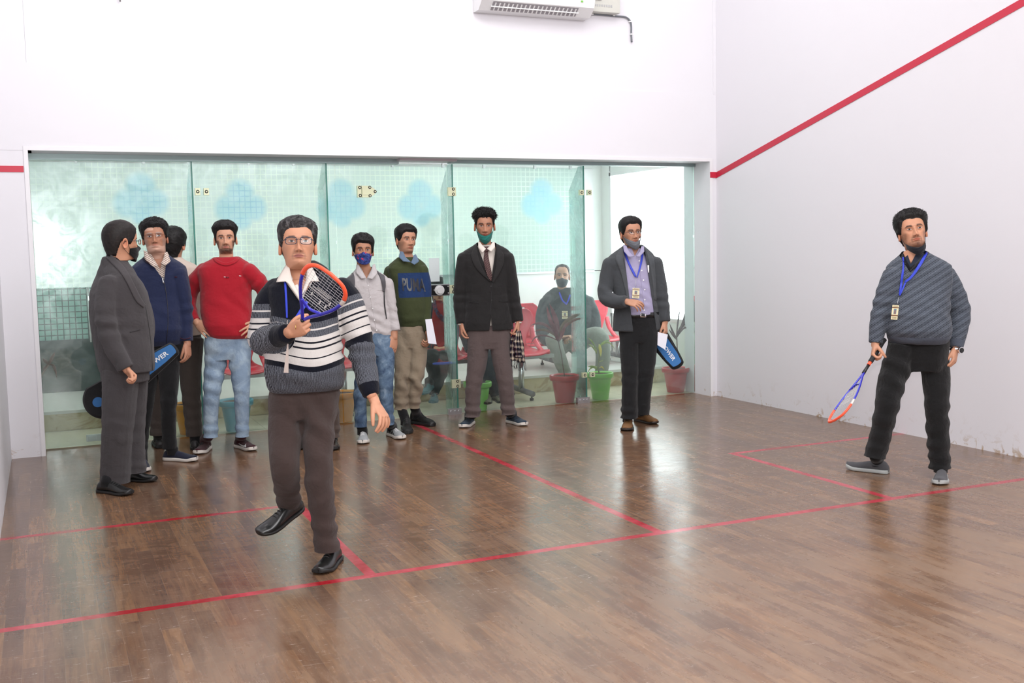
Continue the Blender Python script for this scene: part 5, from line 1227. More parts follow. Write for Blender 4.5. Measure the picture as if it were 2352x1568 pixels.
# ---------- man in black blazer ----------
def black_man():
    suit = fabric('black_suit_cloth', srgb(38, 36, 36), .8, 1400, .3)
    p = man((1130, 982), 'person in black blazer, tie and green chin mask, standing stiffly at the glass', 0,
        dict(eye=(1114, 518.5), yaw=2, pitch=-3, roll=0, scale=1.02, dd=.08, neck=(1116, 578, -.03), fat=.94, cols=dict(beard=.25, must=.6, bcol=(.02, .014, .012)),
             hair=dict(mat=M_HAIR, line=.182, side=.108, top=.020, sidet=.009, tl=.03, tufts=420, messy=.55, sweep=UZ*.3-RTv*.2, seed=9, puff=lambda x, y, z: .010*smooth01(z, .16, .18)*gau(np.abs(x)-.06, .03))),
        [(1122, 757, 58, .115, .0, .05), (1121, 740, 57, .115, 0, .05), (1120, 710, 53, .105, 0), (1118, 675, 50, .1, 0), (1117, 640, 52, .1, 0), (1116, 610, 56, .1, 0), (1116, 596, 60, .09, 0), (1116, 584, 59, .08, 0), (1116, 575, 51, .072, -.01), (1116, 567, 38, .064, -.02), (1116, 560, 25, .056, -.025), (1116, 556, 20, .052, -.025)],
        [dict(j=[(1068, 592, 0), (1060, 640, 0), (1056, 690, 0), (1058, 720, .0), (1060, 743, .01)], r=(.066, .06, .054, .05, .045), hand=FH((1062, 772, .02), RTv, -HV, curls=(30, 38, 42, 46), thumb_out=18, thumb_curl=20, spread=1)),
         dict(j=[(1163, 592, 0), (1173, 640, 0), (1180, 690, 0), (1186, 715, .01), (1190, 738, .02)], r=(.066, .06, .056, .052, .046), hand=FH((1190, 765, .04), -RTv, -HV, curls=(40, 48, 50, 54), thumb_out=20, thumb_curl=25, spread=2))],
        [dict(j=[(1100, 765, 0), (1096, 830, .02), (1088, 880, .03), (1086, 925, .01), (1086, 957, 0)], r=(.098, .083, .067, .063, .066), bunch=.009),
         dict(j=[(1147, 765, 0), (1152, 820, .02), (1161, 880, .03), (1165, 920, .01), (1168, 952, 0)], r=(.098, .083, .067, .06, .062), bunch=.009)],
        [dict(toe=(1062, 984), heel=(1100, 962), mat=fabric('navy_teal_sneaker', srgb(38, 64, 88), .8, 1800), sole=M_SOLEW), dict(toe=(1208, 979), heel=(1152, 966), mat=fabric('navy_teal_sneaker', srgb(38, 64, 88), .8, 1800), sole=M_SOLEW)],
        suit, fabric('mauve_brown_trousers', srgb(104, 90, 88), .85, 1200, .4), skin='deep', hips=[(1122, 745, 50, .1, 0), (1123, 765, 52, .105, 0), (1124, 785, 50, .1, 0), (1124, 800, 44, .09, 0)],
        cuts=lambda p: [side_planes(p, [((1097, 566), (1128, 645)), ((1128, 645), (1140, 560))], (1117, 600)), side_planes(p, [((1128, 730), (1122, 770)), ((1128, 730), (1133, 770))], (1128, 760))], top_name='blazer', look=(0, .6),
        folds_t=[((1056, 690, .02), .09, .004, A([0, 0, 1]), 18), ((1182, 690, .02), .09, .005, A([0, 0, 1]), 18), ((1120, 690, .1), .1, .003, A([.8, 0, .6]), 12)], tsm=3)
    R = p.root; S = p.surf['blazer']
    sh = loft(p.torso_rings([(1122, 762, 50, .092, 0), (1120, 700, 45, .085, 0), (1117, 640, 45, .08, 0), (1116, 600, 44, .07, -.005), (1116, 578, 26, .058, -.015), (1116, 562, 17.5, .052, -.02)]))
    p.garment('dress_shirt', [sh], M_SHIRTW, vox=.006, wr=.0015)
    both = [S, p.surf['dress_shirt']]
    tiem = stripes_diag('maroon_stripe_tie', srgb(58, 34, 36), srgb(110, 84, 80))
    p.strip(both, [(1110, 568), (1113, 577), (1111, 600), (1119, 632), (1127, 645)], [(1127, 567), (1121, 577), (1124, 600), (1130, 630), (1129, 645)], tiem, 'neck_tie', off=.010)
    p.strip(both, [(1107, 566), (1112, 577)], [(1128, 565), (1122, 577)], tiem, 'tie_knot', off=.018, n=8)
    p.flap([(1103, 556, .05), (1108, 564, .075), (1116, 571, .095)], [(1098, 555, .03), (1099, 569, .08), (1108, 581, .11)], M_SHIRTW)
    p.flap([(1131, 556, .05), (1126, 564, .075), (1119, 571, .095)], [(1136, 555, .03), (1137, 568, .08), (1128, 578, .11)], M_SHIRTW)
    lap = fabric('black_suit_lapel', srgb(44, 42, 42), .75, 1400, .3)
    p.strip(S, [(1094, 563), (1100, 595), (1112, 622), (1128, 646)], [(1088, 570), (1082, 588), (1095, 618), (1126, 647)], lap, 'lapel', off=.007)
    p.strip(S, [(1139, 560), (1140, 590), (1138, 618), (1130, 646)], [(1146, 568), (1158, 588), (1152, 618), (1133, 650)], lap, 'lapel', off=.007)
    for x, y in ((1128, 657), (1129, 689)): p.dot(S, x, y, .007, M_RUB)
    p.line(S, [(1131, 648), (1128, 690), (1127, 728)], .0015, M_BLACK, 'front_edge')
    for x0, x1, y in ((1078, 1100, 694), (1146, 1166, 692)): p.line(S, [(x0, y), (x1, y+1)], .0018, M_BLACK, 'pocket')
    p.hd.mask(R, fabric('green_mask_cloth', srgb(30, 122, 112), .8, 1500, .3), zt=.030, zb=-.038, nosecover=False)
    for x, y, dd in ((1060, 744, .01), (1190, 740, .02)):
        c = p.P(x, y, dd); mb = MB(); mb.tube([c+UZ*.004, c-UZ*.006], .030, 18); mb.build('shirt_cuff', M_SHIRTW, R, smooth=True)
    return p
def stripes_diag(name, a, b):
    t = NT(name); g = t.geo(); X, Y_, Z_ = t.xyz(g); v = t.math('SINE', t.math('MULTIPLY', t.math('ADD', Z_, t.math('MULTIPLY', X, .7)), 420.))
    return t.fin(t.bsdf(t.mix(t.math('GREATER_THAN', v, .45), a, b), .6, None, .3))
BM = black_man()

# ---------- man in grey blazer ----------
def grey_blazer():
    suit = fabric('grey_blazer_cloth', srgb(84, 88, 92), .9, 1400, .35)
    def cuts(p):
        return [side_planes(p, [((1430, 560), (1447, 700)), ((1479, 560), (1505, 740))], (1465, 630), (1465, 640, -.0))+[(p.P(1465, 500, 0)*0+p.P(1460, 880, 0), UZ)],
                ]
    p = man((1465, 985), 'person in open grey blazer, lilac shirt and blue lanyard, holding a racket bag', 10,
        dict(eye=(1458, 533), yaw=22, pitch=4, roll=-2, scale=1.0, dd=.07, neck=(1456, 592, -.03), fat=1.0, cols=dict(beard=.25, must=.45, bcol=(.04, .03, .026)),
             hair=dict(mat=M_HAIR, line=.180, side=.098, top=.022, sidet=.009, tl=.02, tufts=420, sweep=RTv*.7+UZ*.5, seed=5)),
        [(1462, 758, 54, .11, 0), (1462, 730, 52, .112, 0, .1), (1460, 700, 48, .112, 0, .1), (1458, 660, 49, .11, 0), (1456, 620, 52, .1, 0), (1452, 606, 58, .095, 0), (1450, 594, 56, .085, 0), (1452, 584, 47, .075, -.01), (1454, 575, 36, .066, -.02), (1455, 567, 26, .06, -.025), (1455, 563, 21, .055, -.025)],
        [dict(j=[(1404, 606, 0), (1394, 645, 0), (1391, 680, .04), (1414, 693, .13), (1438, 692, .2)], r=(.07, .062, .058, .052, .046), hand=FH((1462, 697, .24), UZ*-.55+HV*.5, -UZ*.1+HV*.3+RTv*.4, curls=((25, 30, 25), (28, 32, 25), (32, 34, 25), (34, 34, 25)), thumb_out=30, thumb_curl=20, spread=7)),
         dict(j=[(1501, 604, 0), (1512, 645, 0), (1519, 685, 0), (1524, 712, .01), (1527, 738, .02)], r=(.07, .06, .056, .05, .045), hand=FH((1530, 768, .05), -RTv*.6+HV*.3, -HV, curls=(40, 50, 55, 58), thumb_out=22, thumb_curl=30, spread=2))],
        [dict(j=[(1448, 735, 0), (1446, 800, .02), (1447, 860, .04), (1446, 915, .02), (1446, 960, 0)], r=(.092, .08, .068, .065, .072), bunch=.008),
         dict(j=[(1487, 735, 0), (1486, 800, .02), (1483, 860, .02), (1477, 910, -.02), (1474, 950, -.06)], r=(.092, .08, .066, .062, .066), bunch=.008)],
        [dict(toe=(1439, 991), heel=(1447, 962), mat=plain('brown_suede', srgb(124, 88, 52), .7), sole=plain('dark_sole', srgb(52, 44, 38), .6), kind='dress', sc=1.25, wide=1.1, len=.28), dict(toe=(1509, 975), heel=(1462, 966), mat=plain('brown_suede', srgb(124, 88, 52), .7), sole=plain('dark_sole', srgb(52, 44, 38), .6), kind='dress', sc=1.2)],
        suit, fabric('black_formal_trousers', srgb(32, 33, 35), .8, 1200, .4), skin='brown', hips=[(1468, 712, 43, .105, 0), (1468, 735, 46, .11, 0), (1468, 765, 46, .105, 0), (1468, 785, 42, .095, 0)],
        cuts=cuts, top_name='blazer', look=(.4, .2),
        folds_t=[((1391, 680, .04), .09, .007, A([.7, 0, .7]), 16), ((1520, 685, .02), .09, .004, A([0, 0, 1]), 18)], tsm=3, thick=.004)
    R = p.root; S = p.surf['blazer']
    lil = NT('lilac_check_shirt'); g = lil.geo(); n = lil.noise(g, 700., 2.); c = lil.mix(lil.math('MULTIPLY', n, .8), srgb(184, 178, 202), srgb(116, 110, 150)); lil = lil.fin(lil.bsdf(c, .85, lil.bump(lil.noise(g, 18., 5.), .4, .02), .2))
    sh = loft(p.torso_rings([(1466, 722, 44, .106, 0, .1), (1464, 700, 44, .106, 0, .12), (1460, 660, 44, .1, 0, .05), (1457, 620, 46, .09, 0), (1456, 600, 42, .078, -.01), (1455, 586, 26, .062, -.02), (1455, 570, 18.5, .056, -.02)]))
    p.garment('dress_shirt', [sh], lil, [(p.P(1470, 680, .1), .12, .004, A([.5, 0, .8]), 22)], vox=.006, wr=.003, cuts=[side_planes(p, [((1448, 562), (1458, 588)), ((1458, 588), (1472, 562))], (1459, 575))])
    C2 = p.surf['dress_shirt']; both = [S, C2]
    p.flap([(1438, 564, .045), (1445, 576, .08), (1457, 589, .105)], [(1431, 562, .03), (1433, 577, .085), (1444, 590, .115)], lil)
    p.flap([(1473, 566, .05), (1470, 577, .08), (1461, 589, .105)], [(1479, 565, .03), (1480, 578, .08), (1469, 590, .115)], lil)
    p.line(C2, [(1466, 590), (1472, 640), (1478, 690), (1481, 715)], .0012, lil, 'placket', off=.003)
    for x, y in ((1468, 599), (1474, 621), (1478, 643), (1481, 665), (1481, 688), (1480, 712)): p.dot(C2, x, y, .006, M_WHITE)
    p.strip(both, [(1430, 571), (1440, 600), (1452, 625), (1459, 637)], [(1434, 570), (1445, 600), (1457, 624), (1462, 634)], M_LAN, 'lanyard', off=.009)
    p.strip(both, [(1474, 580), (1470, 605), (1462, 637)], [(1478, 582), (1474, 607), (1464, 638)], M_LAN, 'lanyard', off=.009)
    p.line(C2, [(1461, 638), (1460, 661)], .0012, M_STEEL, 'clip_cord', off=.012)
    badge(p, C2, (1453, 661), (1469, 662), (1452, 684), off=.02)
    p.strip(both, [(1487, 609), (1488, 626)], [(1491, 609), (1491, 626)], M_WHITE, 'pen', n=6, off=.008)
    lap = fabric('grey_blazer_lapel', srgb(90, 94, 98), .9, 1400, .35)
    p.strip(S, [(1430, 566), (1435, 600), (1440, 640), (1446, 690)], [(1424, 572), (1414, 594), (1427, 630), (1442, 690)], lap, 'lapel', off=.008)
    p.strip(S, [(1479, 566), (1490, 600), (1497, 640), (1503, 690)], [(1488, 574), (1501, 592), (1506, 634), (1508, 690)], lap, 'lapel', off=.008)
    p.line(S, [(1412, 716), (1424, 719), (1434, 717)], .0018, lap, 'pocket', off=.002)
    belt = loft([ring_pts(p.P(1468, y, 0), 47*p.k, .112, p.L, p.front) for y in (716, 728)]); b = mk('belt', *belt, plain('black_belt_leather', (.012, .012, .012), .25), R)
    bv = BVHTree.FromPolygons([tuple(v) for v in belt[0]], belt[1])
    p.strip([bv], [(1470, 716), (1470, 728)], [(1484, 717), (1484, 729)], M_CHROME, 'buckle', off=.006, n=4, parent=b); p.strip([bv], [(1473, 719), (1473, 726)], [(1481, 720), (1481, 727)], M_BLACK, 'buckle_face', off=.009, n=4, parent=b)
    p.hd.mask(R, fabric('grey_mask_cloth', srgb(118, 122, 128), .85, 1500, .3), zt=.034, zb=-.03, nosecover=False)
    p.hd.glasses(R, plain('thin_dark_frame', srgb(46, 36, 36), .3), .0205, .0115, .108, rad=.0011)
    c = p.P(1457, 695, .27)
    for dx, dy in ((0, 0), (5, 1)): p.dot(S, 1424+dx, 701+dy, .006, M_RUB, 'cuff_button', off=.003)
    return p
GB = grey_blazer()
# ---------- man in light shirt with backpack ----------
def white_man():
    shirt = fabric('pale_grey_shirt', srgb(212, 206, 206), .85, 1400, .5)
    t = NT('washed_ripped_jeans'); g = t.geo(); n = t.noise(g, 5.5, 6., .65, 1.5); n2 = t.noise(g, 900., 2.); n3 = t.noise(g, 16., 5.)
    c = t.ramp(n, [(0, srgb(46, 60, 84)), (.38, srgb(66, 84, 108)), (.55, srgb(104, 126, 148)), (.72, srgb(160, 178, 192)), (1, srgb(186, 200, 208))]); c = t.mix(t.math('MULTIPLY', n2, .35), c, srgb(40, 56, 84))
    jeans = t.fin(t.bsdf(c, .85, t.bump(n3, .5, .02), .2))
    p = man((870, 1012), 'person in pale shirt with backpack straps, floral mask and washed jeans', 12,
        dict(eye=(836, 573.5), yaw=6, pitch=4, roll=1, scale=.97, dd=.08, neck=(840, 630, -.03), fat=1.0, cols=dict(bcol=(.02, .014, .012)),
             hair=dict(mat=M_HAIR, line=.165, side=.085, top=.024, sidet=.010, tl=.026, tufts=300, sweep=-RTv*.9, seed=6, part=1, fringe=-.006)),
        [(868, 774, 34, .085, 0), (866, 762, 37, .1, 0), (860, 735, 40, .105, 0), (855, 705, 42, .105, 0), (850, 675, 45, .1, 0), (846, 655, 50, .095, 0), (844, 643, 50, .085, 0), (842, 634, 42, .075, -.01), (841, 626, 31, .065, -.015), (840, 619, 23, .058, -.02), (840, 614, 19, .052, -.02)],
        [dict(j=[(800, 650, 0), (791, 700, -.04), (797, 735, -.10), (818, 765, -.15)], r=(.058, .05, .045, .038), hand=FH((845, 775, -.16), HV, -UZ, curls=(40, 45, 50, 50), vox=.004)),
         dict(j=[(887, 650, 0), (896, 690, 0), (901, 725, 0), (907, 760, .01)], r=(.058, .05, .044, .046), hand=FH((902, 800, .04), -RTv*.6+HV*.6, -HV*.8-RTv, curls=(10, 14, 16, 20), thumb_out=28, thumb_curl=10, spread=5, out=.04, size=1.08))],
        [dict(j=[(852, 780, 0), (843, 840, .03), (829, 890, .05), (828, 940, .02), (829, 980, 0)], r=(.085, .075, .056, .05, .05), bunch=.004),
         dict(j=[(882, 780, 0), (885, 840, .03), (886, 890, .05), (889, 940, .03), (892, 975, 0)], r=(.085, .072, .056, .05, .05), bunch=.004)],
        [dict(toe=(834, 1021), heel=(832, 993), mat=fabric('grey_white_trainer', srgb(178, 182, 184), .8, 1500), sole=M_SOLEW, kind='sneaker_w'), dict(toe=(926, 1010), heel=(880, 994), mat=fabric('grey_white_trainer', srgb(178, 182, 184), .8, 1500), sole=M_SOLEW, kind='sneaker_w')],
        shirt, jeans, skin=srgb(182, 132, 104), hips=[(868, 762, 32, .095, 0), (868, 780, 34, .1, 0), (868, 800, 34, .098, 0), (868, 815, 30, .088, 0)],
        cuts=lambda p: [side_planes(p, [((822, 600), (842, 640)), ((842, 640), (862, 600))], (842, 620))],
        folds_t=[((870, 740, .1), .14, .006, A([.5, 0, .8]), 20), ((896, 715, .02), .1, .005, A([0, 0, 1]), 22)], top_wr=.004)
    R = p.root; S = p.surf['shirt']; st = fabric('grey_backpack_strap', srgb(98, 96, 100), .8, 900, .2)
    p.flap([(825, 608, .04), (830, 622, .075), (841, 638, .105)], [(819, 607, .02), (817, 626, .075), (830, 640, .115)], shirt)
    p.flap([(856, 608, .04), (852, 624, .075), (843, 638, .105)], [(861, 606, .02), (867, 628, .075), (855, 641, .115)], shirt)
    p.strip(S, [(789, 626), (798, 645), (800, 665), (800, 690)], [(807, 614), (814, 635), (815, 655), (809, 678)], st, 'backpack_strap', off=.008)
    p.strip(S, [(860, 614), (872, 635), (877, 652), (879, 670)], [(876, 618), (884, 636), (886, 655), (884, 668)], st, 'backpack_strap', off=.008)
    p.strip(S, [(881, 668), (882, 700), (887, 732)], [(884, 668), (885, 700), (889, 732)], M_BLACK, 'strap_webbing', off=.006)
    p.line(S, [(842, 641), (850, 680), (858, 720), (866, 772)], .0012, shirt, 'placket', off=.002)
    for x, y in ((846, 655), (851, 682), (856, 708), (860, 735), (865, 758)): p.dot(S, x, y, .005, M_WHITE)
    for q in ([(868, 666), (881, 667)],): p.line(S, q, .0012, shirt, 'pocket_edge', off=.002)
    t = NT('floral_mask_cloth'); g = t.geo(); n = t.noise(g, 48., 3., .6, 1.); n2 = t.noise(g, 30., 3., .6)
    c = t.ramp(n, [(0, srgb(30, 32, 74)), (.45, srgb(40, 48, 108)), (.56, srgb(70, 90, 160)), (.63, srgb(34, 34, 80)), (1, srgb(30, 30, 70))]); c = t.mix(t.ramp(n2, [(0, 0.), (.6, 0.), (.63, 1.), (1, 1.)]), c, srgb(216, 60, 76))
    p.hd.mask(R, t.fin(t.bsdf(c, .8, None, .2)), zt=.083, zb=-.008, loops=M_WHITE)
    # backpack on his back
    c = p.P(846, 690, -.19); V, F = sph(c, (.15, .09, .22), 16, 10, np.stack([p.L, p.front, UZ], 1)); mk('backpack', V, F, st, R)
    for sh_ in p.shoes[1:]:
        b = BVHTree.FromObject(sh_, bpy.context.evaluated_depsgraph_get())
        for i in range(4): p.strip([b], [(889+i*3.4, 991-i*1), (894+i*3.4, 1000)], [(890.6+i*3.4, 990-i*1), (895.6+i*3.4, 999.5)], M_BLACK, 'side_stripe', n=4, m=1, off=.002, parent=sh_)
    return p
WM = white_man()

# ---------- man in green and blue sweatshirt ----------
def green_man():
    def hf(p):
        zt, zb = p.P(940, 600)[2], p.P(940, 760)[2]
        def f(V):
            y = 600+(zt-V[:, 2])/(zt-zb)*160; x = (V-p.P(940, 680))@p.right/p.k
            inside = np.clip(.5+np.minimum((x+35)*.35, (36-x)*.35), 0, 1)
            return y
        return lambda V: f(V)
    def at(p):
        zt, zb = p.P(940, 600)[2], p.P(940, 760)[2]
        def f(V):
            y = 600+(zt-V[:, 2])/(zt-zb)*160; x = (V-p.P(940, 680))@p.L/p.k
            m = np.minimum(np.minimum((y-626)*.3, (682-y)*.3), (x+33)*.3); return {'blue': np.clip(m+.5, 0, 1)}
        return f
    t = NT('green_blue_sweatshirt'); g = t.geo(); n = t.noise(g, 900., 2.); n3 = t.noise(g, 13., 5.)
    c = t.mix(t.math('GREATER_THAN', t.attr('blue'), .5), srgb(64, 70, 44), srgb(34, 56, 100)); c = t.mix(t.math('MULTIPLY', n, .3), c, (.02, .03, .02))
    mat = t.fin(t.bsdf(c, .95, t.bump(n3, .4, .02), .15, 0, .1))
    khaki = fabric('khaki_cargo_cloth', srgb(168, 152, 130), .9, 900, .5)
    p = man((950, 985), 'person in olive sweatshirt with blue chest panel, khaki trousers and black boots', 22,
        dict(eye=(943, 549), yaw=26, pitch=5, roll=2, scale=.98, dd=.06, neck=(934, 598, -.03), fat=1.02, jaw=1.05, cols=dict(beard=.35, must=.35, bcol=(.04, .03, .024)),
             hair=dict(mat=M_HAIR, line=.172, side=.098, top=.020, sidet=.006, tl=.018, tufts=300, sweep=RTv*.8+UZ*.2, seed=12, messy=.1)),
        [(946, 748, 30, .1, 0), (945, 736, 33, .115, .01), (944, 715, 37, .12, .01), (942, 690, 37, .12, .01), (941, 660, 39, .115, 0), (938, 630, 45, .105, 0), (936, 615, 46, .095, 0), (935, 604, 39, .085, -.01), (935, 596, 29, .072, -.015), (935, 590, 21, .062, -.02)],
        [dict(j=[(900, 622, 0), (891, 660, -.03), (893, 700, -.06), (900, 745, -.1)], r=(.064, .056, .05, .04)),
         dict(j=[(968, 620, 0), (976, 655, 0), (979, 690, .0), (979, 725, .02), (983, 762, .08)], r=(.06, .052, .046, .04, .036), hand=FH((986, 796, .12), -RTv, HV, curls=(45, 50, 55, 55), thumb_out=25, vox=.004))],
        [dict(j=[(930, 765, 0), (926, 820, .03), (923, 870, .05), (921, 905, .02), (921, 940, 0)], r=(.092, .078, .063, .06, .058), bunch=.008),
         dict(j=[(960, 765, 0), (960, 820, .03), (955, 870, .05), (953, 905, .0), (950, 936, -.04)], r=(.088, .075, .06, .056, .052), bunch=.008)],
        [dict(toe=(936, 997), heel=(920, 960), mat=plain('black_boot_leather', (.014, .014, .014), .5), sole=M_SOLEB, kind='boot', sc=1.0, wide=1.05), dict(toe=(998, 979), heel=(944, 972), mat=plain('black_boot_leather', (.014, .014, .014), .5), sole=M_SOLEB, kind='boot', sc=1.0)],
        mat, khaki, skin='brown', hips=[(946, 742, 29, .1, 0), (946, 762, 31, .105, 0), (946, 785, 31, .1, 0), (946, 798, 27, .09, 0)],
        attrs=at, top_name='sweatshirt', cuts=lambda p: [side_planes(p, [((918, 580), (934, 602)), ((934, 602), (952, 606)), ((952, 606), (962, 585))], (940, 594))] if False else [],
        folds_l=[((945, 880, .05), .14, .009, A([.8, 0, .6]), 14), ((945, 790, .1), .12, .006, A([.8, 0, .5]), 13)], folds_t=[((945, 735, .1), .1, .005, A([0, 0, 1]), 18)])
    S = p.surf['sweatshirt']; blue = fabric('denim_blue_collar', srgb(112, 136, 162), .85, 900, .3)
    p.flap([(926, 578, .05), (931, 590, .085), (944, 602, .12)], [(919, 577, .03), (916, 590, .09), (926, 600, .125)], blue)
    p.flap([(950, 586, .07), (948, 594, .09), (944, 603, .12)], [(955, 584, .05), (963, 600, .10), (952, 608, .125)], blue)
    text_on(p, [S], 'PUMA', ((923, 638), (976, 640), (925, 668)), plain('black_print', (.008, .009, .014), .3), 'chest_lettering', bold=.03)
    # papers in his hand
    a = p.P(977, 733, .13); b = p.P(992, 732, .08); c = p.P(1003, 790, .13); d = p.P(984, 788, .19)
    n = nrm(np.cross(b-a, d-a))*.004; V = [a, b, c, d]; mb = MB(); mb.add(V+[v+n for v in V], [(0, 1, 2, 3), (7, 6, 5, 4), (0, 4, 5, 1), (1, 5, 6, 2), (2, 6, 7, 3), (3, 7, 4, 0)])
    tag(mb.build('paper_stack', plain('paper_white', srgb(222, 222, 230), .6)), 'white sheets of paper hanging from the olive sweatshirt man\'s hand', 'paper')
    return p
GM = green_man()

# ---------- man in red sweatshirt ----------
def swoosh(p, bvh, pts, parent, mat, off=.003):
    ea = pts[:len(pts)//2]; eb = pts[len(pts)//2:][::-1]; p.strip([bvh], ea, eb, mat, 'logo', n=14, m=2, off=off, thick=.0015, parent=parent)
def red_man():
    t = NT('light_blue_denim'); g = t.geo(); n = t.noise(g, 6., 5., .6, 1.); n2 = t.noise(g, 1000., 2.); n3 = t.noise(g, 15., 6., .65)
    c = t.ramp(n, [(0, srgb(104, 124, 146)), (.45, srgb(134, 154, 174)), (.6, srgb(164, 182, 196)), (1, srgb(178, 192, 204))]); c = t.mix(t.math('MULTIPLY', n2, .3), c, srgb(90, 106, 128))
    jeans = t.fin(t.bsdf(c, .88, t.bump(n3, .5, .02), .2))
    red = fabric('red_sweatshirt', srgb(186, 26, 44), .92, 1300, .35, .2, .15)
    p = man((530, 1042), 'person in red sweatshirt and light jeans, hands on hips, looking up', 0,
        dict(eye=(517.5, 546), yaw=0, pitch=5, roll=-1, scale=.98, dd=.08, neck=(520, 600, -.02), fat=1.0, nose=1.05, cols=dict(beard=1.0, must=.85, goatee=.6, bcol=(.012, .009, .008), lips=srgb(186, 116, 104)),
             hair=dict(mat=M_HAIR, line=.174, side=.085, top=.024, sidet=.005, tl=.024, tufts=350, sweep=-RTv*.3+UZ*.5-HV*.3, seed=21, puff=lambda x, y, z: .006*gau(y-.05, .04)*smooth01(z, .16, .2))),
        [(531, 777, 45, .10, 0, .05), (530, 768, 51, .115, .01, .1), (524, 745, 56, .12, .02, .1), (520, 715, 58, .12, .01), (519, 680, 58, .118, 0), (519, 650, 58, .112, 0), (519, 628, 62, .105, 0), (519, 613, 60, .095, 0), (519, 603, 50, .085, -.005), (520, 595, 36, .075, -.01), (520, 590, 28, .068, -.015)],
        [dict(j=[(474, 622, 0), (448, 650, -.03), (434, 680, -.05), (438, 712, .0), (449, 738, .06)], r=(.07, .066, .06, .046, .036), hand=FH((470, 757, .10), HV+RTv*.15, UZ*.4-HV, curls=((8, 8, 8), (6, 10, 8), (10, 10, 8), (12, 10, 8)), thumb_out=30, thumb_curl=5, spread=9, out=.01)),
         dict(j=[(568, 622, 0), (596, 650, -.03), (612, 680, -.05), (606, 712, .0), (596, 738, .06)], r=(.07, .066, .06, .046, .036), hand=FH((576, 757, .10), HV-RTv*.15, UZ*.4-HV, curls=((8, 8, 8), (6, 10, 8), (10, 10, 8), (12, 10, 8)), thumb_out=30, thumb_curl=5, spread=9, vox=.004))],
        [dict(j=[(500, 785, 0), (493, 850, .03), (487, 900, .05), (484, 955, .02), (484, 1004, 0)], r=(.092, .078, .064, .055, .054), bunch=.004),
         dict(j=[(549, 785, 0), (552, 850, .03), (555, 900, .05), (556, 955, .02), (557, 1003, 0)], r=(.092, .076, .060, .052, .050), bunch=.004)],
        [dict(toe=(454, 1045), heel=(492, 1020), mat=fabric('maroon_trainer', srgb(74, 20, 32), .8, 1500), sole=M_SOLEW, sock=srgb(74, 20, 32)), dict(toe=(598, 1040), heel=(543, 1026), mat=fabric('maroon_trainer', srgb(74, 20, 32), .8, 1500), sole=M_SOLEW, sock=srgb(74, 20, 32), keep='heel')],
        red, jeans, skin=srgb(206, 156, 128), hips=[(524, 765, 50, .105, 0), (524, 785, 54, .11, 0), (524, 805, 53, .105, 0), (524, 825, 46, .095, 0)], top_name='sweatshirt', look=(0, .3),
        folds_t=[((530, 730, .1), .16, .006, A([.7, 0, .7]), 13), ((448, 655, .0), .09, .007, A([.7, 0, .7]), 17), ((440, 715, 0), .07, .004, A([0, 0, 1]), 22), ((595, 655, .0), .09, .006, A([-.7, 0, .7]), 17)],
        folds_l=[((500, 840, .08), .14, .005, A([.4, 0, .9]), 15), ((550, 840, .08), .14, .005, A([-.4, 0, .9]), 15)])
    S = p.surf['sweatshirt']; R = p.root
    p.strip(S, [(487, 588), (496, 602), (519, 610), (543, 602), (553, 588)], [(491, 584), (500, 596), (519, 603), (539, 596), (549, 584)], red, 'neckband', off=.006)
    p.strip(S, [(480, 768), (525, 777), (577, 775)], [(480, 773), (525, 782), (577, 780)], red, 'hem_rib', off=.004) if False else None
    p.strip(S, [(514, 635), (518, 635.5)], [(514, 636.4), (518, 636.8)], M_WHITE, 'chest_mark', n=4, m=1, off=.003)
    p.strip(S, [(519, 635), (526, 635.5)], [(519, 638.5), (526, 638)], plain('dark_red_mark', srgb(120, 16, 30), .5), 'chest_mark', n=4, m=1, off=.003)
    p.strip(S, [(549, 632.5), (554, 633)], [(549, 634), (554, 634.4)], M_WHITE, 'chest_mark', n=4, m=1, off=.003)
    dg = bpy.context.evaluated_depsgraph_get()
    b = BVHTree.FromObject(p.shoes[1], dg); swoosh(p, b, [(546, 1016), (551, 1021), (558, 1026), (565, 1027), (565, 1018), (562, 1022), (557, 1022), (546, 1016)], p.shoes[1], M_WHITE)
    b = BVHTree.FromObject(p.shoes[0], dg); swoosh(p, b, [(481, 1024), (486, 1029), (492, 1027), (495, 1020), (493, 1023), (488, 1026), (484, 1024), (481, 1023)], p.shoes[0], M_WHITE)
    return p
RED = red_man()

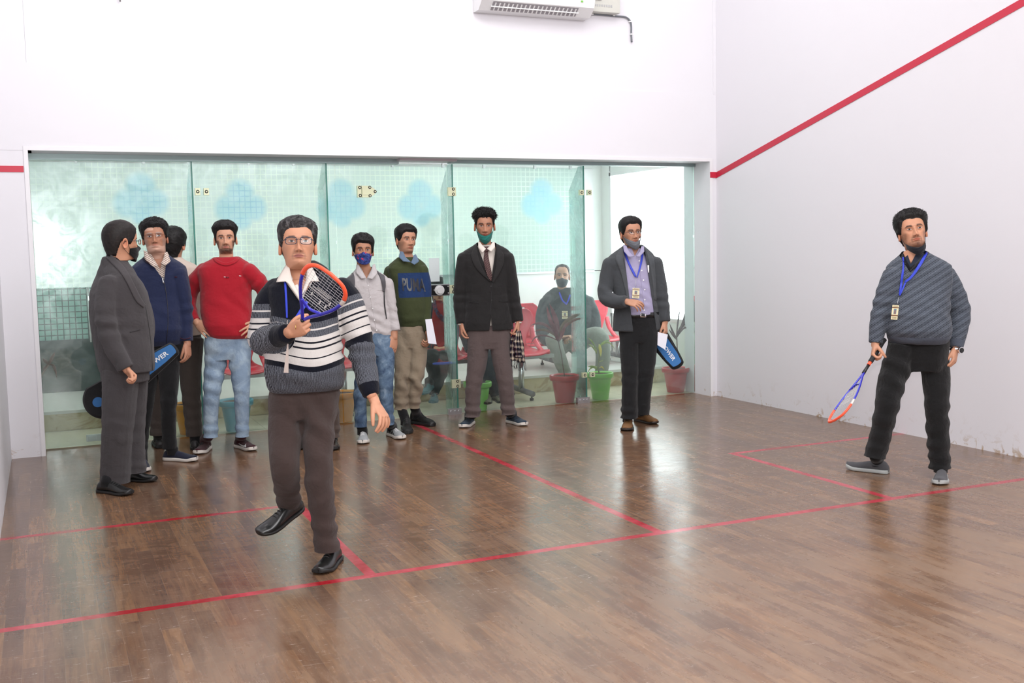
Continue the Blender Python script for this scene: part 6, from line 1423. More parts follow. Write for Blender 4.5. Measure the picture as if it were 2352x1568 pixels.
# ---------- man in navy jacket ----------
def navy_man():
    nav = fabric('navy_jacket_cloth', srgb(32, 44, 84), .75, 1300, .4)
    p = man((410, 1058), 'person in navy zip jacket, spectacles and striped collar, behind the grey suit', -6,
        dict(eye=(354, 541.5), yaw=-2, pitch=8, roll=-4, scale=1.03, dd=.08, neck=(362, 600, -.03), fat=1.06, jaw=1.12,
             cols=dict(beard=.55, must=.15, bcol=(.32, .25, .22), lips=srgb(196, 120, 110), patches=(srgb(206, 166, 146), lambda x, y, z: 1.2*smooth01(.050-z, -.01, .012)+.9*smooth01(z, .145, .16)*smooth01(-x, -.01, .02)-.75)),
             hair=dict(mat=M_HAIR, line=.172, side=.095, top=.024, sidet=.010, tl=.024, tufts=420, sweep=RTv*.7+UZ*.3, seed=31, messy=.2)),
        [(368, 792, 50, .11, 0, .1), (368, 780, 55, .125, .01, .15), (366, 755, 58, .135, .02, .2), (364, 720, 58, .13, .01, .15), (364, 680, 60, .12, 0), (364, 650, 62, .115, 0), (364, 628, 64, .105, 0), (364, 613, 60, .095, 0), (364, 603, 49, .085, -.005), (362, 594, 36, .075, -.01), (361, 586, 26, .066, -.015)],
        [dict(j=[(316, 630, 0), (304, 680, 0), (304, 730, 0), (318, 775, .03)], r=(.07, .06, .054, .044), hand=FH((340, 800, .06), HV, -HV, curls=(50, 55, 60, 60), vox=.004)),
         dict(j=[(408, 628, 0), (418, 670, 0), (424, 710, 0), (427, 745, .01), (430, 784, .03)], r=(.07, .062, .058, .052, .044), hand=FH((432, 815, .05), -RTv*.9+HV*.3, -HV*.6-RTv, curls=((20, 30, 30), (28, 34, 30), (38, 44, 30), (44, 46, 30)), thumb_out=14, thumb_curl=22, spread=3, out=.012))],
        [dict(j=[(345, 800, 0), (340, 870, .03), (334, 930, .05), (326, 990, 0), (322, 1045, -.02)], r=(.085, .07, .056, .05, .048), bunch=.005),
         dict(j=[(386, 800, 0), (388, 870, .03), (387, 930, .05), (388, 985, .02), (390, 1030, 0)], r=(.085, .072, .056, .052, .050), bunch=.006)],
        [dict(toe=(332, 1086), heel=(318, 1056), mat=fabric('navy_knit_shoe', srgb(30, 36, 62), .85, 1500), sole=M_SOLEW, kind='slip'), dict(toe=(453, 1060), heel=(370, 1056), mat=fabric('navy_knit_shoe', srgb(30, 36, 62), .85, 1500), sole=M_SOLEW, kind='slip', keep='toe')],
        nav, fabric('black_slim_trousers', srgb(20, 20, 23), .85, 900, .4), skin=srgb(176, 126, 100), hips=[(368, 782, 48, .105, 0), (368, 800, 50, .11, 0), (368, 825, 49, .105, 0), (368, 840, 42, .095, 0)], top_name='jacket',
        cuts=lambda p: [side_planes(p, [((336, 588), (377, 645)), ((377, 645), (384, 580))], (366, 605))],
        folds_t=[((370, 720, .1), .14, .004, A([.4, 0, .9]), 14), ((424, 715, .02), .1, .006, A([0, 0, 1]), 18)])
    R = p.root; S = p.surf['jacket']; w = stripes_diag('striped_shirt_cloth', srgb(214, 200, 186), srgb(120, 96, 90))
    sh = loft(p.torso_rings([(368, 690, 46, .095, 0), (366, 640, 48, .09, 0), (364, 612, 42, .08, -.005), (362, 596, 30, .068, -.015), (361, 582, 24, .06, -.02)]))
    p.garment('shirt', [sh], w, vox=.006, wr=.001, cuts=[side_planes(p, [((342, 575), (368, 618)), ((368, 618), (380, 575))], (364, 595))])
    both = [S, p.surf['shirt']]
    p.flap([(337, 577, .05), (346, 592, .09), (364, 610, .125)], [(330, 575, .03), (332, 594, .09), (352, 613, .13)], w)
    p.flap([(378, 580, .06), (377, 592, .09), (369, 605, .12)], [(384, 578, .04), (392, 600, .09), (381, 609, .125)], w)
    rib = fabric('dark_red_rib', srgb(86, 20, 34), .9, 900, .2)
    p.strip(both, [(322, 584), (334, 602), (352, 610)], [(327, 580), (338, 596), (355, 612)], fabric('navy_rib_collar', srgb(24, 28, 52), .9, 900, .2), 'collar_rib', off=.010)
    p.line(both, [(325, 582), (336, 599), (350, 610)], .0025, rib, 'red_trim', off=.013)
    p.line(S, [(377, 646), (384, 690), (386, 740), (382, 788)], .0022, M_BLACK, 'zip', off=.002)
    p.strip(S, [(372, 636), (374, 650)], [(376, 636), (377, 651)], M_STEEL, 'zip_pull', n=5, m=1, off=.006)
    p.line(S, [(414, 776), (424, 779), (438, 775)], .0026, rib, 'red_trim', off=.003)
    p.strip(S, [(401, 635), (407, 635)], [(401, 637), (407, 637)], rib, 'chest_mark', n=4, m=1, off=.003)
    p.hd.glasses(R, plain('thin_brown_frame', srgb(110, 62, 40), .3), .021, .0125, .110, rad=.0012)
    b = BVHTree.FromObject(p.shoes[1], bpy.context.evaluated_depsgraph_get()); p.strip([b], [(404, 1028), (411, 1029)], [(407, 1034), (414, 1034)], M_WHITE, 'label_tab', n=4, m=2, off=.003, parent=p.shoes[1])
    return p
NM = navy_man()

# ---------- man in cream waistcoat, back to camera ----------
def cream_man():
    cr = fabric('cream_jumper', srgb(232, 214, 200), .9, 1100, .3)
    p = man((440, 1030), 'person with back turned in cream top and brown trousers, facing the glass', 165,
        dict(eye=(398, 562), yaw=160, pitch=0, roll=0, scale=1.0, dd=-.0, neck=(396, 605, .0), anchor=(0, -.01, .112), hair=dict(mat=M_HAIR, line=.165, side=.07, back=.01, top=.022, sidet=.012, tl=.02, tufts=300, sweep=UZ*.3, seed=41, messy=.2)),
        [(420, 770, 42, .11, 0), (420, 745, 44, .115, 0), (420, 700, 43, .115, 0), (418, 660, 46, .11, 0), (414, 630, 50, .1, 0), (410, 614, 46, .09, 0), (404, 604, 36, .075, 0), (399, 596, 24, .062, 0), (397, 590, 19, .056, 0)],
        [dict(j=[(372, 630, 0), (366, 700, 0), (374, 760, -.1)], r=(.062, .052, .042)), dict(j=[(452, 632, 0), (458, 690, 0), (448, 740, -.15)], r=(.055, .046, .04))],
        [dict(j=[(392, 775, 0), (376, 850, 0), (366, 920, 0), (362, 1000, 0)], r=(.09, .07, .056, .06)), dict(j=[(440, 775, 0), (437, 850, 0), (441, 930, 0), (446, 1002, 0)], r=(.095, .085, .068, .060), bunch=.003)],
        [dict(toe=(352, 1000), heel=(368, 1030), mat=plain('dark_grey_shoe', (.02, .018, .018), .5), sole=M_SOLEB, keep='heel', len=.27), dict(toe=(460, 1004), heel=(448, 1034), mat=plain('dark_grey_shoe', (.02, .018, .018), .5), sole=M_SOLEB, keep='heel', len=.27)],
        cr, fabric('brown_formal_trousers', srgb(86, 76, 70), .85, 1100, .4), skin='brown', hips=[(418, 765, 42, .105, 0), (416, 785, 45, .11, 0), (415, 805, 44, .1, 0), (415, 820, 38, .09, 0)], eyes=False, top_name='jumper')
    return p
CM = cream_man()

# ---------- hidden man behind the player ----------
def hidden_man():
    bl = fabric('black_hooded_jacket', srgb(24, 24, 26), .85, 900, .4)
    p = man((745, 1032), 'person in black jacket and brown trousers, mostly hidden behind the player', -78,
        dict(eye=(688, 566), yaw=-80, pitch=0, roll=0, scale=1.0, dd=.0, neck=(702, 612, .0), anchor=(0, -.0, .112), cols=dict(beard=.3), hair=dict(mat=M_HAIR, line=.175, side=.1, top=.026, sidet=.006, tl=.02, tufts=300, sweep=UZ*.5, seed=51, messy=.4)),
        [(716, 800, 44, .16, 0), (714, 740, 44, .16, 0), (712, 690, 46, .17, 0), (712, 655, 48, .18, 0), (712, 630, 48, .17, 0), (710, 615, 40, .13, 0), (706, 604, 28, .09, 0), (704, 598, 20, .06, 0)],
        [dict(j=[(738, 628, .12), (745, 690, .12), (735, 750, .16)], r=(.062, .052, .042))],
        [dict(j=[(738, 800, 0), (752, 880, 0), (762, 950, 0), (764, 1005, 0)], r=(.09, .072, .056, .054)), dict(j=[(702, 800, 0), (696, 880, 0), (694, 950, 0), (694, 1005, 0)], r=(.09, .072, .056, .054))],
        [dict(toe=(766, 1036), heel=(760, 1006), mat=plain('dark_brown_shoe', srgb(58, 42, 36), .4), sole=M_SOLEB), dict(toe=(690, 1034), heel=(700, 1006), mat=plain('dark_brown_shoe', srgb(58, 42, 36), .4), sole=M_SOLEB)],
        bl, fabric('brown_trousers_back', srgb(92, 76, 68), .85, 1100, .4), skin='brown', hips=[(716, 790, 40, .12, 0), (716, 815, 40, .12, 0), (716, 830, 36, .1, 0)], eyes=False, top_name='jacket')
    p.hd.mask(p.root, M_BLACK, zt=.078, zb=-.01)
    return p
HM = hidden_man()

# ---------- man in grey suit, back three-quarter ----------
def suit_man():
    suit = fabric('charcoal_suit', srgb(84, 80, 82), .85, 1300, .4)
    p = man((290, 1122), 'person in charcoal suit turned away, black mask and glasses, far left', 112,
        dict(eye=(287, 560), yaw=115, pitch=-2, roll=0, scale=1.06, dd=.07, neck=(270, 612, .0), anchor=(-.075, -.012, .095), fat=1.0, cols=dict(bcol=(.05, .04, .04)),
             hair=dict(mat=M_HAIRB, line=.176, side=.09, back=.02, top=.008, sidet=.005, tl=.012, tufts=350, sweep=-UZ*.3, seed=61)),
        [(292, 852, 58, .19, .0, .0), (290, 835, 61, .195, 0), (286, 800, 63, .195, 0), (281, 755, 67, .195, .0), (276, 710, 66, .2, 0), (272, 672, 61, .205, 0), (270, 650, 53, .205, 0), (268, 634, 44, .19, 0), (266, 620, 38, .15, 0), (264, 608, 31, .11, 0), (262, 598, 27, .08, 0), (262, 589, 24, .07, 0)],
        [dict(j=[(252, 650, .15), (243, 700, .19), (246, 750, .21), (262, 800, .21), (288, 846, .2)], r=(.072, .068, .064, .058, .050), hand=FH((303, 862, .21), -HV*.4-RTv*.5, RTv*.9-HV*.3, curls=(55, 60, 62, 66), thumb_out=16, thumb_curl=30, spread=1, size=.95, out=.006)),
         dict(j=[(300, 650, -.18), (330, 710, -.2), (338, 760, -.15), (330, 810, -.1)], r=(.06, .055, .05, .04))],
        [dict(j=[(278, 850, .06), (274, 920, .07), (270, 980, .07), (266, 1050, .05), (264, 1108, .04)], r=(.118, .108, .098, .094, .094), bunch=.004),
         dict(j=[(305, 850, -.08), (307, 920, -.08), (306, 980, -.08), (307, 1040, -.08), (312, 1086, -.08)], r=(.1, .085, .075, .072, .07), bunch=.006)],
        [dict(toe=(303, 1138), heel=(234, 1130), mat=M_LEATH, sole=M_SOLEB, kind='dress', keep='toe', len=.29), dict(toe=(360, 1106), heel=(300, 1104), mat=M_LEATH, sole=M_SOLEB, kind='dress', keep='toe', len=.29)],
        suit, suit, skin='tan', hips=[(287, 828, 50, .16, 0), (287, 850, 52, .17, 0), (288, 875, 50, .16, 0)], eyes=False, top_name='jacket',
        folds_t=[((246, 750, .25), .12, .006, A([0, 0, 1]), 14), ((285, 780, .2), .14, .003, A([.6, 0, .7]), 12)], tsm=4)
    R = p.root; S = p.surf['jacket']
    p.hd.mask(R, fabric('black_mask_plain', srgb(16, 16, 18), .8, 1500, .2), zt=.080, zb=-.012)
    p.hd.glasses(R, plain('dark_metal_frame', srgb(30, 28, 36), .25), .021, .0145, .110, rad=.0013)
    lap = fabric('charcoal_suit_lapel', srgb(90, 86, 88), .85, 1300, .3)
    p.strip(S, [(247, 577), (262, 590), (285, 612), (302, 640), (322, 680), (334, 700)], [(240, 588), (254, 602), (276, 625), (292, 650), (312, 690), (330, 706)], lap, 'lapel', off=.007)
    p.line(S, [(335, 705), (342, 750), (348, 800), (350, 850)], .002, M_BLACK, 'front_edge', off=.002)
    p.line(S, [(298, 763), (322, 757)], .002, M_BLACK, 'pocket', off=.002)
    for x, y in ((268, 828), (270, 837), (272, 846)): p.dot(S, x, y, .006, M_RUB, 'cuff_button')
    p.dot(S, 322, 684, .007, M_RUB)
    c = loft([ring_pts(p.P(x, y, 0), w_, w_*.95, p.L, p.front) for x, y, w_ in ((266, 604, .075), (268, 588, .066), (270, 579, .064))]); mk('shirt_collar', *c, fabric('dark_shirt_collar', srgb(52, 48, 52), .8, 900, .2), R)
    return p
SM = suit_man()
# =====================================================================
# things held, hung and standing in the gallery
# =====================================================================
def racket(throat, axis, width, label, L=.685, grip_back=.0, size=1., string_mark=True, grip_len=.20):
    """throat: point where the head splits; axis: unit vector throat->tip; width: unit vector across the face"""
    ax = nrm(axis); wd = nrm(A(width)-ax*(A(width)@ax)); nn = np.cross(ax, wd); T0 = A(throat, float)
    root = empty('squash_racket', T0, label, 'racket')
    w = lambda u, v, k=0.: T0+ax*u+wd*v+nn*k
    # teardrop outline, u along, v across
    t = np.linspace(0, 1, 41); out = []
    ctrl = [(0, .004), (.05, .022), (.12, .055), (.20, .086), (.27, .102), (.32, .104), (.365, .092), (.395, .062), (.407, .0)]
    c = catmull([(a, b, 0) for a, b in ctrl], 6)[:, :2]
    full = [w(a, b) for a, b in c]+[w(a, -b) for a, b in c[::-1][1:]]
    N = len(full); fr = M_FRB = plain('royal_blue_frame', srgb(44, 44, 190), .25, .2, .6, .5); orange = plain('orange_frame', srgb(255, 96, 62), .35); white = plain('white_frame_tip', srgb(222, 216, 210), .35)
    k = len(c); i1 = int(k*.52)
    def seg(a, b, mat, nm, r=.0085):
        V, F = tube(full[a:b+1], r, 10, asp=.7, ref=nn); return mk(nm, V, F, mat, root)
    seg(0, i1, fr, 'frame_side'); seg(i1, i1+5, white, 'frame_band', .0098); seg(i1+5, N-1-i1, orange, 'frame_tip', .0105); seg(N-1-i1, N-1, fr, 'frame_side')
    # throat bridge
    V, F = tube(catmull([w(.125, .056), w(.10, .0), w(.125, -.056)], 6), .007, 8); mk('throat_bridge', V, F, fr, root)
    V, F = tube([w(0, 0), w(-.05, 0), w(-.08, 0)], [.011, .010, .010], 10); mk('shaft', V, F, M_BLACK, root)
    V, F = tube([w(-.075, 0), w(-.105, 0)], .0115, 10); mk('shaft_band', V, F, orange, root)
    V, F = tube([w(-.10, 0), w(-.11, 0), w(-.11-grip_len+.01, 0), w(-.11-grip_len, 0)], [.014, .0155, .0155, .018], 12); mk('grip', V, F, plain('black_grip_tape', (.015, .015, .017), .7), root)
    C = A(c); st = plain('string_bed', srgb(190, 190, 196), .4); mb = MB()
    def half(u): 
        return float(np.interp(u, C[:, 0], C[:, 1]))
    for i in range(11):
        v = -.095+.019*i; us = [a for a, b in C if b > abs(v)]
        if us: mb.tube([w(max(min(us), .103+.3*abs(v)), v), w(max(us), v)], .0007, 4)
    for i in range(15):
        u = .135+.018*i; h = half(u); mb.tube([w(u, -h), w(u, h)], .0007, 4)
    mb.build('strings', st, root)
    if string_mark:     # worn white block lettering stencilled on the strings
        mb = MB()
        for u0, u1, v0, v1 in ((.15, .155, -.06, .07), (.15, .19, -.06, -.054), (.168, .173, -.05, .065), (.168, .205, .02, .026), (.19, .215, -.03, -.024), (.2, .205, -.03, .04), (.232, .237, -.055, .055), (.232, .27, -.055, -.049), (.25, .255, -.04, .05), (.265, .27, -.02, .055), (.175, .2, .05, .056), (.21, .24, .06, .066)):
            mb.add([w(u0, v0, .0015), w(u1, v0, .0015), w(u1, v1, .0015), w(u0, v1, .0015)], [(0, 1, 2, 3)])
        mb.build('stencil_mark', plain('string_stencil', srgb(225, 225, 222), .6), root)
    return root
p = JM
T0 = p.P(696, 733, .34)
A1 = p.right*(60*p.k)+UZ*(98*p.k)-p.h*.33
racket(T0, A1, p.right*.76-UZ*.62-p.h*.14, 'blue and orange squash racket held up at the chest by the striped sweater player')
p = RM
Hh = p.P(2007, 818, .06); Tt = p.P(1919, 962, .32); ax = nrm(Tt-Hh); V0 = nrm(np.cross(ax, p.h)); 
racket(Hh+ax*.155, ax, -p.h*.97+V0*.2, 'blue and orange squash racket hanging from the herringbone sweater man\'s hand', string_mark=True)

def racket_bag(tipE, headC, nrm_face, label, L=.72, text='POWER', tflip=False, rad=.135, tipw=.052):
    """flat padded cover: narrow end tipE, round end centred at headC"""
    tipE = A(tipE, float); headC = A(headC, float); ax = nrm(tipE-headC); n = nrm(A(nrm_face)-ax*(A(nrm_face)@ax)); wv = np.cross(n, ax); Ln = np.linalg.norm(tipE-headC)
    root = empty('racket_bag', headC, label, 'racket bag')
    def outline(off):
        P_ = []; 
        for a in np.linspace(np.pi*.62, np.pi*1.38, 26): P_.append((math.cos(a)*(rad-off), math.sin(a)*(rad-off)))
        P_ += [(.10, -rad*.80+off), (Ln*.45, -.088+off), (Ln*.8, -tipw-.012+off)]
        for a in np.linspace(-np.pi/2, np.pi/2, 12): P_.append((Ln-tipw*.5+math.cos(a)*(tipw*.55-off), math.sin(a)*(tipw-off)))
        P_ += [(Ln*.8, tipw+.012-off), (Ln*.45, .088-off), (.10, rad*.80-off)]
        return P_
    W3 = lambda u, v, k: headC+ax*u+wv*v+n*k
    O = outline(0); I = outline(.014); m = len(O)
    V = [W3(u, v, 0.006) for u, v in O]+[W3(u, v, .02) for u, v in I]+[W3(u, v, -.006) for u, v in O]+[W3(u, v, -.02) for u, v in I]
    F = []
    for i in range(m):
        j = (i+1) % m; F += [(i, j, m+j, m+i), (2*m+i, 3*m+i, 3*m+j, 2*m+j), (i, 2*m+i, 2*m+j, j)]
    F += [tuple(range(m, 2*m)), tuple(range(4*m-1, 3*m-1, -1))]
    mk('bag_body', V, F, fabric('black_bag_nylon', srgb(22, 22, 25), .7, 700, .2), root, False)
    blue = fabric('blue_bag_panel', srgb(58, 120, 184), .6, 900, .15); wh = plain('white_bag_band', srgb(225, 225, 225), .5)
    for sgn in (1, -1):
        k = .0215*sgn; I2 = outline(.017); P_ = [(Ln*.43, -.058)]+[(u, v) for u, v in I2 if u > Ln*.5]+[(Ln*.43, .058)]+[(Ln*.52, 0)]
        mk('blue_panel', [W3(u, v, k) for u, v in P_], [tuple(range(len(P_)))], blue, root, False)
        P2 = [(Ln*.36, -.078), (Ln*.43, -.070), (Ln*.43, -.058), (Ln*.52, 0), (Ln*.43, .058), (Ln*.43, .070), (Ln*.36, .078), (Ln*.42, .052), (Ln*.485, 0), (Ln*.42, -.052)]
        mk('white_band', [W3(u, v, k+.0005*sgn) for u, v in P2], [(0, 1, 2, 9), (9, 2, 3, 8), (8, 3, 4, 7), (7, 4, 5, 6)], wh, root, False)
        q = [W3(math.cos(a)*.034-.045, math.sin(a)*.034, k) for a in np.linspace(0, 2*np.pi, 20)[:-1]]; mk('round_logo', q, [tuple(range(19))], blue, root, False)
    cu = bpy.data.curves.new('t', 'FONT'); cu.body = text; cu.resolution_u = 3; cu.offset = .02; o = bpy.data.objects.new('t', cu); COL.objects.link(o); dg = bpy.context.evaluated_depsgraph_get()
    me = o.evaluated_get(dg).to_mesh(); Vt = A([v.co[:] for v in me.vertices]); Ft = [tuple(f.vertices) for f in me.polygons]; o.evaluated_get(dg).to_mesh_clear(); bpy.data.objects.remove(o)
    lo, hi = Vt.min(0), Vt.max(0); u = (Vt[:, 0]-lo[0])/(hi[0]-lo[0]); v = (Vt[:, 1]-lo[1])/(hi[1]-lo[1])-.5
    if tflip: u = 1-u; v = -v
    mk('lettering', [W3(Ln*(.58+.30*a), b*.032*(1), .0225) for a, b in zip(u, v)], Ft, wh, root, False)
    return root
tp = atd(405, 797, SM.d0+.28); hc = atd(240, 915, SM.d0+.12)
racket_bag(tp, hc, -HV+UZ*.2, 'blue and black racket bag held low between the charcoal suit and navy jacket men', tflip=False)
p = GB; tp = p.P(1560, 843, .10); hc = p.P(1478, 728, -.17)
racket_bag(tp, hc, -HV, 'blue and black racket bag in the grey blazer man\'s left hand, tip pointing down', tflip=False, tipw=.058)
# folded sheet in the same hand
a, b, c, d = p.P(1511, 762, .12), p.P(1534, 768, .12), p.P(1528, 803, .13), p.P(1510, 792, .13); n = HV*.003
mb = MB(); mb.add([a, b, c, d]+[v+n for v in (a, b, c, d)], [(0, 1, 2, 3), (7, 6, 5, 4), (0, 4, 5, 1), (1, 5, 6, 2), (2, 6, 7, 3), (3, 7, 4, 0)])
tag(mb.build('paper_sheet', plain('paper_white', srgb(222, 222, 230), .6)), 'folded white paper in the grey blazer man\'s hand over the racket bag', 'paper')

# scarf in black blazer man's hand
def plaid():
    t = NT('tartan_wool'); u = t.attr('u'); v = t.attr('v')
    def bars(x, f): return t.ramp(t.math('FRACT', t.math('MULTIPLY', x, f)), [(0, 0.), (.42, 0.), (.43, .55), (.6, .55), (.61, 1.), (.72, 1.), (.73, .5), (.86, .5), (.87, 0.)], 'CONSTANT')
    m = t.math('ADD', t.math('MULTIPLY', bars(u, 2.), .5), t.math('MULTIPLY', bars(v, 5.), .5))
    c = t.ramp(m, [(0, srgb(26, 26, 40)), (.2, srgb(44, 36, 48)), (.35, srgb(120, 112, 108)), (.6, srgb(176, 164, 150)), (.85, srgb(206, 190, 160)), (1, srgb(216, 200, 180))])
    c = t.mix(t.ramp(t.math('FRACT', t.math('MULTIPLY', u, 3.)), [(0, 0.), (.45, .7), (.5, 0.)], 'CONSTANT'), c, srgb(120, 30, 40))
    return t.fin(t.bsdf(c, .95, t.bump(t.noise(t.geo(), 300., 2.), .3, .003), .1))
p = BM; sc = empty('scarf', p.P(1188, 800, .05), 'checked navy and cream scarf with fringe hanging from the black blazer man\'s hand', 'scarf')
def fold(pl, wd, dd, seed, nm):
    n, m = 30, 13; P_ = catmull([(x, y, d) for (x, y), d in zip(pl, dd)], 8); P_ = P_[np.linspace(0, len(P_)-1, n).astype(int)]; V = []; U = []; W_ = []
    for i, q in enumerate(P_):
        for j in range(m):
            s_ = j/(m-1)*2-1; ww = wd*(.45+.55*min(1, i/12)); z = .012*math.sin(s_*7+seed+i*.12)
            V.append(p.P(q[0]+s_*ww, q[1], q[2]+z)); U.append(j/(m-1)); W_.append(i/(n-1))
    F = [(i*m+j, i*m+j+1, (i+1)*m+j+1, (i+1)*m+j) for i in range(n-1) for j in range(m-1)]
    o = mk(nm, V, F, PL, sc, attrs={'u': A(U), 'v': A(W_)}); sd = o.modifiers.new('s', 'SOLIDIFY'); sd.thickness = .005; return P_[-1]
PL = plaid()
e1 = fold([(1186, 757), (1182, 780), (1180, 805), (1181, 828)], 9, [.05, .06, .06, .05], 0, 'scarf_panel')
e2 = fold([(1191, 760), (1192, 785), (1195, 808), (1198, 832)], 9, [.03, .03, .03, .03], 2, 'scarf_panel')
e3 = fold([(1189, 760), (1187, 785), (1190, 805), (1192, 822)], 7, [.07, .08, .08, .08], 4, 'scarf_panel')
mb = MB(); r = random.Random(3)
for e, d_ in ((e1, .05), (e2, .03)):
    for i in range(9):
        x = e[0]-8+2*i; mb.tube(catmull([p.P(x, e[1]-2, d_), p.P(x+r.uniform(-2, 2), e[1]+8, d_+.01), p.P(x+r.uniform(-3, 3), e[1]+r.uniform(14, 20), d_)], 3), .002, 5)
mb.build('fringe', fabric('scarf_fringe', srgb(50, 46, 54), .95, 500, .2), sc, smooth=True)

# ---------------- gallery: chairs ----------------
RP = plain('red_moulded_plastic', srgb(222, 44, 66), .3)
def chair_shell(parent_name, label, loc, rz=0.):
    """one moulded shell: seat pan curving up into a tall back with a hand slot"""
    root = bpy.data.objects.new(parent_name, None); COL.objects.link(root); tag(root, label, 'chair', 'red moulded chairs in the gallery')
    prof = [(.22, .435), (.19, .45), (.10, .445), (-.05, .43), (-.15, .435), (-.20, .47), (-.225, .54), (-.245, .64), (-.262, .74), (-.275, .83), (-.28, .875)]   # y (front +) , z
    wid = [.19, .215, .225, .225, .21, .15, .13, .17, .225, .225, .17]
    Pn = catmull([(a, b, c) for (a, b), c in zip(prof, wid)], 5); nu = 25; V = []
    for q in Pn:
        for j in range(nu):
            s_ = j/(nu-1)*2-1; curl = .03*abs(s_)**3*(1 if q[1] < .5 else .0); fwd = .035*s_*s_*(q[1] > .5)
            V.append((s_*q[2], -(q[0]+fwd), q[1]+curl))
    F = []; k = len(Pn)
    for i in range(k-1):
        for j in range(nu-1):
            zc = (Pn[i][1]+Pn[i+1][1])/2; sc_ = (j+.5)/(nu-1)*2-1
            if .795 < zc < .835 and abs(sc_) < .36: continue
            F.append((i*nu+j, i*nu+j+1, (i+1)*nu+j+1, (i+1)*nu+j))
    o = mk('seat_shell', V, F, RP, root); sd = o.modifiers.new('s', 'SOLIDIFY'); sd.thickness = .012; sd.offset = 0
    # side arms linking back and seat: the curved C on each side
    for sx in (-1, 1):
        Vt, Ft = tube(catmull([(sx*.215, -.14, .45), (sx*.235, .03, .455), (sx*.235, .13, .50), (sx*.22, .20, .58), (sx*.215, .235, .68)], 5), [.016]*21, 10, asp=1.8, ref=(1, 0, 0)); mk('side_rib', Vt, Ft, RP, root)
    root.location = loc; root.rotation_euler = (0, 0, rz); return root
def copy_tree(o, parent=None):
    c = o.copy(); COL.objects.link(c); c.parent = parent
    for ch in o.children: copy_tree(ch, c)
    return c
def bench(x0, x1, y, z, legs, label, drop=0.):
    r = empty('chair_beam', ((x0+x1)/2, y, z), label, 'bench frame'); mb = MB(); mb.box((x0, y-.03, z+.385-drop), (x1, y+.03, z+.42-drop)); mb.build('beam', M_STEEL, r)
    for x in legs:
        mb = MB(); mb.tube([(x, y, z+.39-drop), (x, y, z+.07)], .03, 12); mb.build('leg', M_STEEL, r, smooth=True)
        mb = MB(); mb.tube([(x, y-.27, z+.065), (x, y+.25, z+.085)], .028, 12); mb.build('foot_tube', plain('grey_foot_tube', srgb(120, 118, 120), .45, .3), r, smooth=True)
        for yy in (y-.24, y+.22):
            mb = MB(); mb.tube([(x, yy, z+.05), (x, yy, z+.022)], .008, 8); mb.tube([(x, yy, z+.022), (x, yy, z)], .02, 10); mb.build('foot_pad', M_RUB, r, smooth=True)
proto = chair_shell('moulded_chair', '', (0, 0, 0))
YF, YB = .93, 1.85
rows = [(YF, 0., [('front-row red chair behind the red sweatshirt man', aty(553, 820, YF)[0]), ('front-row red chair behind the player\'s lowered arm', aty(770, 820, YF)[0]), ('front-row red chair under the seated woman', aty(1010, 820, YF)[0]), ('front-row red chair right of the black blazer man\'s hand', aty(1212, 800, YF)[0]-.06), ('front-row red chair behind the black blazer man\'s legs', aty(1110, 800, YF)[0])]),
        (YB, 0.0, [('back-row red chair on the step left of the seated man', aty(1218, 720, YB)[0]-.02), ('back-row red chair under the seated man', aty(1312, 720, YB)[0]), ('back-row red chair on the step right of the seated man', aty(1378, 720, YB)[0])])]
first = True
for y, z, lst in rows:
    for lab, x in lst:
        c = proto if first else copy_tree(proto); first = False
        c.location = (x, y, z); c['label'] = lab
xb = [x for _, x in rows[0][2]]
lgx = aty(1197, 850, YF)[0]
bench(min(xb)-.25, aty(1260, 815, YF)[0]+.05, YF, 0., [aty(790, 880, YF)[0], lgx, aty(640, 880, YF)[0]], 'grey steel beam and legs carrying the front row of red chairs')
bench(aty(1190, 815, YB)[0]-.2, aty(1378, 815, YB)[0]+.3, YB, .176, [aty(1265, 830, YB)[0], aty(1420, 830, YB)[0]], drop=.15, label='grey steel beam on the step carrying the back row of red chairs')
# ---------------- gallery: pots and plants ----------------
def pot(px, col, name, label, r=.118, h=.245, y=.44):
    x = aty(px, 900, y)[0]; root = empty('plant_pot', (x, y, 0), label, 'plant pot', 'plastic plant pots behind the glass')
    pr = [(r*.68, 0), (r*.70, .004), (r*.93, h*.74), (r*.95, h*.80), (r*1.08, h*.81), (r*1.12, h*.84), (r*1.14, h*.97), (r*1.10, h), (r*1.03, h*.985), (r*.99, h*.93), (r*.93, h*.86), (.001, h*.85)]
    th = np.arange(40)*2*np.pi/40; R_ = [np.stack([x+a*np.cos(th), y+a*np.sin(th), np.full(40, b)], 1) for a, b in pr]
    V, F = loft(R_[:-1], False); mk('pot_body', V, F, plain(name, col, .35), root)
    V, F = loft([R_[-3], R_[-1]], False); mk('potting_soil', V, F, plain('potting_soil', srgb(70, 56, 46), .9), root); return x, y, h, root
def leaf(mb, base, tip, w_, up=(0, 0, 1), droop=.0, m=0, n=9, fold=.3, mid=None):
    base = A(base, float); tip = A(tip, float); c = (base+tip)/2+A(up)*droop if mid is None else A(mid, float)
    P_ = [base*(1-t)**2+2*c*t*(1-t)+tip*t*t for t in np.linspace(0, 1, n)]; T = nrm(tip-base); S_ = nrm(np.cross(T, HV*-1)); V = []
    for i, q in enumerate(P_):
        t = i/(n-1); w2 = w_*math.sin(math.pi*min(1, t*.92+.08))**.8*(1 if t < .99 else 0); V += [q-S_*w2, q+HV*w2*fold, q+S_*w2]
    F = []
    for i in range(n-1):
        for j in range(2): F.append((i*3+j, i*3+j+1, (i+1)*3+j+1, (i+1)*3+j))
    mb.add(V, F, m)
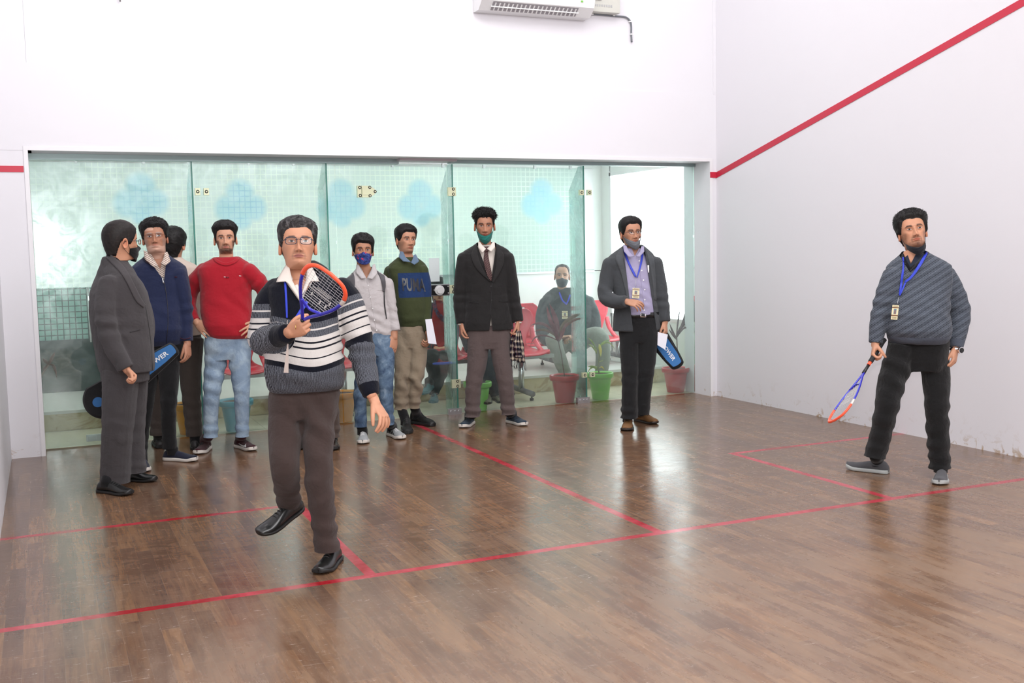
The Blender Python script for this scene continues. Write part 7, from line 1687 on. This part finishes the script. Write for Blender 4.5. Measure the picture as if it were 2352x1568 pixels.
def plant(px0, y, stem, leaves, cols, label, stem_col, group=None, cat='plant'):
    """stem: pixel polyline; leaves: (base px, tip px, width, mid px or None, dy, colour index)"""
    P0 = aty(stem[0][0], stem[0][1], y); root = empty('potted_plant', P0, label, cat)
    V, F = tube(catmull([aty(a, b, y) for a, b in stem], 5), .006, 8); mk('stem', V, F, plain('stem_'+stem_col[0], stem_col[1], .6), root)
    for b, t_, w_, md, dy, ci in leaves:
        mb = MB(); leaf(mb, aty(*b, y), aty(*t_, y+dy), w_, mid=aty(*md, y+dy*.6) if md else None); o = mb.build('leaf', cols[ci], root, smooth=True); sd = o.modifiers.new('s', 'SOLIDIFY'); sd.thickness = .0012
def leafm(name, a, b):
    t = NT(name); n = t.noise(t.geo(), 9., 4.); return t.fin(t.bsdf(t.ramp(n, [(0, a), (.45, a), (.62, b), (1, b)]), .35, None, .5))
M_CORD = leafm('burgundy_leaf', srgb(112, 44, 56), srgb(150, 76, 84)); M_CORG = leafm('bronze_leaf', srgb(110, 84, 50), srgb(136, 60, 62)); M_GRL = leafm('yellow_green_leaf', srgb(132, 156, 84), srgb(196, 200, 110)); M_YEL = leafm('yellow_leaf', srgb(226, 196, 80), srgb(214, 206, 120)); M_DKL = leafm('dark_purple_leaf', srgb(92, 70, 76), srgb(120, 96, 98))
pot(434, srgb(232, 150, 40), 'orange_pot', 'orange plastic plant pot behind the brown trousers, left side', y=.46, r=.125, h=.26)
pot(541, srgb(74, 156, 178), 'blue_pot', 'blue plastic plant pot between the red sweatshirt man\'s legs', y=.42, r=.128, h=.265)
pot(784, srgb(236, 150, 36), 'orange_pot', 'orange plastic plant pot below the player\'s lowered sleeve', y=.42, r=.125, h=.265)
pot(1097, srgb(136, 206, 96), 'green_pot', 'green plastic plant pot between the black blazer man\'s legs', y=.42, r=.118, h=.262)
pot(1297, srgb(182, 56, 58), 'red_pot', 'deep red plastic plant pot holding the burgundy cordyline', y=.42, r=.128, h=.265)
pot(1379, srgb(136, 206, 96), 'green_pot', 'green plastic plant pot at the fin with yellowing plant', y=.42, r=.115, h=.262)
pot(1552, srgb(178, 70, 76), 'red_pot', 'faded red plastic plant pot at the far right corner', y=.46, r=.125, h=.25)
plant(0, .42, [(1297, 866), (1293, 840), (1289, 812), (1284, 790), (1283, 765)],
      [((1283, 768), (1256, 702), .020, (1262, 745), -.02, 0), ((1283, 768), (1262, 697), .024, (1280, 735), .03, 0), ((1283, 770), (1348, 716), .020, (1290, 730), 0, 1), ((1283, 775), (1346, 731), .016, (1300, 728), -.06, 1), ((1282, 775), (1216, 750), .014, (1248, 726), -.05, 0), ((1282, 778), (1226, 762), .014, (1255, 746), .05, 1), ((1282, 782), (1218, 795), .009, (1228, 752), .02, 0), ((1283, 785), (1270, 740), .02, (1276, 765), -.04, 0), ((1283, 785), (1300, 742), .018, (1292, 765), -.03, 0)],
      [M_CORD, M_CORG], 'burgundy cordyline plant with long arching leaves in the red pot', ('grey', srgb(110, 92, 84)))
plant(0, .42, [(1377, 864), (1374, 840), (1376, 815), (1370, 795)],
      [((1371, 812), (1350, 775), .009, (1366, 785), 0, 0), ((1371, 812), (1350, 790), .008, (1362, 792), -.03, 0), ((1372, 805), (1412, 802), .010, (1395, 768), 0, 0), ((1373, 800), (1405, 780), .007, (1385, 780), .05, 0), ((1376, 790), (1380, 820), .014, (1380, 800), -.04, 1), ((1376, 845), (1350, 855), .010, (1360, 835), 0, 0), ((1376, 845), (1388, 850), .008, (1384, 838), 0, 1), ((1374, 850), (1350, 842), .010, (1362, 838), -.03, 0), ((1375, 830), (1386, 828), .004, None, 0, 0)],
      [M_GRL, M_YEL], 'thin yellowing plant with drooping leaves in the green pot', ('green', srgb(130, 130, 96)))
plant(0, .46, [(1556, 850), (1556, 815), (1555, 790), (1554, 765)],
      [((1554, 772), (1577, 702), .018, (1576, 740), 0, 0), ((1554, 772), (1562, 710), .008, (1556, 740), .03, 0), ((1554, 772), (1590, 738), .014, (1565, 738), -.02, 0), ((1554, 776), (1580, 763), .012, (1576, 735), -.05, 0), ((1554, 776), (1538, 742), .010, (1545, 765), 0, 0), ((1554, 780), (1536, 755), .009, (1544, 768), .04, 0)],
      [M_DKL], 'dark purple leafed plant in the faded red pot at the right corner', ('grey', srgb(110, 92, 84)))
plant(0, 1.0, [(68, 945), (78, 900), (96, 862), (112, 838)], [((112, 838), (130, 868), .014, (126, 830), 0, 0), ((112, 838), (98, 822), .014, None, 0, 0), ((112, 838), (98, 850), .012, None, 0, 0), ((112, 838), (126, 808), .014, None, 0, 0)], [leafm('dark_leaf', srgb(60, 36, 34), srgb(84, 50, 44))], 'dark leafy plant dim behind the leftmost glass panel', ('grey', srgb(110, 92, 84)))
tag(MB().tube([tuple(aty(66, 930, 1.0)[0:1])+(1.0, 0), tuple(aty(66, 930, 1.0)[0:1])+(1.0, .30)], .09, 20).build('dim_plant_pot', plain('dark_pot', srgb(70, 84, 80), .5)), 'dark pot under the dim plant at far left behind glass', 'plant pot')

# ---------------- seated people in the gallery ----------------
def seated_man():
    jk = fabric('dark_green_jacket', srgb(56, 70, 72), .8, 900, .4)
    d = depth(aty(1300, 700, 1.72))
    p = man((1305, 860), 'person seated on the back row in dark jacket, black mask and grey trousers', -4,
        dict(eye=(1291, 632), yaw=0, pitch=6, roll=2, scale=1.0, dd=.12, neck=(1292, 684, .02), cols=dict(bcol=(.10, .09, .085)), fat=1.0,
             hair=dict(mat=M_HAIRG, line=.205, side=.115, back=.04, top=.006, sidet=.005, tl=.008, tufts=120, sweep=UZ*.2, seed=71)),
        [(1306, 795, 46, .13, .02), (1305, 770, 52, .15, .02), (1304, 735, 56, .15, .02), (1303, 705, 58, .14, 0), (1301, 690, 57, .125, 0), (1299, 680, 52, .11, 0), (1297, 672, 42, .095, 0), (1295, 665, 30, .08, 0), (1294, 660, 22, .07, 0)],
        [dict(j=[(1254, 695, 0), (1244, 730, .03), (1245, 768, .10), (1262, 785, .25), (1290, 775, .38)], r=(.075, .07, .064, .055, .045), hand=FH((1306, 772, .40), -UZ, HV, curls=(35, 40, 45, 45), vox=.004)),
         dict(j=[(1350, 692, 0), (1364, 725, .03), (1366, 760, .10), (1348, 780, .25), (1322, 775, .38)], r=(.075, .07, .064, .055, .045), hand=FH((1306, 776, .40), -UZ, HV, curls=(35, 40, 45, 45), vox=.004))],
        [dict(j=[(1290, 796, .02), (1276, 784, .25), (1272, 784, .44), (1284, 820, .48), (1300, 862, .46)], r=(.1, .10, .088, .076, .062), bunch=.003),
         dict(j=[(1318, 796, .02), (1350, 776, .25), (1378, 772, .43), (1385, 815, .46), (1380, 862, .42)], r=(.10, .10, .088, .078, .066), bunch=.003)],
        [dict(toe=(1290, 884, .55), heel=(1292, 872, .35), mat=M_BLACK, sole=M_SOLEB, keep='heel'), dict(toe=(1382, 884, .5), heel=(1380, 872, .3), mat=M_BLACK, sole=M_SOLEB, keep='heel')],
        jk, fabric('pale_grey_trousers', srgb(150, 156, 144), .85, 900, .3), skin=srgb(186, 146, 124), hips=[(1306, 800, 42, .13, .03), (1306, 786, 46, .15, .03), (1306, 775, 44, .14, .03)], d=d, z=.176, top_name='jacket', vox=.0085, eyes=True)
    p.hd.mask(p.root, fabric('teal_black_mask', srgb(40, 54, 62), .8, 900, .2), zt=.072, zb=-.02)
    S = p.surf['jacket']
    p.strip(S, [(1283, 672), (1290, 690), (1299, 699)], [(1286, 670), (1293, 688), (1300, 695)], M_LAN, 'lanyard', off=.01); p.strip(S, [(1308, 676), (1304, 688), (1299, 699)], [(1311, 677), (1307, 690), (1301, 700)], M_LAN, 'lanyard', off=.01)
    badge(p, S, (1291, 714), (1304, 714), (1291, 732))
seated_man()
def woman():
    d = depth(aty(1008, 760, .98)); t = NT('patterned_shawl'); n = t.noise(t.geo(), 26., 4., .6, 1.); sh = t.fin(t.bsdf(t.ramp(n, [(0, srgb(70, 40, 60)), (.42, srgb(96, 42, 58)), (.52, srgb(60, 80, 110)), (.6, srgb(140, 44, 58)), (1, srgb(80, 50, 80))], 'CONSTANT'), .9, None, .1))
    dark = fabric('black_leggings', srgb(30, 32, 34), .9, 900, .3)
    p = man((1000, 920), 'person seated in red tunic, patterned shawl and teal trainers behind the glass door', 0,
        dict(eye=(1010, 668), yaw=8, pitch=-5, roll=0, scale=.95, dd=.1, neck=(1010, 712, 0), hair=dict(mat=M_HAIR, line=.178, side=.06, back=-.05, top=.014, sidet=.014, tl=.02, tufts=250, sweep=-UZ*.5, seed=81)),
        [(1008, 830, 36, .12, .02), (1008, 800, 36, .13, .02), (1008, 760, 33, .12, .0), (1008, 725, 34, .11, 0), (1008, 710, 34, .1, 0), (1008, 702, 27, .085, 0), (1009, 694, 19, .07, 0)],
        [dict(j=[(981, 720, 0), (974, 760, .02), (980, 795, .12), (1000, 800, .26)], r=(.06, .055, .048, .04), hand=FH((1018, 803, .3), -UZ, HV, curls=(30, 35, 40, 40), vox=.004)),
         dict(j=[(1036, 720, 0), (1042, 760, .02), (1038, 795, .12), (1024, 800, .26)], r=(.06, .055, .048, .04), hand=FH((1010, 800, .3), -UZ, HV, curls=(30, 35, 40, 40), vox=.004))],
        [dict(j=[(995, 830, .1), (992, 822, .42), (998, 860, .48), (988, 885, .5)], r=(.09, .085, .062, .048), bunch=.002),
         dict(j=[(1020, 832, .1), (1018, 826, .40), (1008, 865, .46), (996, 902, .5)], r=(.09, .085, .066, .05), bunch=.002)],
        [dict(toe=(974, 905, .68), heel=(992, 889, .5), mat=fabric('teal_trainer', srgb(70, 124, 132), .8, 1500), sole=plain('teal_sole', srgb(70, 110, 116), .6), len=.25, keep='heel'), dict(toe=(995, 928, .7), heel=(997, 912, .47), mat=fabric('teal_trainer', srgb(70, 124, 132), .8, 1500), sole=plain('teal_sole', srgb(70, 110, 116), .6), len=.25, keep='heel')],
        fabric('dark_grey_cardigan', srgb(56, 62, 68), .9, 900, .3), dark, skin='tan', d=d, z=0., top_name='cardigan', vox=.0085, hips=[(1008, 838, 34, .13, .04), (1008, 828, 36, .14, .04), (1008, 815, 34, .13, .04)])
    S = p.surf['cardigan']; red = fabric('red_tunic', srgb(176, 40, 44), .85, 900, .3)
    p.strip(S, [(998, 690), (992, 730), (990, 770), (990, 800)], [(1022, 690), (1026, 730), (1026, 770), (1024, 800)], red, 'tunic_front', off=.006)
    p.strip(S, [(990, 686), (998, 715), (1012, 735), (1030, 745)], [(999, 686), (1006, 712), (1018, 725), (1034, 732)], sh, 'shawl', off=.016); p.strip(S, [(1020, 690), (1026, 720), (1024, 760), (1022, 800)], [(1032, 690), (1034, 720), (1032, 760), (1032, 800)], sh, 'shawl', off=.016)
    lap = loft([ring_pts(p.P(1006, y, dd), w_, w2, p.L, p.front) for y, dd, w_, w2 in ((798, .2, .13, .14), (812, .24, .165, .24), (826, .26, .17, .27))]); mk('tunic_skirt', *lap, red, p.root)
    V, F = tube([q for q in ring_pts(p.P(1006, 828, .26), .172, .272, p.L, p.front, 32)], .012, 8, closed=True, cap=False); mk('blue_hem', V, F, plain('blue_trim', srgb(56, 84, 200), .7), p.root)
woman()
def dark_sitter():
    d = depth(aty(1112, 760, .98)); dark = fabric('navy_tracksuit', srgb(36, 40, 58), .85, 900, .3)
    man((1120, 925), 'person seated in navy clothes, mostly hidden behind the black blazer man', 0,
        dict(eye=(1116, 655), yaw=0, pitch=0, roll=0, scale=.9, dd=.1, neck=(1116, 698, 0), hair=dict(mat=M_HAIR, line=.178, side=.09, top=.012, sidet=.006, tl=.01, tufts=60, seed=91)),
        [(1114, 830, 34, .12, .02), (1114, 780, 36, .12, .02), (1114, 730, 36, .11, 0), (1114, 705, 36, .1, 0), (1115, 690, 22, .07, 0)],
        [dict(j=[(1082, 720, 0), (1068, 765, .02), (1078, 805, .15)], r=(.055, .05, .042)), dict(j=[(1146, 720, 0), (1150, 765, .02), (1140, 805, .15)], r=(.055, .05, .042))],
        [dict(j=[(1104, 835, .1), (1108, 820, .40), (1112, 870, .44), (1118, 900, .42)], r=(.09, .09, .07, .055), bunch=.002), dict(j=[(1126, 835, .1), (1132, 822, .42), (1134, 875, .46), (1138, 912, .5)], r=(.09, .085, .065, .05), bunch=.002)],
        [dict(toe=(1120, 928, .62), heel=(1118, 912, .42), mat=fabric('beige_shoe', srgb(150, 140, 120), .8, 900), sole=M_SOLEB, keep='heel', len=.25), dict(toe=(1152, 926, .6), heel=(1134, 918, .42), mat=fabric('beige_shoe', srgb(150, 140, 120), .8, 900), sole=M_SOLEB, keep='heel', len=.25)],
        dark, dark, skin='tan', d=d, z=0., top_name='hoodie', vox=.01, hips=[(1114, 838, 33, .13, .04), (1114, 828, 34, .14, .04)], eyes=False)
dark_sitter()
